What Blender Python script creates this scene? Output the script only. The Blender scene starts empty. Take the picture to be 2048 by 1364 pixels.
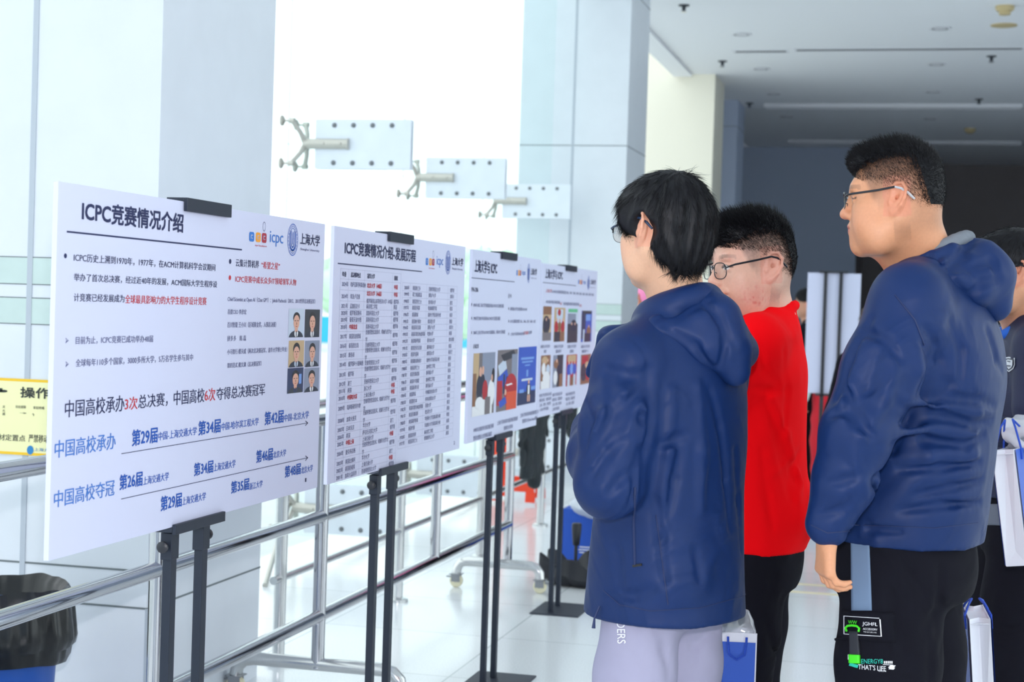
import bpy, bmesh, math, random
import numpy as np
from mathutils import Vector, Matrix

SC = bpy.context.scene
COL = SC.collection
random.seed(7)

# ------------------------------------------------------------------ camera
FPX, EYE = 3300.0, 1.42
_y, _p, _r = math.radians(14.05), math.atan(67 / 3300), 0.032
_fw = Vector((-math.sin(_y) * math.cos(_p), math.cos(_y) * math.cos(_p), -math.sin(_p)))
_r0 = Vector((math.cos(_y), math.sin(_y), 0))
_u0 = _r0.cross(_fw)
_ri = math.cos(_r) * _r0 + math.sin(_r) * _u0
_up = -math.sin(_r) * _r0 + math.cos(_r) * _u0
cam_data = bpy.data.cameras.new('camera')
cam_data.sensor_width = 36
cam_data.lens = FPX / 2048 * 36
cam_data.clip_start = 0.05
cam_data.clip_end = 400
cam_data.dof.use_dof = True
cam_data.dof.focus_distance = 3.75
cam_data.dof.aperture_fstop = 6.3
cam = bpy.data.objects.new('camera', cam_data)
COL.objects.link(cam)
cam.matrix_world = Matrix(((_ri.x, _up.x, -_fw.x, 0), (_ri.y, _up.y, -_fw.y, 0), (_ri.z, _up.z, -_fw.z, EYE), (0, 0, 0, 1)))
SC.camera = cam

# ------------------------------------------------------------------ world, light, exposure
SC.view_settings.view_transform = 'Standard'
SC.view_settings.look = 'None'
SC.view_settings.exposure = 0.0
SC.view_settings.gamma = 1.0
SC.cycles.max_bounces = 8
SC.cycles.transparent_max_bounces = 16
SC.cycles.sample_clamp_indirect = 6
world = bpy.data.worlds.new('sky')
SC.world = world
world.use_nodes = True
bg = world.node_tree.nodes['Background']
bg.inputs[0].default_value = (0.90, 0.96, 1.0, 1)
bg.inputs[1].default_value = 2.0

def light(name, kind, loc, energy, size=0.1, color=(1, 1, 1), target=None, size_y=None):
    d = bpy.data.lights.new(name, kind)
    d.energy = energy
    d.color = color
    if kind == 'AREA':
        d.size = size
        if size_y:
            d.shape = 'RECTANGLE'
            d.size_y = size_y
    else:
        d.shadow_soft_size = size
    o = bpy.data.objects.new(name, d)
    COL.objects.link(o)
    o.location = loc
    if target:
        o.rotation_euler = (Vector(target) - Vector(loc)).to_track_quat('-Z', 'Y').to_euler()
    return o

# the photographer's flash, held just above the lens
light('camera_flash', 'SPOT', (0.02, -0.02, EYE + 0.24), 225, 0.035, (1.0, 0.975, 1.0), (-1.05, 4.0, 1.30)).data.spot_size = math.radians(95)
bpy.data.lights['camera_flash'].spot_blend = 0.6

# ------------------------------------------------------------------ materials
def lin(c):
    c = c / 255
    return c / 12.92 if c <= 0.04045 else ((c + 0.055) / 1.055) ** 2.4

def rgb(r, g, b):
    return (lin(r), lin(g), lin(b), 1)

MATS = {}
def mat(name, col, rough=0.5, metal=0.0, spec=0.5, noise=0.0, nscale=20, bump=0.0, bscale=60, coat=0.0, attr=None, sheen=0.0, detail=4, sss=0.0, crease=0.0, cscale=6):
    if name in MATS:
        return MATS[name]
    m = bpy.data.materials.new(name)
    m.use_nodes = True
    nt = m.node_tree
    b = nt.nodes['Principled BSDF']
    b.inputs['Base Color'].default_value = col
    b.inputs['Roughness'].default_value = rough
    b.inputs['Metallic'].default_value = metal
    b.inputs['Specular IOR Level'].default_value = spec
    b.inputs['Coat Weight'].default_value = coat
    b.inputs['Sheen Weight'].default_value = sheen
    if sss:
        b.inputs['Subsurface Weight'].default_value = sss
        b.inputs['Subsurface Radius'].default_value = (0.012, 0.005, 0.003)
        b.inputs['Subsurface Scale'].default_value = 1.0
    src = None
    if attr:
        a = nt.nodes.new('ShaderNodeVertexColor')
        a.layer_name = attr
        src = a.outputs['Color']
    if noise or bump:
        tc = nt.nodes.new('ShaderNodeTexCoord')
    if noise:
        n = nt.nodes.new('ShaderNodeTexNoise')
        n.inputs['Scale'].default_value = nscale
        n.inputs['Detail'].default_value = detail
        nt.links.new(tc.outputs['Object'], n.inputs['Vector'])
        mr = nt.nodes.new('ShaderNodeMapRange')
        mr.inputs[1].default_value = 0.3
        mr.inputs[2].default_value = 0.7
        mr.inputs[3].default_value = 1 - noise
        mr.inputs[4].default_value = 1 + noise
        nt.links.new(n.outputs['Fac'], mr.inputs[0])
        mx = nt.nodes.new('ShaderNodeMix')
        mx.data_type = 'RGBA'
        mx.blend_type = 'MULTIPLY'
        mx.inputs[0].default_value = 1
        if src:
            nt.links.new(src, mx.inputs[6])
        else:
            mx.inputs[6].default_value = col
        nt.links.new(mr.outputs[0], mx.inputs[7])
        src = mx.outputs[2]
    if src:
        nt.links.new(src, b.inputs['Base Color'])
    if bump:
        n2 = nt.nodes.new('ShaderNodeTexNoise')
        n2.inputs['Scale'].default_value = bscale
        n2.inputs['Detail'].default_value = 3
        nt.links.new(tc.outputs['Object'], n2.inputs['Vector'])
        bm_ = nt.nodes.new('ShaderNodeBump')
        bm_.inputs['Strength'].default_value = bump
        bm_.inputs['Distance'].default_value = 0.01
        nt.links.new(n2.outputs['Fac'], bm_.inputs['Height'])
        if crease:      # soft wrinkles of the cloth
            n3 = nt.nodes.new('ShaderNodeTexNoise')
            n3.inputs['Scale'].default_value = cscale
            n3.inputs['Detail'].default_value = 2.5
            n3.inputs['Roughness'].default_value = 0.45
            n3.inputs['Distortion'].default_value = 1.2
            nt.links.new(tc.outputs['Object'], n3.inputs['Vector'])
            ab = nt.nodes.new('ShaderNodeMath')
            ab.operation = 'SUBTRACT'
            ab.inputs[1].default_value = 0.5
            nt.links.new(n3.outputs['Fac'], ab.inputs[0])
            a2 = nt.nodes.new('ShaderNodeMath')
            a2.operation = 'MULTIPLY'
            nt.links.new(ab.outputs[0], a2.inputs[0])
            nt.links.new(ab.outputs[0], a2.inputs[1])
            b2 = nt.nodes.new('ShaderNodeBump')
            b2.inputs['Strength'].default_value = 1.0
            b2.inputs['Distance'].default_value = crease * 5
            nt.links.new(a2.outputs[0], b2.inputs['Height'])
            nt.links.new(b2.outputs['Normal'], bm_.inputs['Normal'])
        nt.links.new(bm_.outputs['Normal'], b.inputs['Normal'])
    MATS[name] = m
    return m

def glass_mat(name, tint=(0.93, 0.98, 0.97, 1), refl=0.08, rough=0.02, body=0.0, body_col=(0.9, 0.95, 0.95, 1)):
    m = bpy.data.materials.new(name)
    m.use_nodes = True
    nt = m.node_tree
    nt.nodes.remove(nt.nodes['Principled BSDF'])
    out = nt.nodes['Material Output']
    tr = nt.nodes.new('ShaderNodeBsdfTransparent')
    tr.inputs[0].default_value = tint
    gl = nt.nodes.new('ShaderNodeBsdfGlossy')
    gl.inputs['Roughness'].default_value = rough
    lw = nt.nodes.new('ShaderNodeLayerWeight')
    lw.inputs[0].default_value = 0.25
    mr = nt.nodes.new('ShaderNodeMapRange')
    mr.inputs[3].default_value = refl * 0.4
    mr.inputs[4].default_value = refl * 3
    nt.links.new(lw.outputs['Fresnel'], mr.inputs[0])
    mx = nt.nodes.new('ShaderNodeMixShader')
    nt.links.new(mr.outputs[0], mx.inputs[0])
    nt.links.new(tr.outputs[0], mx.inputs[1])
    nt.links.new(gl.outputs[0], mx.inputs[2])
    last = mx
    if body:
        df = nt.nodes.new('ShaderNodeBsdfDiffuse')
        df.inputs[0].default_value = body_col
        m2 = nt.nodes.new('ShaderNodeMixShader')
        m2.inputs[0].default_value = body
        nt.links.new(mx.outputs[0], m2.inputs[1])
        nt.links.new(df.outputs[0], m2.inputs[2])
        last = m2
    nt.links.new(last.outputs[0], out.inputs[0])
    MATS[name] = m
    return m

# ------------------------------------------------------------------ mesh helpers
class MB:
    """collects shapes and links them as ONE mesh object"""
    def __init__(s):
        s.v, s.f, s.mi = [], [], []
    def add(s, v, f, k=0):
        o = len(s.v)
        s.v += [tuple(p) for p in v]
        s.f += [tuple(i + o for i in q) for q in f]
        s.mi += [k] * len(f)
        return s
    def box(s, a, b, k=0, M=None):
        x0, y0, z0 = a
        x1, y1, z1 = b
        v = [Vector(p) for p in ((x0, y0, z0), (x1, y0, z0), (x1, y1, z0), (x0, y1, z0), (x0, y0, z1), (x1, y0, z1), (x1, y1, z1), (x0, y1, z1))]
        if M:
            v = [M @ p for p in v]
        return s.add(v, [(0, 3, 2, 1), (4, 5, 6, 7), (0, 1, 5, 4), (1, 2, 6, 5), (2, 3, 7, 6), (3, 0, 4, 7)], k)
    def tube(s, pts, r, n=12, k=0, caps=True):
        pts = [Vector(p) for p in pts]
        R = r if isinstance(r, (list, tuple)) else [r] * len(pts)
        rings, nrm = [], None
        for i, p in enumerate(pts):
            t = (pts[min(i + 1, len(pts) - 1)] - pts[max(i - 1, 0)]).normalized()
            if nrm is None:
                nrm = t.cross(Vector((0, 0, 1)) if abs(t.z) < 0.9 else Vector((1, 0, 0))).normalized()
            nrm = (nrm - t * nrm.dot(t)).normalized()
            bi = t.cross(nrm)
            rings.append([p + (nrm * math.cos(2 * math.pi * j / n) + bi * math.sin(2 * math.pi * j / n)) * R[i] for j in range(n)])
        v = [q for g in rings for q in g]
        f = []
        for i in range(len(pts) - 1):
            for j in range(n):
                f.append((i * n + j, i * n + (j + 1) % n, (i + 1) * n + (j + 1) % n, (i + 1) * n + j))
        if caps:
            f.append(tuple(range(n))[::-1])
            f.append(tuple((len(pts) - 1) * n + j for j in range(n)))
        return s.add(v, f, k)
    def lathe(s, prof, c=(0, 0, 0), n=32, k=0, axis='Z'):
        v, f = [], []
        for (r, z) in prof:
            for j in range(n):
                a = 2 * math.pi * j / n
                q = (r * math.cos(a), r * math.sin(a), z)
                if axis == 'X':
                    q = (q[2], q[0], q[1])
                elif axis == 'Y':
                    q = (q[0], q[2], q[1])
                v.append((q[0] + c[0], q[1] + c[1], q[2] + c[2]))
        for i in range(len(prof) - 1):
            for j in range(n):
                f.append((i * n + j, i * n + (j + 1) % n, (i + 1) * n + (j + 1) % n, (i + 1) * n + j))
        f.append(tuple(range(n))[::-1])
        f.append(tuple((len(prof) - 1) * n + j for j in range(n)))
        return s.add(v, f, k)
    def sphere(s, c, r, n=12, k=0, sc=(1, 1, 1)):
        v, f = [], []
        m = n // 2 + 1
        for i in range(m + 1):
            th = math.pi * i / m
            for j in range(n):
                a = 2 * math.pi * j / n
                v.append((c[0] + r * sc[0] * math.sin(th) * math.cos(a), c[1] + r * sc[1] * math.sin(th) * math.sin(a), c[2] + r * sc[2] * math.cos(th)))
        for i in range(m):
            for j in range(n):
                f.append((i * n + j, (i + 1) * n + j, (i + 1) * n + (j + 1) % n, i * n + (j + 1) % n))
        return s.add(v, f, k)
    def poly(s, pts, k=0):
        return s.add(pts, [tuple(range(len(pts)))], k)
    def build(s, name, m, parent=None, smooth=False, bevel=0, kind=None, loc=None):
        me = bpy.data.meshes.new(name)
        me.from_pydata(s.v, [], s.f)
        for q in (m if isinstance(m, (list, tuple)) else [m]):
            me.materials.append(q)
        me.polygons.foreach_set('material_index', s.mi)
        if smooth:
            me.polygons.foreach_set('use_smooth', [True] * len(s.f))
        me.update()
        bmm = bmesh.new()
        bmm.from_mesh(me)
        bmesh.ops.recalc_face_normals(bmm, faces=bmm.faces)
        if smooth:
            for e in bmm.edges:
                if len(e.link_faces) == 2 and e.calc_face_angle(0) > 0.7:
                    e.smooth = False
        bmm.to_mesh(me)
        bmm.free()
        o = bpy.data.objects.new(name, me)
        COL.objects.link(o)
        if parent is not None:
            o.parent = parent
            o.matrix_parent_inverse = Matrix.Translation(-parent.location)
        if bevel:
            bv = o.modifiers.new('soft_edges', 'BEVEL')
            bv.width = bevel
            bv.segments = 2
            bv.limit_method = 'ANGLE'
        if kind:
            o['kind'] = kind
        return o

def empty(name, loc, label, cat, group=None):
    o = bpy.data.objects.new(name, None)
    COL.objects.link(o)
    o.location = loc
    o.empty_display_size = 0.1
    o['label'] = label
    o['category'] = cat
    if group:
        o['group'] = group
    return o

def tag(o, label, cat, group=None, kind=None):
    o['label'] = label
    o['category'] = cat
    if group:
        o['group'] = group
    if kind:
        o['kind'] = kind
    return o

def text_mesh(s):
    c = bpy.data.curves.new('lettering', 'FONT')
    c.body = s
    c.resolution_u = 3
    o = bpy.data.objects.new('lettering', c)
    COL.objects.link(o)
    me = bpy.data.meshes.new_from_object(o.evaluated_get(bpy.context.evaluated_depsgraph_get()))
    bpy.data.objects.remove(o)
    bpy.data.curves.remove(c)
    v = np.empty(len(me.vertices) * 3)
    me.vertices.foreach_get('co', v)
    v = v.reshape(-1, 3)
    f = [tuple(p.vertices) for p in me.polygons]
    bpy.data.meshes.remove(me)
    return v, f

TEXT_CACHE = {}
def fit_text(mb, s, box, place, k=0, bold=0.0, lift=(0, 0, 0)):
    """writes s into box (a0, a1, b0, b1) of a surface; place(a, b) gives the point in the room"""
    if s not in TEXT_CACHE:
        TEXT_CACHE[s] = text_mesh(s)
    v, f = TEXT_CACHE[s]
    if not len(v):
        return
    lo, hi = v.min(0), v.max(0)
    a0, a1, b0, b1 = box
    sx = (a1 - a0) / max(hi[0] - lo[0], 1e-6)
    sy = (b1 - b0) / max(hi[1] - lo[1], 1e-6)
    d = bold * sy
    lift = Vector(lift)
    for j, (dx, dy) in enumerate(((-d, -d), (d, d), (-d, d), (d, -d)) if bold > 0.01 else ((-d, 0), (d, 0))):      # strokes thickened by overprinting
        mb.add([Vector(place(a0 + (p[0] - lo[0]) * sx + dx, b0 + (p[1] - lo[1]) * sy + dy)) + lift * j for p in v], f, k)
BOARD_TEXT = {
 1: [
  ('ICPC竞赛情况介绍', 2.7319, 3.1532, 1.5534, 1.5915, 'D', 1),
  ('ICPC历史上溯到1970年，1977年，在ACM计算机科学会议期间', 2.706, 3.3191, 1.4778, 1.4932, 'D', 0),
  ('举办了首次总决赛，经过近40年的发展，ACM国际大学生程序设', 2.708, 3.3307, 1.4423, 1.4569, 'D', 0),
  ('计竞赛已经发展成为', 2.7099, 2.9045, 1.4057, 1.4205, 'D', 0),
  ('全球最具影响力的大学生程序设计竞赛', 2.9076, 3.2788, 1.404, 1.4209, 'R', 0),
  ('➢', 2.684, 2.6955, 1.3299, 1.3397, 'G', 0),
  ('➢', 2.6863, 2.6978, 1.2868, 1.2974, 'G', 0),
  ('目前为止，ICPC竞赛已成功举办48届', 2.721, 3.0306, 1.3273, 1.3417, 'G', 0),
  ('全球每年110多个国家，3000多所大学，5万名学生参与其中', 2.7232, 3.2193, 1.286, 1.3005, 'G', 0),
  ('云集计算机界', 3.4278, 3.5598, 1.4918, 1.5092, 'D', 0),
  ('“希望之星”', 3.5746, 3.6866, 1.4918, 1.5087, 'R', 0),
  ('ICPC竞赛中成长众多IT领域领军人物', 3.4279, 3.7952, 1.4565, 1.4725, 'R', 0),
  ('Chief Scientist at Open AI（Chat GPT）：Jakub Pachocki（2012、2013世界总决赛冠军）', 3.3896, 3.9291, 1.4115, 1.4251, 'G', 0),
  ('百度CEO 李彦宏', 3.3916, 3.4948, 1.3848, 1.3965, 'G', 0),
  ('百川智能 王小川（区域赛金奖，入围总决赛）', 3.392, 3.6742, 1.355, 1.368, 'G', 0),
  ('拼多多    陈 磊', 3.3933, 3.4974, 1.325, 1.3374, 'G', 0),
  ('小马智行 楼天成（两次总决赛冠军，清华大学博士毕业）', 3.3954, 3.7486, 1.2951, 1.3075, 'G', 0),
  ('第四范式 戴文渊（总决赛冠军）', 3.3975, 3.5916, 1.2651, 1.2768, 'G', 0),
  ('中国高校承办', 2.6889, 2.9162, 1.1951, 1.2269, 'D', 0),
  ('3次', 2.9181, 2.9715, 1.1962, 1.2219, 'R', 0),
  ('总决赛，', 2.9745, 3.1042, 1.1961, 1.2243, 'D', 0),
  ('中国高校', 3.1327, 3.2811, 1.1954, 1.2258, 'D', 0),
  ('6次', 3.2834, 3.3378, 1.1958, 1.2244, 'R', 0),
  ('夺得总决赛冠军', 3.3439, 3.6164, 1.1962, 1.2236, 'D', 0),
  ('中国高校承办', 2.6564, 2.8845, 1.1243, 1.1564, 'S', 0),
  ('第29届', 2.952, 3.062, 1.1245, 1.1562, 'U', 1),
  ('中国-上海交通大学', 3.0668, 3.2477, 1.1273, 1.1447, 'U', 0),
  ('第34届', 3.2562, 3.3696, 1.1249, 1.1555, 'U', 1),
  ('中国-哈尔滨工程大学', 3.3761, 3.584, 1.1275, 1.1451, 'U', 0),
  ('第42届', 3.6207, 3.7375, 1.1245, 1.1557, 'U', 1),
  ('中国-北京大学', 3.7427, 3.9072, 1.1252, 1.1438, 'U', 0),
  ('中国高校夺冠', 2.6585, 2.8848, 1.0353, 1.0662, 'S', 0),
  ('第26届', 2.9052, 3.0006, 1.0427, 1.0721, 'U', 1),
  ('上海交通大学', 3.0048, 3.1189, 1.0425, 1.0595, 'U', 0),
  ('第34届', 3.2401, 3.3369, 1.039, 1.0667, 'U', 1),
  ('上海交通大学', 3.341, 3.4572, 1.0398, 1.0576, 'U', 0),
  ('第46届', 3.5771, 3.6766, 1.0389, 1.0682, 'U', 1),
  ('北京大学', 3.6805, 3.7606, 1.0412, 1.0581, 'U', 0),
  ('第29届', 3.086, 3.183, 0.9815, 1.0116, 'U', 1),
  ('上海交通大学', 3.1869, 3.3032, 0.9822, 0.9996, 'U', 0),
  ('第35届', 3.4375, 3.5384, 0.9816, 1.0089, 'U', 1),
  ('浙江大学', 3.5415, 3.6187, 0.9795, 0.9956, 'U', 0),
  ('第48届', 3.7576, 3.8615, 0.988, 1.0164, 'U', 1),
  ('北京大学', 3.867, 3.9462, 0.9875, 1.0048, 'U', 0),
  ('1', 3.8952, 3.9033, 0.9646, 0.9743, 'D', 0),
  ('icpc', 3.621, 3.7029, 1.5462, 1.5815, 'S', 0),
  ('上海大学', 3.8139, 3.9475, 1.5594, 1.587, 'D', 1),
  ('Shanghai University', 3.816, 3.9476, 1.5432, 1.5504, 'G', 0),
  ('icpc foundation', 3.5343, 3.6021, 1.541, 1.5464, 'R', 0),
 ],
 2: [
  ('ICPC竞赛情况介绍-发展历程', 4.1362, 4.7621, 1.5472, 1.5837, 'D', 1),
  ('icpc', 4.9821, 5.0545, 1.5382, 1.5739, 'S', 0),
  ('上海大学', 5.1544, 5.2879, 1.5516, 1.5772, 'D', 1),
  ('Shanghai University', 5.1583, 5.2847, 1.5356, 1.5437, 'G', 0),
  ('icpc foundation', 4.9024, 4.9619, 1.5311, 1.5363, 'R', 0),
  ('年份', 4.1216, 4.1528, 1.4875, 1.5012, 'D', 1),
  ('总决赛地点', 4.1895, 4.2675, 1.4875, 1.5012, 'D', 1),
  ('冠军大学', 4.3235, 4.3859, 1.4875, 1.5012, 'D', 1),
  ('国家', 4.5627, 4.5939, 1.4875, 1.5012, 'D', 1),
  ('2024年', 4.1216, 4.1715, 1.4614, 1.4751, 'G', 0),
  ('哈萨克斯坦阿斯塔纳', 4.1895, 4.3115, 1.4614, 1.4751, 'G', 0),
  ('北京大学（48届）', 4.3235, 4.4498, 1.4614, 1.4751, 'R', 1),
  ('中国', 4.5627, 4.5939, 1.4614, 1.4751, 'R', 1),
  ('2024年', 4.1216, 4.1715, 1.4292, 1.4429, 'G', 0),
  ('埃及卢克索', 4.1895, 4.2675, 1.4292, 1.4429, 'G', 0),
  ('北京大学（46届）', 4.3235, 4.4498, 1.4397, 1.4534, 'R', 1),
  ('俄罗斯国立高等经济大学（47届）', 4.3235, 4.5507, 1.4187, 1.4324, 'G', 0),
  ('中国', 4.5627, 4.5939, 1.4397, 1.4534, 'R', 1),
  ('俄罗斯', 4.5627, 4.6095, 1.4187, 1.4324, 'G', 0),
  ('2021年', 4.1216, 4.1715, 1.4033, 1.417, 'G', 0),
  ('孟加拉达卡', 4.1895, 4.2675, 1.4033, 1.417, 'G', 0),
  ('麻省理工学院', 4.3235, 4.4171, 1.4033, 1.417, 'G', 0),
  ('美国', 4.5627, 4.5939, 1.4033, 1.417, 'G', 0),
  ('2020年', 4.1216, 4.1715, 1.3847, 1.3984, 'G', 0),
  ('俄罗斯莫斯科', 4.1895, 4.2831, 1.3847, 1.3984, 'G', 0),
  ('莫斯科国立大学', 4.3235, 4.4327, 1.3847, 1.3984, 'G', 0),
  ('俄罗斯', 4.5627, 4.6095, 1.3847, 1.3984, 'G', 0),
  ('2019年', 4.1216, 4.1715, 1.3666, 1.3803, 'G', 0),
  ('葡萄牙波尔图', 4.1895, 4.2831, 1.3666, 1.3803, 'G', 0),
  ('莫斯科国立大学', 4.3235, 4.4327, 1.3666, 1.3803, 'G', 0),
  ('俄罗斯', 4.5627, 4.6095, 1.3666, 1.3803, 'G', 0),
  ('2018年', 4.1216, 4.1715, 1.3474, 1.3611, 'G', 0),
  ('中国北京', 4.1895, 4.2519, 1.3474, 1.3611, 'R', 1),
  ('莫斯科国立大学', 4.3235, 4.4327, 1.3474, 1.3611, 'G', 0),
  ('俄罗斯', 4.5627, 4.6095, 1.3474, 1.3611, 'G', 0),
  ('2017年', 4.1216, 4.1715, 1.3219, 1.3356, 'G', 0),
  ('美国拉皮德城', 4.1895, 4.2831, 1.3219, 1.3356, 'G', 0),
  ('圣彼得堡信息技术、机械与光学大', 4.3235, 4.5507, 1.3324, 1.3461, 'G', 0),
  ('学', 4.3235, 4.3391, 1.3114, 1.3251, 'G', 0),
  ('俄罗斯', 4.5627, 4.6095, 1.3219, 1.3356, 'G', 0),
  ('2016年', 4.1216, 4.1715, 1.2968, 1.3105, 'G', 0),
  ('泰国普吉岛', 4.1895, 4.2675, 1.2968, 1.3105, 'G', 0),
  ('圣彼得堡国立大学', 4.3235, 4.4483, 1.2968, 1.3105, 'G', 0),
  ('俄罗斯', 4.5627, 4.6095, 1.2968, 1.3105, 'G', 0),
  ('2015年', 4.1216, 4.1715, 1.2717, 1.2854, 'G', 0),
  ('摩洛哥', 4.1895, 4.2363, 1.2717, 1.2854, 'G', 0),
  ('圣彼得堡信息技术、机械与光学大', 4.3235, 4.5507, 1.2822, 1.2959, 'G', 0),
  ('学', 4.3235, 4.3391, 1.2612, 1.2749, 'G', 0),
  ('俄罗斯', 4.5627, 4.6095, 1.2717, 1.2854, 'G', 0),
  ('2014年', 4.1216, 4.1715, 1.2471, 1.2608, 'G', 0),
  ('俄罗斯叶卡捷琳堡', 4.1895, 4.3115, 1.2471, 1.2608, 'G', 0),
  ('圣彼得堡国立大学', 4.3235, 4.4483, 1.2471, 1.2608, 'G', 0),
  ('俄罗斯', 4.5627, 4.6095, 1.2471, 1.2608, 'G', 0),
  ('2013年', 4.1216, 4.1715, 1.2201, 1.2338, 'G', 0),
  ('俄罗斯', 4.1895, 4.2363, 1.2201, 1.2338, 'G', 0),
  ('圣彼得堡信息技术、机械与光学大', 4.3235, 4.5507, 1.2306, 1.2443, 'G', 0),
  ('学', 4.3235, 4.3391, 1.2096, 1.2233, 'G', 0),
  ('俄罗斯', 4.5627, 4.6095, 1.2201, 1.2338, 'G', 0),
  ('2012年', 4.1216, 4.1715, 1.1953, 1.209, 'G', 0),
  ('波兰', 4.1895, 4.2207, 1.1953, 1.209, 'G', 0),
  ('圣彼得堡国立大学', 4.3235, 4.4483, 1.1953, 1.209, 'G', 0),
  ('俄罗斯', 4.5627, 4.6095, 1.1953, 1.209, 'G', 0),
  ('2011年', 4.1216, 4.1715, 1.1762, 1.1899, 'G', 0),
  ('美国', 4.1895, 4.2207, 1.1762, 1.1899, 'G', 0),
  ('浙江大学', 4.3235, 4.3859, 1.1762, 1.1899, 'G', 0),
  ('中国', 4.5627, 4.5939, 1.1762, 1.1899, 'R', 1),
  ('2010年', 4.1216, 4.1715, 1.1574, 1.1711, 'G', 0),
  ('中国哈尔滨', 4.1895, 4.2675, 1.1574, 1.1711, 'R', 1),
  ('上海交通大学', 4.3235, 4.4171, 1.1574, 1.1711, 'G', 0),
  ('中国', 4.5627, 4.5939, 1.1574, 1.1711, 'R', 1),
  ('2009年', 4.1216, 4.1715, 1.1306, 1.1443, 'G', 0),
  ('瑞典斯德哥尔摩', 4.1895, 4.2987, 1.1306, 1.1443, 'G', 0),
  ('圣彼得堡信息技术、机械与光学大', 4.3235, 4.5507, 1.1411, 1.1548, 'G', 0),
  ('学', 4.3235, 4.3391, 1.1201, 1.1338, 'G', 0),
  ('俄罗斯', 4.5627, 4.6095, 1.1306, 1.1443, 'G', 0),
  ('2008年', 4.1216, 4.1715, 1.0983, 1.112, 'G', 0),
  ('加拿大班芙', 4.1895, 4.2675, 1.0983, 1.112, 'G', 0),
  ('圣彼得堡信息技术、机械与光学大', 4.3235, 4.5507, 1.1088, 1.1225, 'G', 0),
  ('学', 4.3235, 4.3391, 1.0878, 1.1015, 'G', 0),
  ('俄罗斯', 4.5627, 4.6095, 1.0983, 1.112, 'G', 0),
  ('2007年', 4.1216, 4.1715, 1.0737, 1.0874, 'G', 0),
  ('日本东京', 4.1895, 4.2519, 1.0737, 1.0874, 'G', 0),
  ('华沙大学', 4.3235, 4.3859, 1.0737, 1.0874, 'G', 0),
  ('波兰', 4.5627, 4.5939, 1.0737, 1.0874, 'G', 0),
  ('2006年', 4.1216, 4.1715, 1.054, 1.0677, 'G', 0),
  ('美国', 4.1895, 4.2207, 1.054, 1.0677, 'G', 0),
  ('萨拉托夫国立大学', 4.3235, 4.4483, 1.054, 1.0677, 'G', 0),
  ('俄罗斯', 4.5627, 4.6095, 1.054, 1.0677, 'G', 0),
  ('2005年', 4.1216, 4.1715, 1.0354, 1.0491, 'G', 0),
  ('中国上海', 4.1895, 4.2519, 1.0354, 1.0491, 'R', 1),
  ('上海交通大学', 4.3235, 4.4171, 1.0354, 1.0491, 'G', 0),
  ('中国', 4.5627, 4.5939, 1.0354, 1.0491, 'R', 1),
  ('2004年', 4.1216, 4.1715, 1.0097, 1.0234, 'G', 0),
  ('捷克布拉格', 4.1895, 4.2675, 1.0097, 1.0234, 'G', 0),
  ('圣彼得堡信息技术、机械与光学大', 4.3235, 4.5507, 1.0202, 1.0339, 'G', 0),
  ('学', 4.3235, 4.3391, 0.9992, 1.0129, 'G', 0),
  ('俄罗斯', 4.5627, 4.6095, 1.0097, 1.0234, 'G', 0),
  ('2003年', 4.1216, 4.1715, 0.9842, 0.9979, 'G', 0),
  ('美国比佛利', 4.1895, 4.2675, 0.9842, 0.9979, 'G', 0),
  ('华沙大学', 4.3235, 4.3859, 0.9842, 0.9979, 'G', 0),
  ('波兰', 4.5627, 4.5939, 0.9842, 0.9979, 'G', 0),
  ('2002年', 4.1216, 4.1715, 0.965, 0.9787, 'G', 0),
  ('美国夏威夷', 4.1895, 4.2675, 0.965, 0.9787, 'G', 0),
  ('上海交通大学', 4.3235, 4.4171, 0.965, 0.9787, 'G', 0),
  ('中国', 4.5627, 4.5939, 0.965, 0.9787, 'R', 1),
  ('2001年', 4.1216, 4.1715, 0.9464, 0.9601, 'G', 0),
  ('加拿大温哥华', 4.1895, 4.2831, 0.9464, 0.9601, 'G', 0),
  ('圣彼得堡国立大学', 4.3235, 4.4483, 0.9464, 0.9601, 'G', 0),
  ('俄罗斯', 4.5627, 4.6095, 0.9464, 0.9601, 'G', 0),
  ('2000年', 4.659, 4.7089, 1.4623, 1.476, 'G', 0),
  ('美国奥兰多', 4.7414, 4.8194, 1.4623, 1.476, 'G', 0),
  ('圣彼得堡国立大学', 4.9061, 5.0309, 1.4623, 1.476, 'G', 0),
  ('俄罗斯', 5.1452, 5.192, 1.4623, 1.476, 'G', 0),
  ('1999年', 4.659, 4.7089, 1.4429, 1.4566, 'G', 0),
  ('荷兰埃因霍温', 4.7414, 4.835, 1.4429, 1.4566, 'G', 0),
  ('滑铁卢大学', 4.9061, 4.9841, 1.4429, 1.4566, 'G', 0),
  ('加拿大', 5.1452, 5.192, 1.4429, 1.4566, 'G', 0),
  ('1998年', 4.659, 4.7089, 1.4218, 1.4355, 'G', 0),
  ('美国亚特兰大', 4.7414, 4.835, 1.4218, 1.4355, 'G', 0),
  ('查尔斯大学', 4.9061, 4.9841, 1.4218, 1.4355, 'G', 0),
  ('捷克', 5.1452, 5.1764, 1.4218, 1.4355, 'G', 0),
  ('1997年', 4.659, 4.7089, 1.4028, 1.4165, 'G', 0),
  ('美国圣何塞', 4.7414, 4.8194, 1.4028, 1.4165, 'G', 0),
  ('哈维姆德学院', 4.9061, 4.9997, 1.4028, 1.4165, 'G', 0),
  ('美国', 5.1452, 5.1764, 1.4028, 1.4165, 'G', 0),
  ('1996年', 4.659, 4.7089, 1.3822, 1.3959, 'G', 0),
  ('美国费城', 4.7414, 4.8038, 1.3822, 1.3959, 'G', 0),
  ('加州大学伯克利分校', 4.9061, 5.0465, 1.3822, 1.3959, 'G', 0),
  ('美国', 5.1452, 5.1764, 1.3822, 1.3959, 'G', 0),
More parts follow.
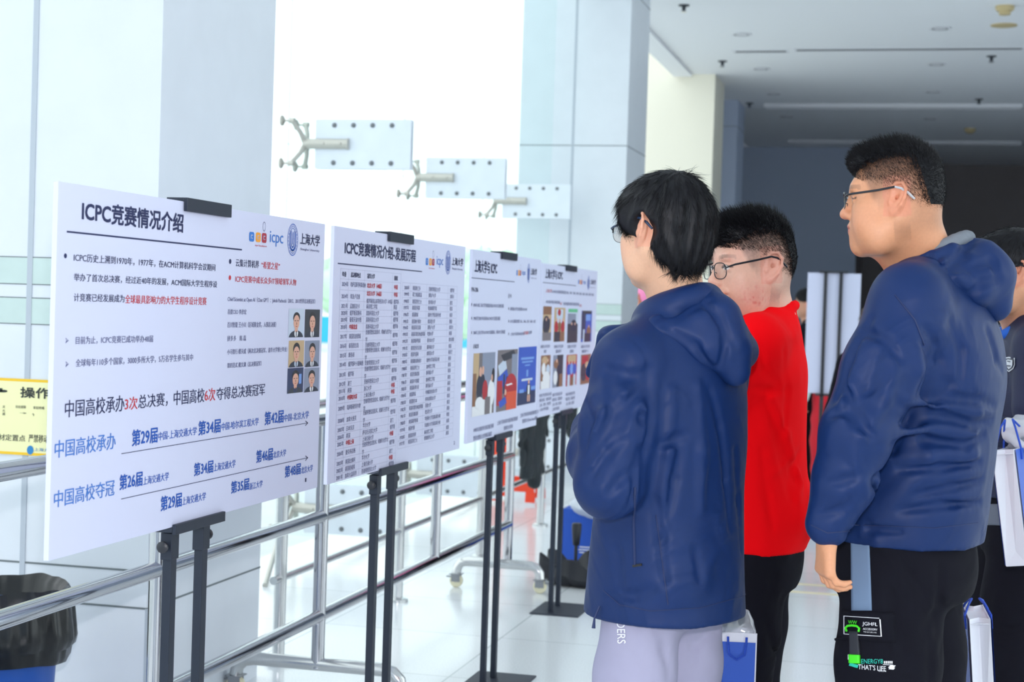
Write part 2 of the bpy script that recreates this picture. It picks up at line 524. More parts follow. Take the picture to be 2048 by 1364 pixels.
  ('1995年', 4.659, 4.7089, 1.3616, 1.3753, 'G', 0),
  ('美国纳什维尔', 4.7414, 4.835, 1.3616, 1.3753, 'G', 0),
  ('弗莱堡大学', 4.9061, 4.9841, 1.3616, 1.3753, 'G', 0),
  ('德国', 5.1452, 5.1764, 1.3616, 1.3753, 'G', 0),
  ('1994年', 4.659, 4.7089, 1.3431, 1.3568, 'G', 0),
  ('美国菲尼克斯', 4.7414, 4.835, 1.3431, 1.3568, 'G', 0),
  ('滑铁卢大学', 4.9061, 4.9841, 1.3431, 1.3568, 'G', 0),
  ('加拿大', 5.1452, 5.192, 1.3431, 1.3568, 'G', 0),
  ('1993年', 4.659, 4.7089, 1.3233, 1.337, 'G', 0),
  ('美国印第安纳波利斯', 4.7414, 4.8818, 1.3233, 1.337, 'G', 0),
  ('哈佛大学', 4.9061, 4.9685, 1.3233, 1.337, 'G', 0),
  ('美国', 5.1452, 5.1764, 1.3233, 1.337, 'G', 0),
  ('1992年', 4.659, 4.7089, 1.3027, 1.3164, 'G', 0),
  ('美国堪萨斯城', 4.7414, 4.835, 1.3027, 1.3164, 'G', 0),
  ('墨尔本大学', 4.9061, 4.9841, 1.3027, 1.3164, 'G', 0),
  ('澳大利亚', 5.1452, 5.2076, 1.3027, 1.3164, 'G', 0),
  ('1991年', 4.659, 4.7089, 1.2815, 1.2952, 'G', 0),
  ('美国圣安东尼奥', 4.7414, 4.8506, 1.2815, 1.2952, 'G', 0),
  ('斯坦福大学', 4.9061, 4.9841, 1.2815, 1.2952, 'G', 0),
  ('美国', 5.1452, 5.1764, 1.2815, 1.2952, 'G', 0),
  ('1990年', 4.659, 4.7089, 1.262, 1.2757, 'G', 0),
  ('美国华盛顿', 4.7414, 4.8194, 1.262, 1.2757, 'G', 0),
  ('奥塔哥大学', 4.9061, 4.9841, 1.262, 1.2757, 'G', 0),
  ('新西兰', 5.1452, 5.192, 1.262, 1.2757, 'G', 0),
  ('1989年', 4.659, 4.7089, 1.2415, 1.2552, 'G', 0),
  ('美国路易斯维尔', 4.7414, 4.8506, 1.2415, 1.2552, 'G', 0),
  ('加州大学洛杉矶分校', 4.9061, 5.0465, 1.2415, 1.2552, 'G', 0),
  ('美国', 5.1452, 5.1764, 1.2415, 1.2552, 'G', 0),
  ('1988年', 4.659, 4.7089, 1.2211, 1.2348, 'G', 0),
  ('美国亚特兰大', 4.7414, 4.835, 1.2211, 1.2348, 'G', 0),
  ('加州理工学院', 4.9061, 4.9997, 1.2211, 1.2348, 'G', 0),
  ('美国', 5.1452, 5.1764, 1.2211, 1.2348, 'G', 0),
  ('1987年', 4.659, 4.7089, 1.2018, 1.2155, 'G', 0),
  ('美国圣路易斯', 4.7414, 4.835, 1.2018, 1.2155, 'G', 0),
  ('斯坦福大学', 4.9061, 4.9841, 1.2018, 1.2155, 'G', 0),
  ('美国', 5.1452, 5.1764, 1.2018, 1.2155, 'G', 0),
  ('1986年', 4.659, 4.7089, 1.1803, 1.194, 'G', 0),
  ('美国辛辛那提', 4.7414, 4.835, 1.1803, 1.194, 'G', 0),
  ('加州理工学院', 4.9061, 4.9997, 1.1803, 1.194, 'G', 0),
  ('美国', 5.1452, 5.1764, 1.1803, 1.194, 'G', 0),
  ('1985年', 4.659, 4.7089, 1.161, 1.1747, 'G', 0),
  ('美国新奥尔良', 4.7414, 4.835, 1.161, 1.1747, 'G', 0),
  ('斯坦福大学', 4.9061, 4.9841, 1.161, 1.1747, 'G', 0),
  ('美国', 5.1452, 5.1764, 1.161, 1.1747, 'G', 0),
  ('1984年', 4.659, 4.7089, 1.1411, 1.1548, 'G', 0),
  ('美国费城', 4.7414, 4.8038, 1.1411, 1.1548, 'G', 0),
  ('约翰霍普金斯大学', 4.9061, 5.0309, 1.1411, 1.1548, 'G', 0),
  ('美国', 5.1452, 5.1764, 1.1411, 1.1548, 'G', 0),
  ('1983年', 4.659, 4.7089, 1.1199, 1.1336, 'G', 0),
  ('美国墨尔本', 4.7414, 4.8194, 1.1199, 1.1336, 'G', 0),
  ('内布拉斯加大学', 4.9061, 5.0153, 1.1199, 1.1336, 'G', 0),
  ('美国', 5.1452, 5.1764, 1.1199, 1.1336, 'G', 0),
  ('1982年', 4.659, 4.7089, 1.0996, 1.1133, 'G', 0),
  ('美国印第安纳波利斯', 4.7414, 4.8818, 1.0996, 1.1133, 'G', 0),
  ('贝勒大学', 4.9061, 4.9685, 1.0996, 1.1133, 'G', 0),
  ('美国', 5.1452, 5.1764, 1.0996, 1.1133, 'G', 0),
  ('1981年', 4.659, 4.7089, 1.0796, 1.0933, 'G', 0),
  ('美国圣路易斯', 4.7414, 4.835, 1.0796, 1.0933, 'G', 0),
  ('密苏里大学', 4.9061, 4.9841, 1.0796, 1.0933, 'G', 0),
  ('美国', 5.1452, 5.1764, 1.0796, 1.0933, 'G', 0),
  ('1980年', 4.659, 4.7089, 1.059, 1.0727, 'G', 0),
  ('美国堪萨斯城', 4.7414, 4.835, 1.059, 1.0727, 'G', 0),
  ('华盛顿大学圣路易斯分校', 4.9061, 5.0777, 1.059, 1.0727, 'G', 0),
  ('美国', 5.1452, 5.1764, 1.059, 1.0727, 'G', 0),
  ('1979年', 4.659, 4.7089, 1.0384, 1.0521, 'G', 0),
  ('美国代顿', 4.7414, 4.8038, 1.0384, 1.0521, 'G', 0),
  ('华盛顿大学圣路易斯分校', 4.9061, 5.0777, 1.0384, 1.0521, 'G', 0),
  ('美国', 5.1452, 5.1764, 1.0384, 1.0521, 'G', 0),
  ('1978年', 4.659, 4.7089, 1.0166, 1.0303, 'G', 0),
  ('美国底特律', 4.7414, 4.8194, 1.0166, 1.0303, 'G', 0),
  ('麻省理工学院', 4.9061, 4.9997, 1.0166, 1.0303, 'G', 0),
  ('美国', 5.1452, 5.1764, 1.0166, 1.0303, 'G', 0),
  ('1977年', 4.659, 4.7089, 0.9981, 1.0118, 'G', 0),
  ('美国亚特兰大', 4.7414, 4.835, 0.9981, 1.0118, 'G', 0),
  ('密歇根州立大学', 4.9061, 5.0153, 0.9981, 1.0118, 'G', 0),
  ('美国', 5.1452, 5.1764, 0.9981, 1.0118, 'G', 0),
  ('2', 5.2414, 5.2561, 0.9604, 0.9714, 'G', 0),
 ],
 3: [
  ('上海大学与 ICPC', 5.5434, 5.8517, 1.5396, 1.5828, 'D', 1),
  ('icpc', 6.2384, 6.2957, 1.543, 1.5669, 'S', 0),
  ('上海大学', 6.3826, 6.4855, 1.5529, 1.5788, 'D', 1),
  ('Shanghai University', 6.3888, 6.4851, 1.5368, 1.5423, 'G', 0),
  ('1996-2006', 5.5101, 5.5992, 1.4703, 1.4858, 'D', 0),
  ('近十年', 6.0309, 6.0809, 1.4549, 1.4717, 'D', 0),
  ('1996年10月上海大学开始组队参加ACM/ICPC亚洲区域赛', 5.5415, 5.968, 1.4175, 1.4317, 'G', 0),
  ('1996年至2001年4次承办ACM/ICPC亚洲区域赛', 5.547, 5.92, 1.3706, 1.3853, 'G', 0),
  ('2006年上海大学参与ACM/ICPC暑期集训，并获ICPC亚洲优胜', 5.5529, 6.0014, 1.3206, 1.3351, 'G', 0),
  ('获得国际大学生竞赛银牌 2014-2018', 6.0669, 6.3381, 1.408, 1.4215, 'G', 0),
  ('ICPC区域赛金银奖 2015、2016、2017、2018、2022', 6.0731, 6.4931, 1.3607, 1.3742, 'G', 0),
  ('上海大学获得4块亚洲', 6.0819, 6.3023, 1.3121, 1.325, 'G', 0),
  ('区域赛', 6.3044, 6.373, 1.3147, 1.3289, 'R', 0),
  ('金牌', 6.3754, 6.4322, 1.3156, 1.3303, 'G', 0),
  ('区域比赛', 5.5586, 5.6282, 1.2721, 1.2877, 'D', 0),
  ('1998年在我校举行的亚洲区预赛', 5.5948, 5.874, 0.9751, 0.9915, 'G', 0),
  ('曾获女教练大会特殊贡献奖', 5.5971, 5.8519, 0.9464, 0.9637, 'G', 0),
  ('上海大学承办第37届亚洲区预选赛', 5.9238, 6.2428, 0.9811, 0.9979, 'G', 0),
  ('暨颁奖大会现场', 6.0284, 6.1659, 0.9567, 0.9713, 'G', 0),
  ('上海大学承办第39届亚洲区预选赛', 6.2795, 6.5975, 0.9889, 1.0056, 'G', 0),
  ('暨颁奖大会Final Award现场', 6.321, 6.5803, 0.9643, 0.9806, 'G', 0),
 ],
 4: [
  ('上海大学与 ICPC', 7.0766, 7.4316, 1.5539, 1.5957, 'D', 1),
  ('icpc', 7.9068, 7.9726, 1.5408, 1.5652, 'S', 0),
  ('上海大学', 8.0808, 8.2152, 1.5483, 1.5732, 'D', 1),
  ('Shanghai University', 8.0855, 8.21, 1.5303, 1.5349, 'G', 0),
  ('上海大学', 7.0981, 7.2139, 1.4916, 1.5075, 'R', 0),
  ('ACM/ICPC亚洲区域赛金牌 1996、1997、1998、1999、2001、2005、2006、2007、2008', 7.2173, 8.176, 1.4901, 1.5056, 'G', 0),
  ('承办国内赛区域现场赛', 7.1053, 7.3911, 1.4431, 1.4577, 'G', 0),
  ('8次', 7.3952, 7.4348, 1.4383, 1.4517, 'R', 0),
  ('承办国际赛区域现场赛', 7.4647, 7.8227, 1.4375, 1.4531, 'G', 0),
  ('4次', 7.8273, 7.8825, 1.4326, 1.4467, 'R', 0),
  ('亚洲区大学生竞赛', 7.0285, 7.2111, 1.2456, 1.2598, 'G', 0),
  ('银奖', 7.0946, 7.1494, 1.223, 1.238, 'G', 0),
  ('亚洲区大学生竞赛', 7.2985, 7.4914, 1.2413, 1.2559, 'G', 0),
  ('国际亚军', 7.3387, 7.4565, 1.2184, 1.2339, 'G', 0),
  ('亚洲区大学生竞赛', 7.5888, 7.786, 1.2365, 1.2518, 'G', 0),
  ('银奖队', 7.6426, 7.7377, 1.2126, 1.2287, 'G', 0),
  ('亚洲区大学生竞赛', 7.9019, 8.1208, 1.2315, 1.2473, 'G', 0),
  ('国际第十三', 7.9291, 8.1005, 1.2071, 1.2238, 'G', 0),
  ('中国大学生程序设计竞赛', 7.0369, 7.2742, 1.0297, 1.0447, 'G', 0),
  ('赛区金奖、银奖及奖', 7.0399, 7.2773, 1.0086, 1.0236, 'G', 0),
  ('上海、杭州、南京赛', 7.0429, 7.2647, 0.9875, 1.0025, 'G', 0),
  ('上海大学代表队', 7.0459, 7.2286, 0.9664, 0.9814, 'G', 0),
  ('中国大学生程序设计竞赛', 7.2945, 7.5032, 1.0209, 1.0364, 'G', 0),
  ('赛区金奖、银奖及奖', 7.2977, 7.5066, 0.9991, 1.0146, 'G', 0),
  ('上海、杭州、南京赛', 7.3009, 7.4932, 0.9772, 0.9927, 'G', 0),
  ('上海大学代表队', 7.3042, 7.4549, 0.9554, 0.9709, 'G', 0),
  ('中国大学生程序设计竞赛', 7.5843, 7.7912, 1.0108, 1.0268, 'G', 0),
  ('赛区金奖、银奖及奖', 7.5878, 7.7948, 0.9882, 1.0042, 'G', 0),
  ('上海、杭州、南京赛', 7.5913, 7.7804, 0.9655, 0.9816, 'G', 0),
 ],
}
BOARD_MARKS = {
 1: [
  ('rect', 2.6785, 3.4599, 1.5289, 1.5321, 'D'),
  ('dot', 2.6709, 2.6813, 1.4824, 1.4915, 'D'),
  ('dot', 3.3909, 3.4037, 1.4965, 1.5075, 'D'),
  ('dot', 3.3919, 3.4046, 1.4605, 1.4715, 'R'),
  ('rect', 2.9098, 3.9008, 1.1123, 1.1137, 'D'),
  ('rect', 2.9137, 3.908, 1.024, 1.0254, 'D'),
  ('rrect', 3.4991, 3.5278, 1.5515, 1.5734, 'Lb'),
  ('rrect', 3.5372, 3.5656, 1.5519, 1.5741, 'Ly'),
  ('rrect', 3.5725, 3.6006, 1.5519, 1.5746, 'Lr'),
  ('emblem', 3.7307, 3.7997, 1.5285, 1.6066, 'U'),
  ('bulb', 3.5762, 3.593, 1.5783, 1.6009, 'G'),
  ('portrait', 3.7531, 3.8563, 1.3299, 1.4001, 'P'),
  ('portrait', 3.8614, 3.9649, 1.3289, 1.399, 'P'),
  ('portrait', 3.7591, 3.8614, 1.2563, 1.3217, 'P'),
  ('portrait', 3.8676, 3.9691, 1.2544, 1.3204, 'P'),
  ('portrait', 3.7565, 3.8617, 1.1928, 1.2544, 'P'),
  ('portrait', 3.8669, 3.9725, 1.191, 1.2513, 'P'),
 ],
 2: [
  ('rect', 4.0854, 4.8312, 1.5194, 1.5225, 'D'),
  ('rrect', 4.867, 4.892, 1.5422, 1.5644, 'Lb'),
  ('rrect', 4.9024, 4.9299, 1.5425, 1.5645, 'Ly'),
  ('rrect', 4.9341, 4.9597, 1.5429, 1.5644, 'Lr'),
  ('emblem', 5.08, 5.1413, 1.5198, 1.5965, 'U'),
  ('bulb', 4.9365, 4.9519, 1.5678, 1.5893, 'G'),
  ('rect', 4.1087, 4.624, 1.508, 1.5088, 'T'),
  ('rect', 4.1087, 4.624, 1.4809, 1.4817, 'T'),
  ('rect', 4.1087, 4.624, 1.4518, 1.4526, 'T'),
  ('rect', 4.1087, 4.624, 1.4227, 1.4235, 'T'),
  ('rect', 4.1087, 4.624, 1.4004, 1.4012, 'T'),
  ('rect', 4.1087, 4.624, 1.3821, 1.3829, 'T'),
  ('rect', 4.1087, 4.624, 1.3634, 1.3642, 'T'),
  ('rect', 4.1087, 4.624, 1.3411, 1.3419, 'T'),
  ('rect', 4.1087, 4.624, 1.3158, 1.3166, 'T'),
  ('rect', 4.1087, 4.624, 1.2907, 1.2915, 'T'),
  ('rect', 4.1087, 4.624, 1.2658, 1.2666, 'T'),
  ('rect', 4.1087, 4.624, 1.2401, 1.2409, 'T'),
  ('rect', 4.1087, 4.624, 1.2142, 1.215, 'T'),
  ('rect', 4.1087, 4.624, 1.1922, 1.193, 'T'),
  ('rect', 4.1087, 4.624, 1.1733, 1.1741, 'T'),
  ('rect', 4.1087, 4.624, 1.1505, 1.1513, 'T'),
  ('rect', 4.1087, 4.624, 1.1209, 1.1217, 'T'),
  ('rect', 4.1087, 4.624, 1.0925, 1.0933, 'T'),
  ('rect', 4.1087, 4.624, 1.0703, 1.0711, 'T'),
  ('rect', 4.1087, 4.624, 1.0512, 1.052, 'T'),
  ('rect', 4.1087, 4.624, 1.029, 1.0298, 'T'),
  ('rect', 4.1087, 4.624, 1.0034, 1.0042, 'T'),
  ('rect', 4.1087, 4.624, 0.9811, 0.9819, 'T'),
  ('rect', 4.1087, 4.624, 0.9622, 0.963, 'T'),
  ('rect', 4.1087, 4.624, 0.9389, 0.9397, 'T'),
  ('rect', 4.1081, 4.1093, 0.9393, 1.5084, 'T'),
  ('rect', 4.171, 4.1722, 0.9393, 1.5084, 'T'),
  ('rect', 4.3014, 4.3026, 0.9393, 1.5084, 'T'),
  ('rect', 4.5456, 4.5468, 0.9393, 1.5084, 'T'),
  ('rect', 4.6234, 4.6246, 0.9393, 1.5084, 'T'),
  ('rect', 4.6428, 5.2266, 1.4827, 1.4835, 'T'),
  ('rect', 4.6428, 5.2266, 1.459, 1.4598, 'T'),
  ('rect', 4.6428, 5.2266, 1.4388, 1.4396, 'T'),
  ('rect', 4.6428, 5.2266, 1.4187, 1.4195, 'T'),
  ('rect', 4.6428, 5.2266, 1.3989, 1.3997, 'T'),
  ('rect', 4.6428, 5.2266, 1.3784, 1.3792, 'T'),
  ('rect', 4.6428, 5.2266, 1.3588, 1.3596, 'T'),
  ('rect', 4.6428, 5.2266, 1.3397, 1.3405, 'T'),
  ('rect', 4.6428, 5.2266, 1.3195, 1.3203, 'T'),
  ('rect', 4.6428, 5.2266, 1.2985, 1.2993, 'T'),
  ('rect', 4.6428, 5.2266, 1.2782, 1.279, 'T'),
  ('rect', 4.6428, 5.2266, 1.2582, 1.259, 'T'),
  ('rect', 4.6428, 5.2266, 1.2377, 1.2385, 'T'),
  ('rect', 4.6428, 5.2266, 1.2179, 1.2187, 'T'),
  ('rect', 4.6428, 5.2266, 1.1975, 1.1983, 'T'),
  ('rect', 4.6428, 5.2266, 1.1771, 1.1779, 'T'),
  ('rect', 4.6428, 5.2266, 1.1575, 1.1583, 'T'),
  ('rect', 4.6428, 5.2266, 1.1369, 1.1377, 'T'),
  ('rect', 4.6428, 5.2266, 1.1162, 1.117, 'T'),
  ('rect', 4.6428, 5.2266, 1.0961, 1.0969, 'T'),
  ('rect', 4.6428, 5.2266, 1.0758, 1.0766, 'T'),
  ('rect', 4.6428, 5.2266, 1.0552, 1.056, 'T'),
  ('rect', 4.6428, 5.2266, 1.0339, 1.0347, 'T'),
  ('rect', 4.6428, 5.2266, 1.0138, 1.0146, 'T'),
  ('rect', 4.6428, 5.2266, 0.9905, 0.9913, 'T'),
  ('rect', 4.6422, 4.6434, 0.9909, 1.4831, 'T'),
  ('rect', 4.7182, 4.7194, 0.9909, 1.4831, 'T'),
  ('rect', 4.8846, 4.8858, 0.9909, 1.4831, 'T'),
  ('rect', 5.1183, 5.1195, 0.9909, 1.4831, 'T'),
  ('rect', 5.226, 5.2272, 0.9909, 1.4831, 'T'),
 ],
 3: [
  ('rect', 5.5064, 6.1232, 1.5169, 1.5195, 'D'),
  ('rrect', 6.1478, 6.1675, 1.5436, 1.5642, 'Lb'),
  ('rrect', 6.176, 6.2008, 1.5437, 1.5659, 'Ly'),
  ('rrect', 6.2046, 6.2222, 1.5442, 1.5644, 'Lr'),
  ('emblem', 6.3237, 6.3706, 1.5195, 1.5957, 'U'),
  ('bulb', 6.205, 6.2155, 1.5675, 1.5877, 'G'),
  ('dot', 5.5162, 5.5242, 1.4208, 1.4314, 'D'),
  ('dot', 5.5219, 5.5299, 1.3727, 1.3834, 'D'),
  ('dot', 5.5277, 5.5358, 1.3229, 1.3336, 'D'),
  ('dot', 6.0395, 6.0489, 1.4096, 1.4212, 'D'),
  ('dot', 6.0457, 6.0552, 1.3619, 1.3736, 'D'),
  ('dot', 6.0519, 6.0614, 1.3138, 1.3255, 'D'),
  ('photo', 5.5657, 5.8673, 1.0317, 1.2546, 'A'),
  ('photo', 5.9019, 6.2096, 1.0306, 1.2601, 'B'),
  ('photo', 6.2236, 6.5303, 1.0378, 1.2658, 'C'),
 ],
 4: [
  ('rect', 7.0329, 7.7416, 1.5325, 1.5352, 'D'),
  ('rrect', 7.787, 7.8107, 1.5439, 1.5642, 'Lb'),
  ('rrect', 7.818, 7.8473, 1.5434, 1.5642, 'Ly'),
  ('rrect', 7.8548, 7.8825, 1.5427, 1.5639, 'Lr'),
  ('emblem', 8.0068, 8.0665, 1.5182, 1.5884, 'U'),
  ('bulb', 7.8563, 7.873, 1.5672, 1.5885, 'G'),
  ('photo', 7.0588, 7.2275, 1.2778, 1.43, 'D'),
  ('photo', 7.2837, 7.5165, 1.2706, 1.426, 'E'),
  ('photo', 7.5736, 7.8065, 1.262, 1.4225, 'F'),
  ('photo', 7.8951, 8.1533, 1.2615, 1.4157, 'G'),
  ('photo', 7.0448, 7.2357, 1.0641, 1.2128, 'H'),
  ('photo', 7.2914, 7.5037, 1.0618, 1.2091, 'I'),
  ('photo', 7.5772, 7.8185, 1.0571, 1.2047, 'J'),
  ('photo', 7.911, 8.1633, 1.0528, 1.1994, 'K'),
 ],
}
# ------------------------------------------------------------------ the hall
M_floor = mat('polished_terrazzo', rgb(214, 218, 222), 0.16, noise=0.05, nscale=90)
nt = M_floor.node_tree
bs = nt.nodes['Principled BSDF']
tc = nt.nodes.new('ShaderNodeTexCoord')
br = nt.nodes.new('ShaderNodeTexBrick')
br.offset = 0
br.squash = 1
for i, c in ((1, rgb(236, 238, 240)), (2, rgb(230, 233, 236)), (3, rgb(186, 190, 194))):
    br.inputs[i].default_value = c
br.inputs['Scale'].default_value = 1
br.inputs['Mortar Size'].default_value = 0.0035
br.inputs['Brick Width'].default_value = 0.8
br.inputs['Row Height'].default_value = 0.8
mp = nt.nodes.new('ShaderNodeMapping')
mp.inputs['Location'].default_value = (0.12, 0.35, 0)
nt.links.new(tc.outputs['Object'], mp.inputs[0])
nt.links.new(mp.outputs[0], br.inputs[0])
sp = nt.nodes.new('ShaderNodeTexNoise')
sp.inputs['Scale'].default_value = 160
sp.inputs['Detail'].default_value = 2
nt.links.new(tc.outputs['Object'], sp.inputs['Vector'])
sr = nt.nodes.new('ShaderNodeMapRange')
sr.inputs[1].default_value, sr.inputs[2].default_value, sr.inputs[3].default_value, sr.inputs[4].default_value = 0.35, 0.65, 0.90, 1.04
nt.links.new(sp.outputs['Fac'], sr.inputs[0])
mu = nt.nodes.new('ShaderNodeMix')
mu.data_type = 'RGBA'
mu.blend_type = 'MULTIPLY'
mu.inputs[0].default_value = 1
nt.links.new(br.outputs['Color'], mu.inputs[6])
nt.links.new(sr.outputs[0], mu.inputs[7])
nt.links.new(mu.outputs[2], bs.inputs['Base Color'])

M_clad = mat('white_panel_cladding', rgb(220, 225, 232), 0.42, noise=0.02, nscale=6, bump=0.02, bscale=30)
M_joint = mat('grey_joint', rgb(182, 190, 200), 0.6)
M_joint_dark = mat('dark_joint', rgb(110, 118, 122), 0.6)
M_band = mat('pale_green_band', rgb(196, 214, 210), 0.35, noise=0.03, nscale=14)
M_cream = mat('cream_cladding', rgb(246, 240, 222), 0.6)
M_dark = mat('slate_cladding', rgb(192, 203, 224), 0.6)
M_brown = mat('dark_wall_paint', rgb(148, 140, 140), 0.8)
M_ceil = mat('ceiling_paint', rgb(242, 243, 246), 0.8)
M_pave = mat('pale_paving', rgb(225, 228, 228), 0.8, noise=0.04, nscale=3)

MB().box((-3.5, -5, -0.1), (4.2, 34, 0)).build('floor', M_floor, kind='structure')
MB().box((-60, -30, -0.12), (-3.5, 120, -0.02)).box((4.2, -30, -0.12), (60, 34, -0.02)).build('ground', M_pave, kind='structure')

CEIL = 4.19
MB().box((-2.94, -5, CEIL), (4.2, 34, CEIL + 0.2)).build('ceiling', M_ceil, kind='structure')
MB().box((-3.5, -5, 7.4), (-2.94, 34, 7.6)).build('ceiling_high', M_clad, kind='structure')
MB().box((-2.94, -5, CEIL + 0.2), (-2.84, 34, 7.6)).build('wall_upper', M_clad, kind='structure')
MB().box((-2.935, -5, CEIL - 0.035), (-2.72, 19.05, CEIL - 0.0005)).build('trim_1', M_ceil, kind='structure')
MB().box((-3.1, 27.4, 0), (-1.15, 27.6, CEIL)).build('wall_back', M_dark, kind='structure')
mb = MB().box((-1.15, 30.2, 0), (4.2, 30.4, CEIL)).box((-1.25, 27.6, 0), (-1.15, 30.2, CEIL))
mb.build('wall_far', M_brown, kind='structure')
MB().box((4.0, 13, 0), (4.2, 34, CEIL)).build('wall_right', M_dark, kind='structure')
MB().box((-3.5, 20.0, 0), (-3.1, 34, 7.4)).build('wall_left', M_clad, kind='structure')

def pillar(name, y0, d, bands, m=None, x0=-3.3, x1=-2.4, top=7.4, hj=(), vj=True, m_side=None):
    """square clad column: panels, recessed joints, painted bands on its faces"""
    m = m or M_clad
    mb = MB().box((x0, y0, 0), (x1, y0 + d, top), 0)
    e = 0.002
    w = 0.006
    xm = (x0 + x1) / 2
    if vj:
        mb.box((xm - 0.0095, y0 - e * 1.4, 0), (xm + 0.0095, y0 + 0.01, top), 1)
    for z in hj:
        mb.box((x0 - e, y0 - e, z - w / 2), (x1 + e, y0 + d + e, z + w / 2), 2)
    for z0, z1 in bands:
        mb.box((x0, y0 - e * 0.6, z0), (x1, y0 + 0.01, z1), 3)
        for z in (z0, z1):
            mb.box((x0, y0 - e * 0.8, z - 0.0016), (x1, y0 + 0.01, z + 0.0016), 2)
    return mb.build(name, [m, M_joint, M_joint_dark, M_band], kind='structure')

pillar('pillar_near', 4.86, 0.93, [(1.4455, 1.534), (1.315, 1.401)], hj=(0.532, 0.412))
MB().box((-2.405, 4.8575, 0), (-2.3975, 4.866, 0.412)).build('trim_2', M_joint, kind='structure')
pillar('pillar_middle', 13.22, 0.9, [(1.385, 1.472), (1.25, 1.337)], hj=(2.76, 4.02, 0.53, 0.41))
pillar('pillar_far', 19.1, 0.9, [], m=M_cream, x0=-3.95, x1=-2.46, hj=(), vj=False)
pillar('pillar_dark', 21.4, 0.8, [], m=M_dark, x0=-2.95, x1=-2.45, top=CEIL, hj=(3.85,), vj=False)

# glass curtain wall between the columns
M_glass = glass_mat('curtain_glass', (0.97, 0.995, 0.99, 1), 0.03)
M_fin = glass_mat('fin_glass', (0.955, 0.985, 0.98, 1), 0.02)
M_seal = glass_mat('pane_sealant', (0.80, 0.85, 0.85, 1), 0.02)
MB().box((-3.5, -5.2, 0), (4.2, -5.0, 7.4)).build('wall_front_unseen', M_dark, kind='structure')  # unseen wall behind the camera, closed and darkened to cut frontal light
w = MB().box((4.1, -5, 0), (4.11, 13, CEIL)).build('window_8', M_glass, kind='structure')  # unseen glazing added on the right to brighten boards, pillar sides and floor
panes = [(-5, 0.8), (0.8, 4.6), (5.6, 8.69), (8.71, 10.79), (10.81, 12.89), (12.91, 15.6), (15.62, 18.9)]
for i, (a, b) in enumerate(panes):
    w = MB().box((-3.516, a, 0), (-3.504, b, 7.4)).build('window_%d' % (i + 1), M_glass, kind='structure')
    MB().box((-3.516, b + 0.004, 0), (-3.504, b + 0.016, 7.4)).box((-3.519, a, 2.299), (-3.5165, b, 2.303)).build('window_joint', M_seal, w)

M_plate = mat('brushed_plate', rgb(224, 232, 240), 0.4, metal=0.0, noise=0.02, nscale=10)
M_steel = mat('spider_steel', rgb(190, 188, 180), 0.35, metal=0.6)
M_bolt = mat('bolt_steel', rgb(118, 122, 126), 0.4, metal=0.7)
SP_G = 'spider fittings clamping the glass fins'
def fin_fitting(y, z, label, low=False):
    """steel splice plates on a glass fin with a tube and a four armed spider holding the panes"""
    e = empty('spider_fitting', (-3.06, y, z), label, 'glass fitting', SP_G)
    hx = (-3.34, -2.78)
    h = 0.1375
    mb = MB()
    for s in (-1, 1):
        mb.box((hx[0], y + s * 0.018 - 0.006, z - h), (hx[1], y + s * 0.018 + 0.006, z + h))
    mb.build('splice_plate', M_plate, e, bevel=0.002)
    n = 0
    for zz in (z + h * 0.76, z - h * 0.76):
        for t in (0.2, 0.4, 0.6, 0.8):
            x = hx[0] + (hx[1] - hx[0]) * t
            MB().lathe([(0.0135, 0), (0.0135, -0.004), (0.009, -0.009), (0.004, -0.01)], (x, y - 0.024, zz), 12, axis='Y').build('bolt', M_bolt, e, smooth=True)
    mb = MB().tube([(-3.40, y - 0.03, z), (-3.15, y - 0.03, z)], 0.029, 16).lathe([(0.029, 0), (0.032, 0.002), (0.032, 0.012), (0.03, 0.014)], (-3.152, y - 0.03, z), 16, axis='X')
    for x in (-3.28, -3.18):
        mb.lathe([(0.008, 0), (0.008, -0.006), (0.004, -0.008)], (x, y - 0.058, z), 10, axis='Y')
    mb.build('support_tube', M_steel, e, smooth=True)
    for sy in (-1, 1):
        for sz in (-1, 1):
            p0 = Vector((-3.395, y - 0.02, z))
            p2 = Vector((-3.44, y - 0.02 + sy * 0.105, z + sz * 0.118))
            p1 = (p0 + p2) / 2 + Vector((0.008, 0, 0))
            mb = MB().tube([p0, p1, p2], [0.018, 0.013, 0.013], 10).tube([p2 + Vector((0.02, 0, 0)), p2 - Vector((0.045, 0, 0))], 0.006, 8)
            mb.lathe([(0.015, 0), (0.015, 0.03)], p2 - Vector((0.014, 0, 0)), 12, axis='X')
            mb.lathe([(0.03, 0), (0.03, 0.008), (0.012, 0.02)], (-3.503, p2.y, p2.z), 16, axis='X')
            mb.build('spider_arm', M_steel, e, smooth=True)
    if low:
        for s in ((-1, 1) if y < 12 else (-1,)):
            MB().tube([(-3.43, y + s * 0.03, z + 0.02), (-3.12, y + s * 1.05 - 0.05, 0.008)], 0.014, 10).build('brace_rod', M_steel, e, smooth=True)
    return e
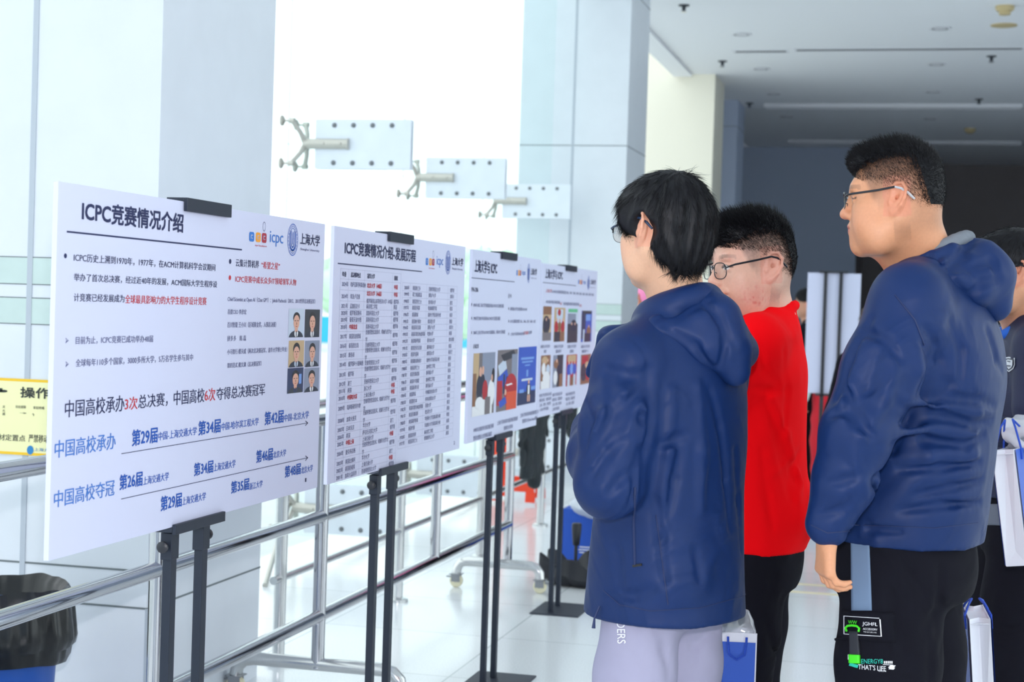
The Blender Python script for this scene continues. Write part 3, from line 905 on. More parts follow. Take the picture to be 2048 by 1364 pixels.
for i, (y, w) in enumerate(((8.7, 'largest, nearest'), (10.8, 'middle'), (12.9, 'farthest, half hidden by the pillar'))):
    mb = MB().box((-3.5, y - 0.011, 0.1), (-2.95, y + 0.011, 7.38))
    tag(mb.build('glass_fin', M_fin), ['clear upright glass fin carrying the nearest upper spider plate', 'clear upright glass fin carrying the second upper spider plate', 'clear upright glass fin carrying the upper spider plate cut by the white pillar'][i], 'glass fin', 'glass fins of the window wall')
    fin_fitting(y, 2.297 - 0.011 * i, ['largest of the upper bolted steel plates with four armed spider on the window wall', 'second of the upper bolted steel plates with spider, right of the largest', 'smallest upper bolted steel plate with spider, partly behind the white pillar'][i])
    fin_fitting(y, 0.26, ['low bolted steel plate by the floor seen behind the near railing post', 'low bolted steel plate by the floor seen under the second board', 'low bolted steel plate by the floor nearest the black jacket'][i], low=True)

# outside
M_leaf = mat('pale_foliage', rgb(206, 238, 206), 0.8, noise=0.25, nscale=3)
M_bark = mat('grey_bark', rgb(150, 140, 130), 0.9)
M_cyan = mat('cyan_hoarding', rgb(40, 190, 225), 0.6)
o = MB().box((-40, 54, 0.0), (-8, 54.3, 0.9)).box((-40, 53.9, 1.0), (-8, 54.4, 1.3), 1).build('site_fence', [M_cyan, M_pave])
tag(o, 'long low cyan fence with white coping outside beyond the glass', 'fence')
def tree(x, y, h, r, seed, label):
    rnd = random.Random(seed)
    e = empty('tree', (x, y, 0), label, 'tree', 'pale trees outside the glass')
    MB().tube([(x, y, -0.02), (x + 0.1, y, h * 0.5), (x, y, h * 0.8)], [0.2, 0.13, 0.06], 8).build('trunk', M_bark, e, smooth=True)
    mb = MB()
    for _ in range(26):
        a, b = rnd.uniform(0, 6.283), rnd.uniform(-1, 1)
        q = rnd.uniform(0.2, 1) * r
        c = (x + math.cos(a) * q, y + math.sin(a) * q, h * 0.68 + b * r * 0.9)
        rr = r * rnd.uniform(0.25, 0.5)
        n0 = len(mb.v)
        mb.sphere(c, rr, 12)
        mb.v[n0:] = [tuple(p[k] + rnd.uniform(-0.12, 0.12) * rr for k in range(3)) for p in mb.v[n0:]]
    mb.build('crown', M_leaf, e, smooth=True)
for i, (x, y, h, r) in enumerate(((-16.3, 46, 2.5, 1.0), (-12.6, 48, 2.7, 1.1), (-19.5, 47, 2.4, 0.9), (-9.6, 52, 2.4, 0.9))):
    tree(x, y, h, r, i, ['pale green tree outside seen between the first and second boards', 'pale green tree outside seen between the second and third boards', 'pale tree outside, farthest to the left behind the first board', 'small pale tree outside seen beside the middle pillar'][i])

# ------------------------------------------------------------------ ceiling fixtures
M_white = mat('white_fixture', rgb(232, 232, 236), 0.5)
M_hole = mat('fixture_dark', rgb(52, 56, 64), 0.6)
M_beige = mat('beige_plastic', rgb(206, 186, 140), 0.5)
M_chrome = mat('chrome', rgb(205, 208, 214), 0.12, metal=1.0)
def downlight(x, y, label):
    e = empty('downlight', (x, y, CEIL), label, 'ceiling light', 'recessed downlights')
    MB().lathe([(0.075, 0), (0.1, 0), (0.105, -0.006), (0.1, -0.01), (0.078, -0.008)], (x, y, CEIL - 0.0005), 24).build('trim_ring', M_white, e, smooth=True)
    MB().lathe([(0.002, -0.003), (0.074, -0.0095), (0.074, -0.003)], (x, y, CEIL), 24).build('reflector', M_hole, e, smooth=True)
def sprinkler(x, y, label):
    e = empty('sprinkler_head', (x, y, CEIL), label, 'sprinkler', 'ceiling sprinklers')
    MB().lathe([(0.05, 0), (0.05, -0.008), (0.02, -0.012), (0.016, -0.05), (0.012, -0.055)], (x, y, CEIL - 0.0005), 16).build('stem', M_hole, e, smooth=True)
    MB().lathe([(0.012, -0.058), (0.03, -0.06), (0.03, -0.064), (0.004, -0.066)], (x, y, CEIL), 12).build('deflector', M_chrome, e, smooth=True)
def on_ceiling(px, py):
    d = _fw + _ri * ((px - 1024) / FPX) - _up * ((py - 682) / FPX)
    t = (CEIL - EYE) / d.z
    return d.x * t, d.y * t
for (a, b), l in zip(((1483, 68), (1880, 56), (1522, 137), (1873, 128), (1547, 187), (1866, 183), (1573, 233), (1860, 237)),
                     ('downlight left of the smoke detector on the bright ceiling, first from the pillar', 'downlight on the bright ceiling just left of the beige speaker', 'downlight below the short air slot near the cream pillar', 'downlight below the long air slot near its middle',
                      'downlight above the first ceiling track, near the cream pillar', 'downlight above the first ceiling track, over the tall man', 'downlight under the first ceiling track on the dark ceiling, near the slate pillar', 'downlight under the first ceiling track, over the tall man')):
    downlight(*on_ceiling(a, b), l)
for (a, b), l in zip(((1368, 10), (1445, 122), (1983, 112), (1499, 206), (1958, 198)),
                     ('sprinkler at the top by the white middle pillar', 'sprinkler above the corner of the cream pillar', 'sprinkler under the long air slot at its far right end', 'sprinkler at the left end of the first ceiling track', 'sprinkler at the right part of the first ceiling track')):
    sprinkler(*on_ceiling(a, b), l)
x, y = on_ceiling(2010, 12)
e = empty('smoke_detector', (x, y, CEIL), 'round beige smoke detector bulging from the bright ceiling', 'smoke detector')
MB().lathe([(0.08, 0), (0.08, -0.03), (0.065, -0.045)], (x, y, CEIL - 0.0005), 20).build('housing', M_beige, e, smooth=True)
MB().lathe([(0.05, -0.045), (0.05, -0.075), (0.03, -0.08)], (x, y, CEIL), 20).build('sensor_cage', M_beige, e, smooth=True)
x, y = on_ceiling(2008, 50)
o = MB().lathe([(0.12, 0), (0.12, -0.008), (0.1, -0.012)], (x, y, CEIL - 0.0005), 24).build('ceiling_speaker', M_beige, smooth=True)
tag(o, 'flat round beige ceiling speaker under the smoke detector', 'speaker')
x, y = on_ceiling(1940, 257)
o = MB().lathe([(0.08, 0), (0.08, -0.03), (0.05, -0.06), (0.03, -0.07)], (x, y, CEIL - 0.0005), 20).build('smoke_detector', M_beige, smooth=True)
tag(o, 'small yellowish smoke detector on the dark ceiling right of the tall man', 'smoke detector')
def slot(p0, p1, w, label, m_in):
    (x0, y0), (x1, y1) = on_ceiling(*p0), on_ceiling(*p1)
    e = empty('air_slot', ((x0 + x1) / 2, y0, CEIL), label, 'air slot', 'linear ceiling air slots')
    MB().box((x0 - 0.03, y0 - w - 0.05, CEIL - 0.008), (x1 + 0.03, y0 - w, CEIL - 0.0005)).box((x0 - 0.03, y0, CEIL - 0.008), (x1 + 0.03, y0 + 0.04, CEIL - 0.0005)).build('frame', M_white, e)
    MB().box((x0, y0 - w, CEIL - 0.004), (x1, y0, CEIL - 0.0006)).build('slot_gap', m_in, e)
slot((1472, 104), (1572, 102), 0.1, 'short dark air slot in the ceiling nearest the cream pillar', M_hole)
slot((1594, 101), (2046, 91), 0.1, 'long dark air slot in the bright ceiling', M_hole)
for (a, b, c), l in zip(((1528, 2047, 208), (1575, 2047, 280)), ('first long pale track across the dark ceiling, nearer one', 'second long pale track across the dark ceiling, farther one')):
    (x0, y0), (x1, y1) = on_ceiling(a, c), on_ceiling(b, c - 6)
    tag(MB().box((x0, y0 - 0.05, CEIL - 0.05), (x1, y0 + 0.05, CEIL - 0.0005)).box((x0, y0 + 0.3, CEIL - 0.03), (x1, y0 + 0.34, CEIL - 0.0005)).build('ceiling_track', M_white), l, 'ceiling track', 'ceiling tracks')

# pale tape lines on the floor
M_tape = mat('cream_tape', rgb(236, 222, 186), 0.5)
for y0, l in ((8.86, 'farther of two cream tape lines on the floor behind the man in red'), (8.6, 'nearer of two cream tape lines on the floor behind the man in red')):
    tag(MB().box((-1.3, y0 - 0.025, 0.0), (1.6, y0 + 0.025, 0.0015)).build('floor_tape', M_tape), l, 'floor tape', 'tape lines')
# ------------------------------------------------------------------ poster boards on stands
M_board = mat('foam_board', rgb(209, 212, 236), 0.6)
M_ink = {'D': mat('ink_navy', rgb(34, 42, 84), 0.7), 'R': mat('ink_red', rgb(196, 44, 58), 0.7), 'U': mat('ink_blue', rgb(24, 84, 178), 0.7),
         'S': mat('ink_light_blue', rgb(66, 120, 200), 0.7), 'G': mat('ink_grey', rgb(98, 102, 140), 0.7), 'T': mat('ink_rule', rgb(176, 180, 206), 0.7),
         'Lb': mat('logo_blue', rgb(50, 120, 205), 0.6), 'Ly': mat('logo_orange', rgb(240, 160, 50), 0.6), 'Lr': mat('logo_red', rgb(170, 40, 60), 0.6)}
INK = list(M_ink)
INKS = [M_ink[k] for k in INK]
def pc(name, *c):
    return mat('print_' + name, rgb(*c), 0.5)
PX = [('skin', 222, 170, 148), ('hair', 34, 30, 36), ('suit', 36, 42, 62), ('white', 232, 232, 236), ('grey', 138, 146, 168), ('navy', 40, 52, 92), ('red', 178, 40, 48), ('brown', 140, 98, 70),
      ('tan', 196, 168, 130), ('blue', 52, 88, 190), ('green', 96, 190, 140), ('dark', 48, 50, 60), ('pale', 196, 208, 226), ('orange', 220, 84, 50), ('sky', 120, 160, 226), ('wall', 120, 112, 116)]
PRINT = {n: i for i, (n, *_) in enumerate(PX)}
PRINTS = [pc(n, *c) for n, *c in PX]

PICS = {  # (colour, centre a, centre b, half width, half height, kind) in picture units, from back to front
    'A': ['wall', ('tan', .12, .7, .13, .3, 'r'), ('grey', .7, .72, .3, .28, 'r'), ('white', .45, .12, .45, .13, 'r'), ('brown', .07, .42, .08, .26, 'r'), ('suit', .3, .45, .14, .2, 'e'), ('skin', .33, .7, .06, .08, 'e'), ('suit', .45, .5, .09, .16, 'e'), ('skin', .44, .72, .05, .07, 'e'),
          ('red', .55, .4, .12, .16, 'e'), ('white', .84, .34, .16, .22, 'e'), ('hair', .92, .62, .07, .12, 'e'), ('skin', .86, .58, .04, .06, 'e'), ('white', .3, .2, .18, .1, 'e'), ('wall', .68, .14, .12, .14, 'r')],
    'B': ['wall', ('pale', .25, .72, .22, .14, 'd'), ('dark', .55, .9, .4, .09, 'd'), ('grey', .85, .7, .14, .22, 'r'), ('blue', .3, .52, .28, .16, 'd'), ('navy', .6, .5, .16, .06, 'r'), ('red', .7, .3, .34, .3, 'e'), ('orange', .74, .14, .26, .16, 'r'), ('red', .12, .3, .14, .2, 'r'), ('blue', .3, .14, .2, .09, 'd'), ('skin', .42, .3, .05, .05, 'e'), ('navy', .34, .44, .04, .16, 'r'), ('white', .6, .42, .18, .02, 'd')],
    'C': ['blue', ('navy', .5, .1, .5, .12, 'r'), ('sky', .5, .8, .36, .02, 'r'), ('sky', .5, .74, .3, .015, 'r'), ('sky', .5, .68, .14, .012, 'r'), ('sky', .5, .54, .05, .06, 'r'), ('pale', .5, .43, .3, .02, 'r'), ('sky', .22, .24, .12, .03, 'r'), ('sky', .85, .27, .12, .03, 'r'), ('suit', .6, .24, .12, .12, 'e'), ('white', .6, .25, .05, .08, 'r'), ('skin', .6, .385, .05, .04, 'e'), ('skin', .56, .1, .03, .06, 'r'), ('skin', .65, .1, .03, .06, 'r')],
    'D': ['tan', ('brown', .5, .88, .5, .12, 'r'), ('dark', .4, .45, .42, .28, 'e'), ('suit', .3, .5, .16, .2, 'e'), ('suit', .7, .5, .16, .2, 'e'), ('skin', .38, .62, .07, .05, 'e'), ('skin', .7, .68, .06, .05, 'e'), ('wall', .5, .12, .5, .12, 'r')],
    'E': ['tan', ('pale', .5, .75, .3, .2, 'r'), ('red', .45, .86, .14, .1, 'e'), ('red', .2, .42, .16, .2, 'e'), ('red', .8, .42, .16, .2, 'e'), ('brown', .5, .42, .14, .18, 'e'), ('skin', .22, .64, .07, .05, 'e'), ('skin', .5, .62, .07, .05, 'e'), ('skin', .8, .64, .07, .05, 'e'), ('dark', .3, .14, .26, .15, 'r'), ('brown', .75, .14, .2, .15, 'r')],
    'F': ['pale', ('green', .5, .95, .45, .05, 'r'), ('grey', .4, .66, .4, .2, 'r'), ('dark', .5, .28, .5, .28, 'r'), ('suit', .6, .5, .3, .18, 'e'), ('skin', .4, .56, .06, .04, 'e'), ('skin', .72, .56, .06, .04, 'e')],
    'G': ['blue', ('dark', .5, .95, .45, .05, 'r'), ('sky', .5, .78, .35, .1, 'r'), ('navy', .2, .5, .2, .4, 'r'), ('pale', .25, .2, .08, .2, 'r'), ('brown', .7, .34, .22, .16, 'e'), ('suit', .6, .14, .3, .14, 'r'), ('skin', .7, .5, .06, .04, 'e')],
    'H': ['brown', ('tan', .4, .85, .3, .12, 'e'), ('white', .3, .6, .2, .18, 'e'), ('pale', .75, .56, .2, .16, 'e'), ('white', .6, .3, .38, .22, 'e'), ('white', .5, .12, .46, .12, 'r'), ('skin', .4, .82, .07, .05, 'e'), ('skin', .72, .84, .07, .05, 'e')],
    'I': ['grey', ('dark', .7, .5, .3, .5, 'r'), ('brown', .3, .72, .24, .14, 'e'), ('suit', .6, .5, .24, .2, 'e'), ('white', .26, .3, .2, .22, 'e'), ('skin', .36, .82, .08, .06, 'e'), ('brown', .8, .2, .16, .2, 'r')],
    'J': ['red', ('tan', .5, .88, .4, .1, 'r'), ('blue', .25, .52, .2, .2, 'e'), ('sky', .5, .55, .14, .2, 'e'), ('blue', .78, .52, .18, .2, 'e'), ('skin', .25, .74, .07, .05, 'e'), ('skin', .52, .76, .07, .05, 'e'), ('skin', .78, .74, .07, .05, 'e'), ('pale', .24, .18, .12, .18, 'r'), ('brown', .55, .14, .12, .14, 'r'), ('pale', .78, .18, .1, .18, 'r')],
    'K': ['brown', ('red', .4, .8, .3, .16, 'r'), ('tan', .6, .6, .2, .16, 'e'), ('dark', .3, .4, .3, .3, 'e'), ('skin', .5, .62, .08, .06, 'e'), ('red', .7, .3, .2, .2, 'e')],
}
PORTRAITS = [('pale', 'suit', 'white', 0.86), ('dark', 'suit', 'white', 1.0), ('tan', 'suit', 'pale', 1.05), ('grey', 'suit', 'white', 1.0), ('navy', 'dark', 'navy', 1.0), ('grey', 'suit', 'white', 1.0)]

def flat(mb, place, c, a, b, ra, rb, kind, lim):
    a0, a1, b0, b1 = lim
    cl = lambda p: (min(max(p[0], a0), a1), min(max(p[1], b0), b1))
    if kind == 'r':
        q = [(a - ra, b - rb), (a + ra, b - rb), (a + ra, b + rb), (a - ra, b + rb)]
    elif kind == 'd':
        q = [(a - ra, b + rb * .2), (a - ra * .6, b - rb), (a + ra, b - rb * .2), (a + ra * .6, b + rb)]
    else:
        q = [(a + ra * math.cos(t * math.pi / 10), b + rb * math.sin(t * math.pi / 10)) for t in range(20)]
    mb.poly([place(*cl(p)) for p in q], c)

SHOWN = {1: ('first and nearest white poster board, with six portraits and blue timelines', 'competition'), 2: ('second white poster board, covered by a long table of years', ''),
         3: ('third white poster board, with three photos in a row', ''), 4: ('fourth and farthest white poster board, with eight small photos', '')}
YR = {1: (2.645, 3.985), 2: (4.055, 5.315), 3: (5.51, 6.565), 4: (7.02, 8.26)}
XF = {1: -1.5, 2: -1.5, 3: -1.53, 4: -1.63}
CEN = {1: 3.265, 2: 4.60, 3: 6.01, 4: 7.60}
Z0, Z1 = 0.942, 1.618
for b in (1, 2, 3, 4):
    X = XF[b]
    y0, y1 = YR[b]
    e = empty('poster_board', (X, (y0 + y1) / 2, Z0), SHOWN[b][0], 'poster board', 'poster boards in a row')
    MB().box((X - 0.01, y0, Z0), (X, y1, Z1)).build('panel', M_board, e, bevel=0.0008)
    def layer(d, X=X):
        return lambda a, c: (X + d, a, c)
    title, body = MB(), MB()
    for i, (s, a0, a1, c0, c1, col, bold) in enumerate(BOARD_TEXT[b]):
        fit_text(title if i == 0 else body, s, (a0, a1, c0, c1), layer(0.0007), INK.index(col), (0.022 if i == 0 else 0.013) if bold else (0.004 if b > 1 else 0.009), (0.00015, 0, 0))
    title.build('title_lettering', INKS, e)
    body.build('body_lettering', INKS, e)
    lines, logo, badge, npor = MB(), MB(), MB(), 0
    for (k, a0, a1, c0, c1, col) in BOARD_MARKS[b]:
        if k == 'rect':
            lines.poly([(X + 0.0005, a0, c0), (X + 0.0005, a1, c0), (X + 0.0005, a1, c1), (X + 0.0005, a0, c1)], INK.index(col))
            if b == 1 and c1 - c0 < 0.004 and a1 - a0 > 0.5 and c0 < 1.2:
                for s in (1, -1):
                    m = (c0 + c1) / 2
                    lines.poly([(X + 0.0005, a1 + 0.004, m), (X + 0.0005, a1 - 0.014, m + s * 0.007), (X + 0.0005, a1 - 0.016, m + s * 0.005), (X + 0.0005, a1, m - s * 0.001)], INK.index(col))
        elif k == 'dot':
            flat(lines, layer(0.0005), INK.index(col), (a0 + a1) / 2, (c0 + c1) / 2, (a1 - a0) / 2, (c1 - c0) / 2, 'e', (-9, 99, -9, 99))
        elif k == 'rrect':
            w, h = a1 - a0, c1 - c0
            logo.poly([(X + 0.0006, a0 + w * u, c0 + h * v) for u, v in ((.15, 0), (.85, 0), (1, .15), (1, .85), (.85, 1), (.15, 1), (0, .85), (0, .15))], INK.index(col))
            for u0, u1, v0, v1 in ((.3, .7, .62, .72), (.3, .42, .3, .62), (.5, .7, .3, .4)):
                logo.poly([(X + 0.0009, a0 + w * u, c0 + h * v) for u, v in ((u0, v0), (u1, v0), (u1, v1), (u0, v1))], INK.index('T'))
        elif k == 'bulb':
            am, cm, ra, rc = (a0 + a1) / 2, (c0 + c1) / 2, (a1 - a0) / 2, (c1 - c0) / 2
            for i in range(20):
                t0, t1 = i * math.pi / 10, (i + 1) * math.pi / 10
                logo.poly([(X + 0.0006, am + ra * q * math.cos(t), cm + rc * q * math.sin(t)) for q, t in ((1, t0), (1, t1), (.86, t1), (.86, t0))], INK.index('G'))
        elif k == 'emblem':
            am, cm, ra, rc = (a0 + a1) / 2, (c0 + c1) / 2, (a1 - a0) / 2, (c1 - c0) / 2
            for q0, q1 in ((1, .95), (.72, .68)):
                for i in range(36):
                    t0, t1 = i * math.pi / 18, (i + 1) * math.pi / 18
                    badge.poly([(X + 0.0006, am + ra * q * math.cos(t), cm + rc * q * math.sin(t)) for q, t in ((q0, t0), (q0, t1), (q1, t1), (q1, t0))], INK.index('U'))
            for i in range(22):      # the ring's small characters
                t = math.pi * (i + .5) / 11
                for dt in (-.05, .05):
                    badge.poly([(X + 0.0006, am + ra * q * math.cos(t + dt + o), cm + rc * q * math.sin(t + dt + o)) for q, o in ((.78, -.025), (.78, .025), (.89, .025), (.89, -.025))], INK.index('U'))
            for q, w in ((.56, .13), (.30, .10)):     # nested U shapes like a tulip
                L = []
                for i in range(13):
                    t = math.pi + math.pi * i / 12
                    L.append((math.cos(t) * q, -.18 + math.sin(t) * (q + .12) * .8))
                L = [(-q, .52 if q > .4 else .56)] + L + [(q, .52 if q > .4 else .56)]
                for i in range(len(L) - 1):
                    (ax, az), (bx, bz) = L[i], L[i + 1]
                    dx, dz = bx - ax, bz - az
                    n = math.hypot(dx, dz) or 1
                    nx, nz = -dz / n * w, dx / n * w
                    badge.poly([(X + 0.0006, am + ra * u, cm + rc * v) for u, v in ((ax, az), (bx, bz), (bx + nx, bz + nz), (ax + nx, az + nz))], INK.index('U'))
            badge.poly([(X + 0.0006, am + ra * u, cm + rc * v) for u, v in ((-.06, -.3), (.06, -.3), (.06, .5), (-.06, .44))], INK.index('U'))
        else:
            f = MB()
            w, h = a1 - a0, c1 - c0
            lim = (a0, a1, c0, c1)
            if k == 'portrait':
                bgc, suit, shirt, hs = PORTRAITS[npor]
                npor += 1
                items = [bgc, (suit, .5, -.02, .46, .26, 'e'), (shirt, .5, .14, .12, .14, 'e'), ('skin', .5, .27, .1, .1, 'e'), ('hair', .5, .68, .22, .23 * hs, 'e'), ('skin', .5, .53, .19, .25, 'e'),
                         ('hair', .42, .58, .05, .012, 'r'), ('hair', .58, .58, .05, .012, 'r'), ('red', .5, .38, .06, .012, 'e'), ('brown', .5, .48, .02, .05, 'e'), (suit, .5, .1, .02, .12, 'r')]
                if npor == 5:
                    items += [('sky', .78, .55, .08, .2, 'r')]
            else:
                items = PICS[col]
            f.poly([(X + 0.0005, a0, c0), (X + 0.0005, a1, c0), (X + 0.0005, a1, c1), (X + 0.0005, a0, c1)], PRINT[items[0]])
            for j, (cc, u, v, ru, rv, kk) in enumerate(items[1:]):
                flat(f, layer(0.0006 + j * 0.00008), PRINT[cc], a0 + u * w, c0 + v * h, ru * w, rv * h, kk, lim)
            f.build('portrait_photo' if k == 'portrait' else 'photo', PRINTS, e)
    lines.build('printed_rules', INKS, e)
    logo.build('contest_logo', INKS, e)
    badge.build('university_emblem', INKS, e)

M_stand = mat('charcoal_metal', rgb(34, 42, 57), 0.5, metal=0.2, noise=0.03, nscale=30)
M_knob = mat('black_plastic', rgb(34, 36, 44), 0.4)
STL = {1: 'charcoal twin pole poster stand holding the first board', 2: 'charcoal twin pole poster stand holding the second board', 3: 'charcoal twin pole poster stand holding the third board', 4: 'charcoal twin pole poster stand holding the farthest board, its base plate in view'}
def stand(b):
    X, c = XF[b] - 0.026, CEN[b]
    e = empty('poster_stand', (X, c, 0), STL[b], 'poster stand', 'poster stands')
    xb = X + 0.035
    MB().box((xb - 0.115, c - 0.165, 0), (xb + 0.115, c + 0.165, 0.006)).build('base_plate', M_stand, e, bevel=0.001)
    for s in (-1, 1):
        p = c + s * 0.0775
        MB().box((X - 0.009, p - 0.014, 0.006), (X + 0.011, p + 0.014, 0.885)).box((X - 0.012, p - 0.018, 0.868), (X + 0.0135, p + 0.018, 0.925)).build('lower_pole', M_stand, e, bevel=0.0015)
        MB().box((X - 0.007, p - 0.010, 0.92), (X + 0.009, p + 0.010, 1.612)).build('upper_pole', M_stand, e, bevel=0.001)
        q = p + s * 0.018
        MB().lathe([(0.005, 0), (0.005, s * 0.008), (0.011, s * 0.009), (0.0125, s * 0.012), (0.0125, s * 0.018), (0.008, s * 0.021)], (X, q, 0.897), 14, axis='Y').build('clamp_knob', M_knob, e, smooth=True)
    mb = MB().box((X - 0.012, c - 0.125, 0.930), (X + 0.0275, c + 0.125, 0.9415)).box((X + 0.0275, c - 0.125, 0.926), (X + 0.036, c + 0.125, 0.948))
    mb.build('ledge', M_stand, e, bevel=0.0015)
    mb = MB().box((X - 0.012, c - 0.112, 1.6185), (X + 0.0275, c + 0.112, 1.626)).box((X + 0.0275, c - 0.112, 1.598), (X + 0.036, c + 0.112, 1.626))
    mb.build('top_clip', M_stand, e, bevel=0.001)
for b in (1, 2, 3, 4):
    stand(b)

# ------------------------------------------------------------------ railings
M_inox = mat('polished_steel_tube', rgb(190, 190, 194), 0.08, metal=1.0)
M_inox2 = mat('satin_steel_tube', rgb(205, 206, 206), 0.22, metal=0.9)
M_rubber = mat('cream_wheel', rgb(226, 220, 190), 0.5)
M_cast = mat('caster_steel', rgb(150, 152, 156), 0.35, metal=0.8)
e = empty('mobile_barrier', (-2.05, 5.5, 0), 'polished steel barrier on caster feet right behind the boards', 'barrier')
for z, y0, y1 in ((1.005, 2.2, 8.245), (0.66, 2.2, 8.245), (0.305, 2.2, 8.245)):
    MB().tube([(-2.05, y0, z), (-2.05, y1, z)], 0.0235, 20).build('rail', M_inox, e, smooth=True)
for y in (2.2, 4.21, 5.5, 8.24):
    MB().tube([(-2.05, y, 0.12 if y > 5 else 0.003), (-2.05, y, 1.005)], 0.0235, 20).build('post', M_inox, e, smooth=True)
MB().tube([(-2.05, 6.92, 0.305), (-2.05, 6.92, 1.005)], 0.0215, 20).build('post', M_inox, e, smooth=True)
for y in (5.5, 8.0):
    pts = [(-2.36, y, 0.07), (-2.355, y, 0.10), (-2.33, y, 0.125), (-2.29, y, 0.133), (-2.05, y, 0.133), (-1.81, y, 0.133), (-1.77, y, 0.125), (-1.745, y, 0.10), (-1.74, y, 0.07)]
    if y > 6:
        pts = [(p[0] * 0.7 - 0.60, p[1], p[2]) for p in pts]
    ft = MB().tube(pts, 0.024, 16).build('foot_tube', M_inox2, e, smooth=True)
    for s, i in ((-1, 0), (1, -1)):
        x = pts[i][0]
        c = MB().box((x - 0.03, y - 0.03, 0.066), (x + 0.03, y + 0.03, 0.07)).box((x - 0.022, y - 0.02, 0.03), (x + 0.022, y - 0.016, 0.066)).box((x - 0.022, y + 0.016, 0.03), (x + 0.022, y + 0.02, 0.066)).tube([(x, y - 0.024, 0.034), (x, y + 0.024, 0.034)], 0.006, 8)
        c.box((x + s * 0.025, y - 0.012, 0.05), (x + s * 0.05, y + 0.012, 0.056)).build('caster', M_cast, e)
        MB().lathe([(0.01, -0.014), (0.028, -0.014), (0.0335, -0.009), (0.0335, 0.009), (0.028, 0.014), (0.01, 0.014)], (x, y, 0.0337), 20, axis='Y').build('caster_wheel', M_rubber, e, smooth=True)
if True:
    MB().tube([(-2.05, 8.0, 0.13), (-2.05, 8.0, 0.3)], 0.0225, 16).build('post', M_inox2, e, smooth=True)

e = empty('fixed_railing', (-2.4, 8.2, 0), 'satin steel railing fixed to the floor before the glass wall, behind the barrier', 'railing')
for z in (1.0, 0.525, 0.338):
    if z == 0.525:
        continue
    MB().tube([(-2.4, 5.93, z), (-2.4, 13.2, z)], 0.021 if z > 0.9 else 0.016, 16).build('rail', M_inox2, e, smooth=True)
for y in (6.0, 7.5, 9.0, 10.5, 12.0):
    MB().tube([(-2.4, y, 0), (-2.4, y, 1.0)], 0.024, 16).build('post', M_inox2, e, smooth=True)
    MB().lathe([(0.05, 0), (0.05, 0.012), (0.03, 0.02)], (-2.4, y, 0.0), 20).build('floor_flange', M_inox2, e, smooth=True)
# ------------------------------------------------------------------ sculpting tools: smooth distance fields meshed with surface nets
from mathutils.bvhtree import BVHTree

def V(*a):
    return np.array(a, float)

_rng = np.random.default_rng(11)
_LAT = _rng.random((32, 32, 32)).astype(np.float32)
def vnoise(P, s, off=0.0):
    """smooth value noise, about -1..1"""
    q = [(p / s + off) for p in P]
    i = [np.floor(a).astype(np.int32) for a in q]
    f = [a - b for a, b in zip(q, i)]
    f = [a * a * (3 - 2 * a) for a in f]
    r = 0
    for dx in (0, 1):
        for dy in (0, 1):
            for dz in (0, 1):
                w = (f[0] if dx else 1 - f[0]) * (f[1] if dy else 1 - f[1]) * (f[2] if dz else 1 - f[2])
                r = r + w * _LAT[(i[0] + dx) & 31, (i[1] + dy) & 31, (i[2] + dz) & 31]
    return r * 2 - 1

def axis(lo, hi, step, fine=()):
    """grid coordinates with finer steps inside the given (a, b, step) spans"""
    out, x = [lo], lo
    while x < hi:
        s = step
        for a, b, t in fine:
            if a <= x <= b:
                s = min(s, t)
        x += s
        out.append(x)
    return np.array(out)

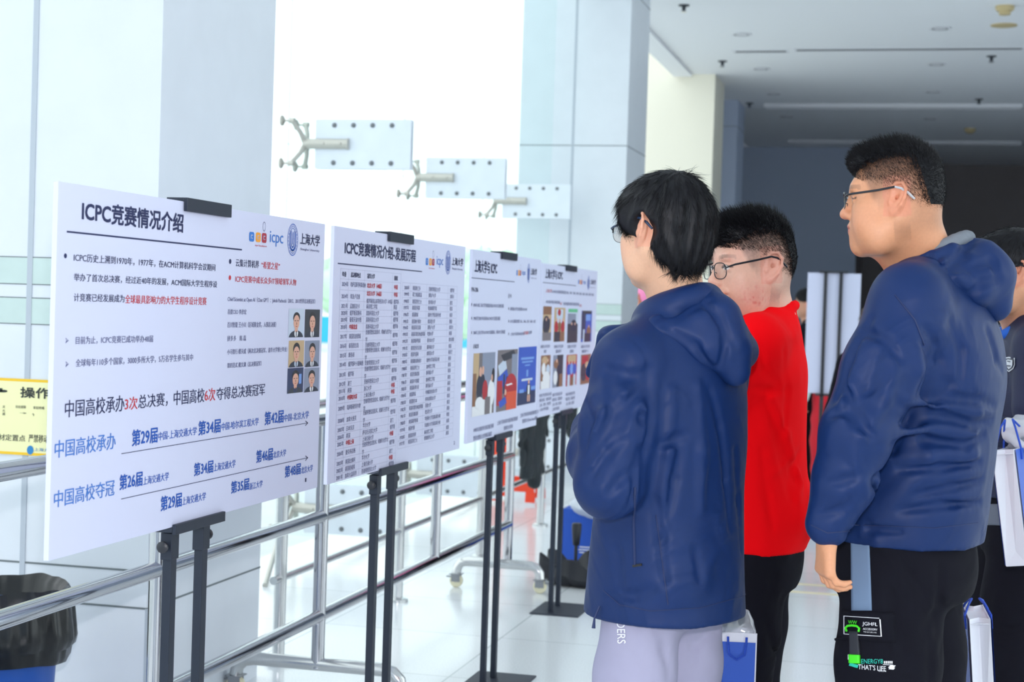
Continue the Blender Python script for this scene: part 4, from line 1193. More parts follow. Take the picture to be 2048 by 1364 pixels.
class Field:
    def __init__(s, xs, ys, zs):
        s.ax = (xs, ys, zs)
        s.F = np.full((len(xs), len(ys), len(zs)), 1.0, np.float32)
    def sub(s, lo, hi):
        sl = []
        for a, l, h in zip(s.ax, lo, hi):
            i, j = np.searchsorted(a, l), np.searchsorted(a, h, 'right')
            sl.append(slice(max(i - 1, 0), min(j + 1, len(a))))
        sl = tuple(sl)
        P = [s.ax[0][sl[0]][:, None, None].astype(np.float32), s.ax[1][sl[1]][None, :, None].astype(np.float32), s.ax[2][sl[2]][None, None, :].astype(np.float32)]
        return sl, P
    def put(s, sl, d, k, cut=False):
        A = s.F[sl]
        if A.size == 0:
            return
        if cut:
            d = -d
            if k > 0:
                h = np.maximum(k - np.abs(A - d), 0) / k
                s.F[sl] = np.maximum(A, d) + h * h * k * 0.25
            else:
                s.F[sl] = np.maximum(A, d)
        else:
            if k > 0:
                h = np.maximum(k - np.abs(A - d), 0) / k
                s.F[sl] = np.minimum(A, d) - h * h * k * 0.25
            else:
                s.F[sl] = np.minimum(A, d)
    def cone(s, a, b, r0, r1=None, k=0.02, cut=False, sq=None):
        """tapered capsule; sq = (direction, factor) flattens it along a direction"""
        r1 = r0 if r1 is None else r1
        a, b = np.array(a, float), np.array(b, float)
        m = max(r0, r1) * (sq[1] if sq and sq[1] > 1 else 1) + k + 0.02
        sl, P = s.sub(np.minimum(a, b) - m, np.maximum(a, b) + m)
        ab = b - a
        L = float(ab @ ab) or 1e-9
        w = [P[i] - a[i] for i in range(3)]
        t = np.clip((w[0] * ab[0] + w[1] * ab[1] + w[2] * ab[2]) / L, 0, 1)
        q = [w[i] - t * ab[i] for i in range(3)]
        if sq:
            n = np.array(sq[0], float)
            n = n / np.linalg.norm(n)
            c = (q[0] * n[0] + q[1] * n[1] + q[2] * n[2]) * (1 / sq[1] - 1)
            q = [q[i] + c * n[i] for i in range(3)]
        d = np.sqrt(q[0] ** 2 + q[1] ** 2 + q[2] ** 2) - (r0 + (r1 - r0) * t)
        s.put(sl, d, k, cut)
    def chain(s, pts, rs, k=0.02, cut=False, sq=None):
        for i in range(len(pts) - 1):
            s.cone(pts[i], pts[i + 1], rs[i], rs[i + 1], k, cut, sq)
    def ell(s, c, r, k=0.02, rot=None, cut=False):
        c, r = np.array(c, float), np.array(r, float)
        m = float(r.max()) + k + 0.02
        sl, P = s.sub(c - m, c + m)
        w = [P[i] - c[i] for i in range(3)]
        if rot is not None:
            R = np.array(rot)
            w = [R[0, i] * w[0] + R[1, i] * w[1] + R[2, i] * w[2] for i in range(3)]
        g = np.sqrt((w[0] / r[0]) ** 2 + (w[1] / r[1]) ** 2 + (w[2] / r[2]) ** 2)
        g2 = np.sqrt((w[0] / r[0] ** 2) ** 2 + (w[1] / r[1] ** 2) ** 2 + (w[2] / r[2] ** 2) ** 2)
        s.put(sl, g * (g - 1) / np.maximum(g2, 1e-6), k, cut)
    def loft(s, secs, k=0.02, p=2.0, cut=False):
        """stack of (z, cx, cy, rx, ry) sections along z"""
        S = np.array(secs, float)
        S = S[np.argsort(S[:, 0])]
        m = S[:, 3:5].max() + k + 0.02
        sl, P = s.sub((S[:, 1].min() - m, S[:, 2].min() - m, S[0, 0] - 0.02 - k), (S[:, 1].max() + m, S[:, 2].max() + m, S[-1, 0] + 0.02 + k))
        z = P[2]
        zz = np.clip(z, S[0, 0], S[-1, 0]).ravel()
        def ip(c):
            # smooth interpolation through the sections
            x, y = S[:, 0], S[:, c]
            i = np.clip(np.searchsorted(x, zz) - 1, 0, len(x) - 2)
            h = x[i + 1] - x[i]
            t = (zz - x[i]) / h
            g = np.gradient(y, x)
            h00, h10, h01, h11 = 2 * t ** 3 - 3 * t ** 2 + 1, t ** 3 - 2 * t ** 2 + t, -2 * t ** 3 + 3 * t ** 2, t ** 3 - t ** 2
            return (h00 * y[i] + h10 * h * g[i] + h01 * y[i + 1] + h11 * h * g[i + 1])[None, None, :].astype(np.float32)
        cx, cy, rx, ry = ip(1), ip(2), ip(3), ip(4)
        u, v = np.abs((P[0] - cx) / rx), np.abs((P[1] - cy) / ry)
        g = (u ** p + v ** p) ** (1 / p)
        d = (g - 1) * np.minimum(rx, ry)
        dz = np.maximum(S[0, 0] - z, z - S[-1, 0])
        d = np.maximum(d, dz)
        s.put(sl, d, k, cut)
    def warp(s, fn, lo=None, hi=None):
        """adds fn(P) to the field"""
        if lo is None:
            lo, hi = [a[0] for a in s.ax], [a[-1] for a in s.ax]
        sl, P = s.sub(lo, hi)
        s.F[sl] = s.F[sl] + fn(P)
    def mesh(s):
        """surface nets"""
        F = s.F
        ins = F < 0
        n = F.shape
        c8 = [ins[i:n[0] - 1 + i, j:n[1] - 1 + j, k:n[2] - 1 + k] for i in (0, 1) for j in (0, 1) for k in (0, 1)]
        cnt = sum(c.astype(np.int8) for c in c8)
        act = (cnt > 0) & (cnt < 8)
        idx = np.argwhere(act)
        vid = np.full(act.shape, -1, np.int32)
        vid[act] = np.arange(len(idx))
        pos = np.zeros((len(idx), 3))
        w = np.zeros(len(idx))
        cor = [(i, j, k) for i in (0, 1) for j in (0, 1) for k in (0, 1)]
        A = [s.ax[0], s.ax[1], s.ax[2]]
        val = {c: F[idx[:, 0] + c[0], idx[:, 1] + c[1], idx[:, 2] + c[2]] for c in cor}
        pt = {c: np.stack([A[d][idx[:, d] + c[d]] for d in range(3)], 1) for c in cor}
        for a in cor:
            for d in range(3):
                if a[d] == 0:
                    b = tuple(1 if e == d else a[e] for e in range(3))
                    va, vb = val[a], val[b]
                    cr = (va < 0) != (vb < 0)
                    t = np.where(cr, va / np.where(cr, va - vb, 1), 0)[:, None]
                    pos += np.where(cr[:, None], pt[a] + t * (pt[b] - pt[a]), 0)
                    w += cr
        pos /= w[:, None]
        quads = []
        for d in range(3):
            e1, e2 = (d + 1) % 3, (d + 2) % 3
            sa = [slice(1, n[i] - 1) for i in range(3)]
            sa[d] = slice(0, n[d] - 1)
            sb = list(sa)
            sb[d] = slice(1, n[d])
            a, b = ins[tuple(sa)], ins[tuple(sb)]
            cr = np.argwhere(a != b)
            off = np.array([1, 1, 1])
            off[d] = 0
            g = cr + off
            flip = a[tuple(cr.T)]
            def vi(o1, o2):
                q = g.copy()
                q[:, e1] -= o1
                q[:, e2] -= o2
                return vid[q[:, 0], q[:, 1], q[:, 2]]
            q = np.stack([vi(1, 1), vi(0, 1), vi(0, 0), vi(1, 0)], 1)
            q[~flip] = q[~flip][:, ::-1]
            quads.append(q)
        return pos, np.concatenate(quads)

def relax(v, f, n=1, w=0.5):
    """light smoothing of the quad net"""
    e = np.concatenate([f[:, [0, 1]], f[:, [1, 2]], f[:, [2, 3]], f[:, [3, 0]]])
    e = np.concatenate([e, e[:, ::-1]])
    deg = np.bincount(e[:, 0], minlength=len(v))[:, None]
    for _ in range(n):
        acc = np.stack([np.bincount(e[:, 0], v[e[:, 1], d], len(v)) for d in range(3)], 1)
        v = v * (1 - w) + w * acc / np.maximum(deg, 1)
    return v

def link_mesh(name, v, f, m, parent=None, colors=None, smooth=True):
    me = bpy.data.meshes.new(name)
    nv, nf = len(v), len(f)
    me.vertices.add(nv)
    me.vertices.foreach_set('co', np.asarray(v, np.float32).ravel())
    me.loops.add(nf * 4)
    me.loops.foreach_set('vertex_index', np.asarray(f, np.int32).ravel())
    me.polygons.add(nf)
    me.polygons.foreach_set('loop_start', np.arange(0, nf * 4, 4, dtype=np.int32))
    if smooth:
        me.polygons.foreach_set('use_smooth', np.ones(nf, bool))
    for q in (m if isinstance(m, (list, tuple)) else [m]):
        me.materials.append(q)
    if colors is not None:
        ca = me.color_attributes.new('tone', 'FLOAT_COLOR', 'POINT')
        c4 = np.ones((nv, 4), np.float32)
        c4[:, :3] = colors
        ca.data.foreach_set('color', c4.ravel())
    me.update()
    me.validate()
    o = bpy.data.objects.new(name, me)
    COL.objects.link(o)
    if parent is not None:
        o.parent = parent
    return o

def rotm(yaw=0, pitch=0, roll=0):
    """pitch > 0 tips the face down, yaw > 0 turns to the left, roll > 0 leans to the right"""
    cy, sy, cp, sp_, cr, sr_ = math.cos(yaw), math.sin(yaw), math.cos(pitch), math.sin(pitch), math.cos(roll), math.sin(roll)
    Rz = np.array([[cy, -sy, 0], [sy, cy, 0], [0, 0, 1]])
    Ry = np.array([[cp, 0, sp_], [0, 1, 0], [-sp_, 0, cp]])
    Rx = np.array([[1, 0, 0], [0, cr, -sr_], [0, sr_, cr]])
    return Rz @ Ry @ Rx

def px_point(px, py, depth):
    d = _fw + _ri * ((px - 1024) / FPX) - _up * ((py - 682) / FPX)
    return Vector((0, 0, EYE)) + d * depth

class Frame:
    """a person's own axes: x forward, y to the left hand, z up"""
    def __init__(s, x, y, ang):
        s.o, s.a = V(x, y, 0), math.radians(ang)
        c, q = math.cos(s.a), math.sin(s.a)
        s.R = np.array([[c, -q, 0], [q, c, 0], [0, 0, 1]])
    def loc(s, px, py, depth):
        return s.R.T @ (np.array(px_point(px, py, depth)) - s.o)
    def place(s, o):
        o.location = s.o
        o.rotation_euler = (0, 0, s.a)

def to_lin(c):
    return np.array([lin(q) for q in c])

M_skin = mat('skin', (0.8, 0.6, 0.5, 1), 0.48, attr='tone', noise=0.03, nscale=180, bump=0.05, bscale=500, sss=0.12)
M_hair = mat('black_hair', rgb(19, 19, 24), 0.5, spec=0.25, noise=0.3, nscale=120)
M_lens = glass_mat('spectacle_lens', (0.96, 0.985, 0.98, 1), 0.10, 0.02)
M_frame = mat('spectacle_frame', rgb(26, 30, 38), 0.3)
M_frame_metal = mat('spectacle_metal', rgb(150, 156, 164), 0.25, metal=0.9)

class Head:
    """head, neck and face; all points are given in head axes about its centre at ear height"""
    def __init__(s, c, R, sc=1.0, wide=1.0, jowl=0.0):
        s.c, s.R, s.sc, s.wide, s.jowl = np.array(c, float), R, sc, wide, jowl
    def w(s, x, y, z):
        return s.c + s.R @ (np.array((x, y * s.wide, z), float) * s.sc)
    def inv(s, P):
        q = (P - s.c) @ s.R / s.sc
        return q / np.array((1, s.wide, 1))
    def sculpt(s, F, neck_to, neck_r=0.058):
        S, W, R = s.sc, s.w, s.R
        e = lambda c, r, k=0.02, cut=False: F.ell(W(*c), np.array((r[0], r[1] * s.wide, r[2])) * S, k * S, R, cut)
        cn = lambda a, b, r0, r1, k=0.02, cut=False: F.cone(W(*a), W(*b), r0 * S, r1 * S, k * S, cut)
        e((-0.010, 0, 0.032), (0.096, 0.076, 0.084), 0)
        e((-0.045, 0, 0.005), (0.058, 0.066, 0.07), 0.03)
        e((0.026, 0, -0.030), (0.064, 0.062, 0.085), 0.04)
        for q in (1, -1):
            cn((-0.010, q * 0.052, -0.050), (0.030, q * 0.044, -0.090), 0.024 + s.jowl * .4, 0.022 + s.jowl, 0.035)
            cn((0.030, q * 0.042, -0.090), (0.070, q * 0.014, -0.106), 0.022 + s.jowl, 0.017, 0.03)
            e((0.054, q * 0.042, -0.026), (0.030, 0.026, 0.028), 0.025)
            e((0.050, q * 0.038, -0.062), (0.030 + s.jowl * .5, 0.026 + s.jowl, 0.030), 0.03)
        e((0.074, 0, -0.104), (0.018, 0.020, 0.017), 0.02)
        e((0.076, 0, -0.070), (0.022, 0.030, 0.034), 0.02)
        cn((0.080, 0.030, 0.026), (0.080, -0.030, 0.026), 0.012, 0.012, 0.02)
        for q in (1, -1):
            e((0.100, q * 0.033, 0.001), (0.020, 0.019, 0.013), 0.012, True)
            e((0.0745, q * 0.032, 0.000), (0.0135, 0.0145, 0.0125), 0.004)
            cn((0.0855, q * 0.046, 0.003), (0.0885, q * 0.022, 0.0065), 0.0035, 0.0035, 0.005)
            cn((0.0845, q * 0.045, -0.006), (0.0865, q * 0.022, -0.0065), 0.003, 0.003, 0.006)
        cn((0.086, 0, 0.016), (0.106, 0, -0.026), 0.0075, 0.0095, 0.012)
        e((0.107, 0, -0.032), (0.0125, 0.0115, 0.0105), 0.01)
        for q in (1, -1):
            e((0.096, q * 0.0125, -0.036), (0.011, 0.0075, 0.008), 0.007)
            e((0.103, q * 0.0065, -0.0435), (0.006, 0.0036, 0.004), 0.003, True)
        e((0.0925, 0, -0.0585), (0.0105, 0.021, 0.0062), 0.008)
        e((0.0900, 0, -0.0705), (0.0110, 0.019, 0.0072), 0.007)
        cn((0.0975, 0.018, -0.0648), (0.0975, -0.018, -0.0648), 0.0012, 0.0012, 0.004, True)
        cn((0.1035, 0.0, -0.0648), (0.097, 0.0, -0.0648), 0.0016, 0.0014, 0.004, True)
        # neck
        a, b = W(-0.028, 0, -0.045), np.array(neck_to, float)
        F.cone(a, b, neck_r * S, neck_r * 1.06 * S, 0.03)
        F.cone(W(0.02, 0, -0.085), b + (W(0.03, 0, 0) - W(0, 0, 0)), 0.032 * S, 0.045 * S, 0.03)
        # ears
        for q in (1, -1):
            Re = R @ rotm(q * -0.42, -0.20, q * 0.12) * 1.14
            ec = (-0.014, q * 0.0775, -0.006)
            Rp = Re / 1.14
            F.ell(W(*ec), np.array((0.0205, 0.0085, 0.0345)) * S, 0.006 * S, Rp)
            def ep(u, v, n=0.0):
                return W(*ec) + Re @ (np.array((u, q * n, v)) * S)
            F.ell(ep(0.002, 0.003, 0.009), np.array((0.0135, 0.0075, 0.022)) * S, 0.004 * S, Rp, True)
            pts = [ep(0.012, 0.002, 0.004), ep(0.015, 0.016, 0.005), ep(0.008, 0.029, 0.006), ep(-0.006, 0.031, 0.007), ep(-0.016, 0.020, 0.008), ep(-0.0175, 0.004, 0.008), ep(-0.012, -0.012, 0.007), ep(-0.003, -0.024, 0.004)]
            F.chain(pts, [0.0028 * S] + [0.0036 * S] * 6 + [0.004 * S], 0.003)
            F.chain([ep(-0.009, 0.018, 0.003), ep(-0.008, 0.002, 0.004), ep(0.000, -0.010, 0.004)], [0.0026 * S] * 3, 0.004)
            F.ell(ep(0.003, -0.027, 0.001), np.array((0.009, 0.006, 0.010)) * S, 0.006 * S, Rp)
            F.ell(ep(0.013, -0.008, 0.004), np.array((0.0045, 0.0045, 0.008)) * S, 0.004 * S, Rp)
            F.cone(ep(0.001, 0.004, 0.001), ep(0.004, -0.004, -0.004), 0.004 * S, 0.003 * S, 0.003, True)
    def tint(s, v, base, col=None, fade=None, blush=0.0, brow=1.0):
        """skin colour for each vertex, with lips, brows, eyes and short clipped hair"""
        q = s.inv(v)
        x, y, z = q[:, 0], np.abs(q[:, 1]), q[:, 2]
        c = np.tile(to_lin(base), (len(v), 1)) if col is None else col
        def mix(mask, rgb_):
            nonlocal c
            m = np.clip(mask, 0, 1)[:, None]
            c = c * (1 - m) + to_lin(rgb_) * m
        inside = (np.abs(x) < 0.14) & (y < 0.1) & (np.abs(z) < 0.16)
        g = lambda a, b, t: np.clip((t - a) / (b - a), 0, 1)
        lip = ((np.abs(z + 0.0645) / 0.0125) ** 2 + (y / 0.0225) ** 2 < 1) & (x > 0.08) & inside
        mix(lip * 0.75, (196, 116, 112))
        ear = inside * (y > 0.07) * (np.abs(x + 0.012) < 0.03) * (np.abs(z) < 0.045)
        mix(ear * 0.35, (226, 130, 110))
        nose = np.exp(-(((x - 0.11) / 0.02) ** 2 + (y / 0.02) ** 2 + ((z + 0.034) / 0.018) ** 2))
        mix(nose * 0.3, (222, 140, 124))
        chk = np.exp(-(((y - 0.05) / 0.024) ** 2 + ((z + 0.045) / 0.03) ** 2 + ((x - 0.05) / 0.04) ** 2))
        mix(chk * 0.22, (228, 146, 128))
        if blush:
            P = [v[:, i].astype(np.float32) for i in range(3)]
            sp_ = np.clip(vnoise(P, 0.0065) * 1.3 - 0.3, 0, 1) * 0.8 + 0.3 * np.clip(vnoise(P, 0.025, 5.3) + 0.3, 0, 1)
            reg = np.exp(-(((z + 0.072) / 0.030) ** 2 + ((x - 0.032) / 0.034) ** 2)) * (y > 0.02) + 0.35 * np.exp(-(((z - 0.03) / 0.03) ** 2 + ((x - 0.07) / 0.03) ** 2))
            mix(np.clip(reg * sp_ * 0.9 + reg * 0.28, 0, 1) * inside * blush, (206, 92, 86))
        bz = 0.0235 + 0.004 * np.sin(np.clip((y - 0.014) / 0.04, 0, 1) * 3.0)
        br_ = (np.abs(z - bz) < 0.0048) & (y > 0.013) & (y < 0.052) & (x > 0.055) & inside
        mix(br_ * 0.5 * brow * np.clip(1.3 - np.abs(y - 0.033) / 0.02, 0.3, 1), (62, 48, 44))
        ex, ez = (y - 0.032) / 0.0145, z / 0.0062
        eye = (ex ** 2 + ez ** 2 < 1) & (x > 0.074) & inside
        mix(eye * 1.0, (228, 222, 218))
        iris = (((y - 0.031) / 0.006) ** 2 + (z / 0.0062) ** 2 < 1) & (x > 0.074) & inside
        mix(iris * 1.0, (28, 20, 18))
        lash = (np.abs(ex ** 2 + ez ** 2 - 1.1) < 0.35) & (x > 0.072) & (z > -0.001) & inside
        mix(lash * 0.85, (30, 24, 24))
        if fade is not None:
            mix(fade(q) * inside * (0.86 + 0.14 * vnoise([v[:, i].astype(np.float32) for i in range(3)], 0.004)), (46, 39, 39))
        return c

def spikes(v, f, mask_fn, n, length, dir_fn, seed, width=0.0012, bend=0.3, segs=2):
    """thin tapered strands growing from a surface; returned as vertices and quads"""
    r = np.random.default_rng(seed)
    tri = np.concatenate([f[:, [0, 1, 2]], f[:, [0, 2, 3]]])
    a, b, c = v[tri[:, 0]], v[tri[:, 1]], v[tri[:, 2]]
    N = np.cross(b - a, c - a)
    A = np.linalg.norm(N, axis=1)
    N = N / np.maximum(A, 1e-12)[:, None]
    cen = (a + b + c) / 3
    wgt = A * mask_fn(cen, N)
    if wgt.sum() <= 0:
        return np.zeros((0, 3)), np.zeros((0, 4), int)
    pick = r.choice(len(tri), n, p=wgt / wgt.sum())
    u, w = r.random(n), r.random(n)
    fl = u + w > 1
    u[fl], w[fl] = 1 - u[fl], 1 - w[fl]
    p = a[pick] + (b - a)[pick] * u[:, None] + (c - a)[pick] * w[:, None]
    nn = N[pick]
    d0, d1 = dir_fn(p, nn, r)
    L = length(p, r)[:, None] if callable(length) else length * (0.7 + 0.6 * r.random(n))[:, None]
    nrm = lambda q: q / np.maximum(np.linalg.norm(q, axis=1), 1e-9)[:, None]
    d0, d1 = nrm(d0), nrm(d1)
    side = nrm(np.cross(d0, r.normal(size=(n, 3))))
    oth = nrm(np.cross(d0, side))
    vs, fs = [], []
    pos = p - nn * 0.0015
    k = 0
    wv = width(p, r)[:, None] if callable(width) else width
    for i in range(segs + 1):
        t = i / segs
        ww = wv * (1 - 0.92 * t)
        for s_, o_ in ((1, 0), (-0.5, 0.87), (-0.5, -0.87)):
            vs.append(pos + side * s_ * ww + oth * o_ * ww)
        pos = pos + nrm(d0 * (1 - t) + d1 * t) * L / segs
    vs = np.stack(vs, 1).reshape(-1, 3)
    base = np.arange(n)[:, None] * (3 * (segs + 1))
    for i in range(segs):
        for j in range(3):
            fs.append(np.stack([base[:, 0] + i * 3 + j, base[:, 0] + i * 3 + (j + 1) % 3, base[:, 0] + (i + 1) * 3 + (j + 1) % 3, base[:, 0] + (i + 1) * 3 + j], 1))
    return vs, np.concatenate(fs)

def hand(F, wrist, direction, palm_n, thumb_side, curl=(0.3, 0.4, 0.45, 0.55), size=1.0, spread=0.06, thumb_curl=0.4):
    """palm, four unequal bent fingers and a thumb leaving the side of the palm; returns fingertip points"""
    w, d, n = np.array(wrist, float), np.array(direction, float), np.array(palm_n, float)
    d = d / np.linalg.norm(d)
    n = n - d * (n @ d)
    n = n / np.linalg.norm(n)          # direction the palm faces
    t = np.array(thumb_side, float)
    t = t - d * (t @ d) - n * (t @ n)
    t = t / np.linalg.norm(t)
    S = size
    F.cone(w - d * 0.03 * S, w + d * 0.012 * S, 0.026 * S, 0.025 * S, 0.012, sq=(n, 0.8))
    for o in (-0.027, -0.009, 0.009, 0.027):
        F.cone(w + d * 0.015 * S + t * o * 0.6 * S, w + d * 0.082 * S + t * o * S, 0.0145 * S, 0.0125 * S, 0.012)
    F.ell(w + d * 0.03 * S + t * 0.018 * S + n * 0.008 * S, np.array((0.016, 0.016, 0.022)) * S, 0.012)
    tips = []
    for o, L, c in zip((0.029, 0.0095, -0.010, -0.0285), (0.078, 0.086, 0.080, 0.064), curl):
        p = w + d * (0.084 - abs(o) * 0.18) * S + t * o * S
        dd = d + t * o * spread * 30
        dd = dd / np.linalg.norm(dd)
        ang = 0
        r = (0.0096 if abs(o) < 0.025 else 0.0088) * S
        for fr, b, r1 in ((0.45, c, 0.93), (0.30, c * 1.25, 0.85), (0.25, c * 0.8, 0.74)):
            ang += b
            q = p + (dd * math.cos(ang) + n * math.sin(ang)) * L * fr * S
            F.cone(p, q, r, r * r1 / (1 if r1 > 0.9 else 0.95), 0.004)
            p, r = q, r * r1 / (1 if r1 > 0.9 else 0.95)
        tips.append(p)
    p = w + d * 0.022 * S + t * 0.026 * S + n * 0.006 * S
    dd = d * 0.72 + t * 0.62 + n * 0.32
    dd = dd / np.linalg.norm(dd)
    inn = d * 0.8 - t * 0.35 + n * 0.5
    inn = inn / np.linalg.norm(inn)
    r = 0.0125 * S
    for i, L in enumerate((0.036, 0.030, 0.024)):
        k = i * thumb_curl
        q = p + (dd * (1 - k * 0.6) + inn * k) / np.linalg.norm(dd * (1 - k * 0.6) + inn * k) * L * S
        F.cone(p, q, r, r * 0.86, 0.006)
        p, r = q, r * 0.86
    tips.append(p)
    return tips

def decal(mb, bvh, place, ray, pts_uv, faces, k=0, off=0.0015):
    """lays flat lettering on a curved surface: each point is dropped onto the cloth"""
    out = []
    for (a, b) in pts_uv:
        p = Vector(place(a, b))
        h = bvh.ray_cast(p, Vector(ray))
        if h[0] is None:
            h = bvh.find_nearest(p)
        out.append(h[0] + h[1].normalized() * off * (1 if h[1].dot(Vector(ray)) < 0 else -1))
    mb.add(out, faces, k)

def bvh_of(o):
    me = o.data
    return BVHTree.FromPolygons([v.co.copy() for v in me.vertices], [tuple(p.vertices) for p in me.polygons])
# ------------------------------------------------------------------ people
M_navy = mat('navy_nylon', rgb(18, 43, 92), 0.5, spec=0.25, noise=0.05, nscale=5, bump=0.06, bscale=900, crease=0.032, cscale=4.5)
M_navy2 = mat('dark_navy_uniform', rgb(28, 36, 68), 0.7, noise=0.05, nscale=8)
M_red = mat('red_cotton', rgb(250, 3, 16), 0.9, spec=0.12, noise=0.02, nscale=9, bump=0.03, bscale=700, crease=0.028, cscale=4)
M_lav = mat('lavender_grey_cloth', rgb(160, 157, 182), 0.8, noise=0.04, nscale=8, bump=0.05, bscale=600, crease=0.028, cscale=4)
M_black = mat('black_cloth', rgb(19, 19, 28), 0.9, spec=0.15, noise=0.08, nscale=10, bump=0.05, bscale=600, crease=0.04, cscale=4)
M_grey_stripe = mat('blue_grey_cloth', rgb(112, 134, 164), 0.8)
M_shoe = mat('white_trainer', rgb(210, 210, 214), 0.6)
M_toggle = mat('black_toggle', rgb(30, 30, 34), 0.4)
M_grey_hood = mat('grey_lining', rgb(120, 126, 136), 0.85)
M_print_white = mat('white_print', rgb(236, 236, 242), 0.6)

def body_field(F, J, head, neck_r, hands=(True, True), arm=1.0):
    """naked figure, slightly slimmer than the clothes that hide it"""
    hz, sz, sy = J['hip_z'], J['sh_z'], J['sh_y']
    b = J.get('bulk', 1.0)
    F.loft([(hz - 0.08, 0, 0, 0.085 * b, 0.135 * b), (hz + 0.08, 0, 0, 0.085 * b, 0.13 * b), (hz + 0.22, 0, 0, 0.078 * b, 0.12 * b), (sz - 0.14, -0.005, 0, 0.09 * b, 0.14 * b), (sz - 0.02, -0.01, 0, 0.07 * b, 0.12 * b)], 0.03, 2.3)
    nb = np.array(J['neck'])
    for q in (1, -1):
        F.cone(nb + V(0, q * 0.02, -0.02), (-0.01, q * sy * 0.85, sz), 0.045 * b, 0.042 * b, 0.05)
    head.sculpt(F, nb, neck_r)
    for s, q in (('l', 1), ('r', -1)):
        sh, el, wr = [np.array(J[k + s], float) for k in ('sh_', 'el_', 'wr_')]
        F.cone(sh, el, 0.042 * arm, 0.034 * arm, 0.03)
        F.cone(el, wr, 0.034 * arm, 0.023 * arm, 0.015)
        hp = V(0, q * 0.085 * b, hz - 0.02)
        kn, an = np.array(J['kn_' + s], float), np.array(J['an_' + s], float)
        F.cone(hp, kn, 0.068 * b, 0.046, 0.03)
        F.cone(kn, an, 0.046, 0.034, 0.02)
        F.cone(an + V(-0.02, 0, -0.035), an + V(0.13, q * 0.015, -0.05), 0.030, 0.024, 0.03)

def grid_for(J, head, fine_hands=(), step=0.011, hfine=0.0028):
    pts = np.array([J[k] for k in J if isinstance(J[k], (list, tuple, np.ndarray)) and len(J[k]) == 3])
    lo = np.minimum(pts.min(0) - 0.14, head.c - 0.15)
    hi = np.maximum(pts.max(0) + 0.14, head.c + 0.15)
    lo[2] = -0.01
    lo[1] = min(lo[1], -0.22)
    hi[1] = max(hi[1], 0.22)
    hi[0] = max(hi[0], 0.2)
    fx, fy, fz = [(head.c[0] - 0.125, head.c[0] + 0.135, hfine)], [(head.c[1] - 0.1, head.c[1] + 0.1, hfine)], [(head.c[2] - 0.135, head.c[2] + 0.125, hfine)]
    for c, r in fine_hands:
        for f, i in ((fx, 0), (fy, 1), (fz, 2)):
            f.append((c[i] - r, c[i] + r, 0.0032))
    return Field(axis(lo[0], hi[0], step, fx), axis(lo[1], hi[1], step, fy), axis(lo[2], hi[2], step, fz))

def glasses(head, parent, name='glasses', full_rim=True, temple_m=None, tip_m=None, w=0.0245, h=0.0185, drop=0.0, rim=0.0013, front=0.108):
    temple_m = temple_m or M_frame
    W = head.w
    mb = MB()
    lens = []
    for q in (1, -1):
        ring = []
        for i in range(24):
            t = 2 * math.pi * i / 24
            ct, st = math.cos(t), math.sin(t)
            yy = q * 0.0335 + w * math.copysign(abs(ct) ** 0.75, ct)
            zz = -0.003 - drop + h * math.copysign(abs(st) ** 0.75, st)
            ring.append(W(front - 3.2 * (abs(yy) - 0.01) ** 2, yy, zz))
        lens.append(ring)
        top = [ring[i] for i in range(0, 13)]
        mb.tube(ring + [ring[0], ring[1]] if full_rim else top, rim if full_rim else rim * 1.3, 6)
        if not full_rim:
            mb.tube([ring[i % 24] for i in range(12, 26)], rim * 0.45, 5)
        # nose pad arm
        mb.tube([W(front - 0.001, q * 0.012, -0.006 - drop), W(front - 0.007, q * 0.0085, -0.008 - drop), W(front - 0.006, q * 0.008, -0.013 - drop)], 0.0009, 5)
    mb.tube([W(front, 0.0105, 0.004 - drop), W(front + 0.002, 0.004, 0.006 - drop), W(front + 0.002, -0.004, 0.006 - drop), W(front, -0.0105, 0.004 - drop)], rim, 6)
    g = mb.build(name, M_frame, parent=None, smooth=True)
    g.parent = parent
    for q, ring in zip((1, -1), lens):
        m = MB()
        cen = sum(ring) / len(ring)
        bulge = head.R @ V(0.0012, 0, 0)
        pts = [cen + bulge] + ring
        m.add(pts, [(0, 1 + i, 1 + (i + 1) % 24) for i in range(24)])
        o = m.build('lens', M_lens, smooth=True)
        o.parent = g
        t = MB()
        y0 = q * (0.0335 + w)
        t.tube([W(front - 0.0062, y0, 0.004 - drop), W(front - 0.010, q * 0.066, 0.007 - drop), W(0.085, q * 0.0735, 0.009 - drop * .5), W(0.03, q * 0.0815, 0.014), W(-0.008, q * 0.0835, 0.020)], [0.0016, 0.002, 0.0024, 0.0024, 0.0024], 6)
        t.tube([W(-0.008, q * 0.0835, 0.020), W(-0.022, q * 0.086, 0.016), W(-0.036, q * 0.0845, 0.006), W(-0.050, q * 0.082, -0.008)], [0.0024, 0.0026, 0.003, 0.0022], 6, k=1)
        o = t.build('temple', [temple_m, tip_m or temple_m], smooth=True)
        o.parent = g
    return g

def finish(fr, v, f, name, m, parent=None, colors=None, n=1):
    v = relax(v, f, n)
    return link_mesh(name, v, f, m, parent, colors), v

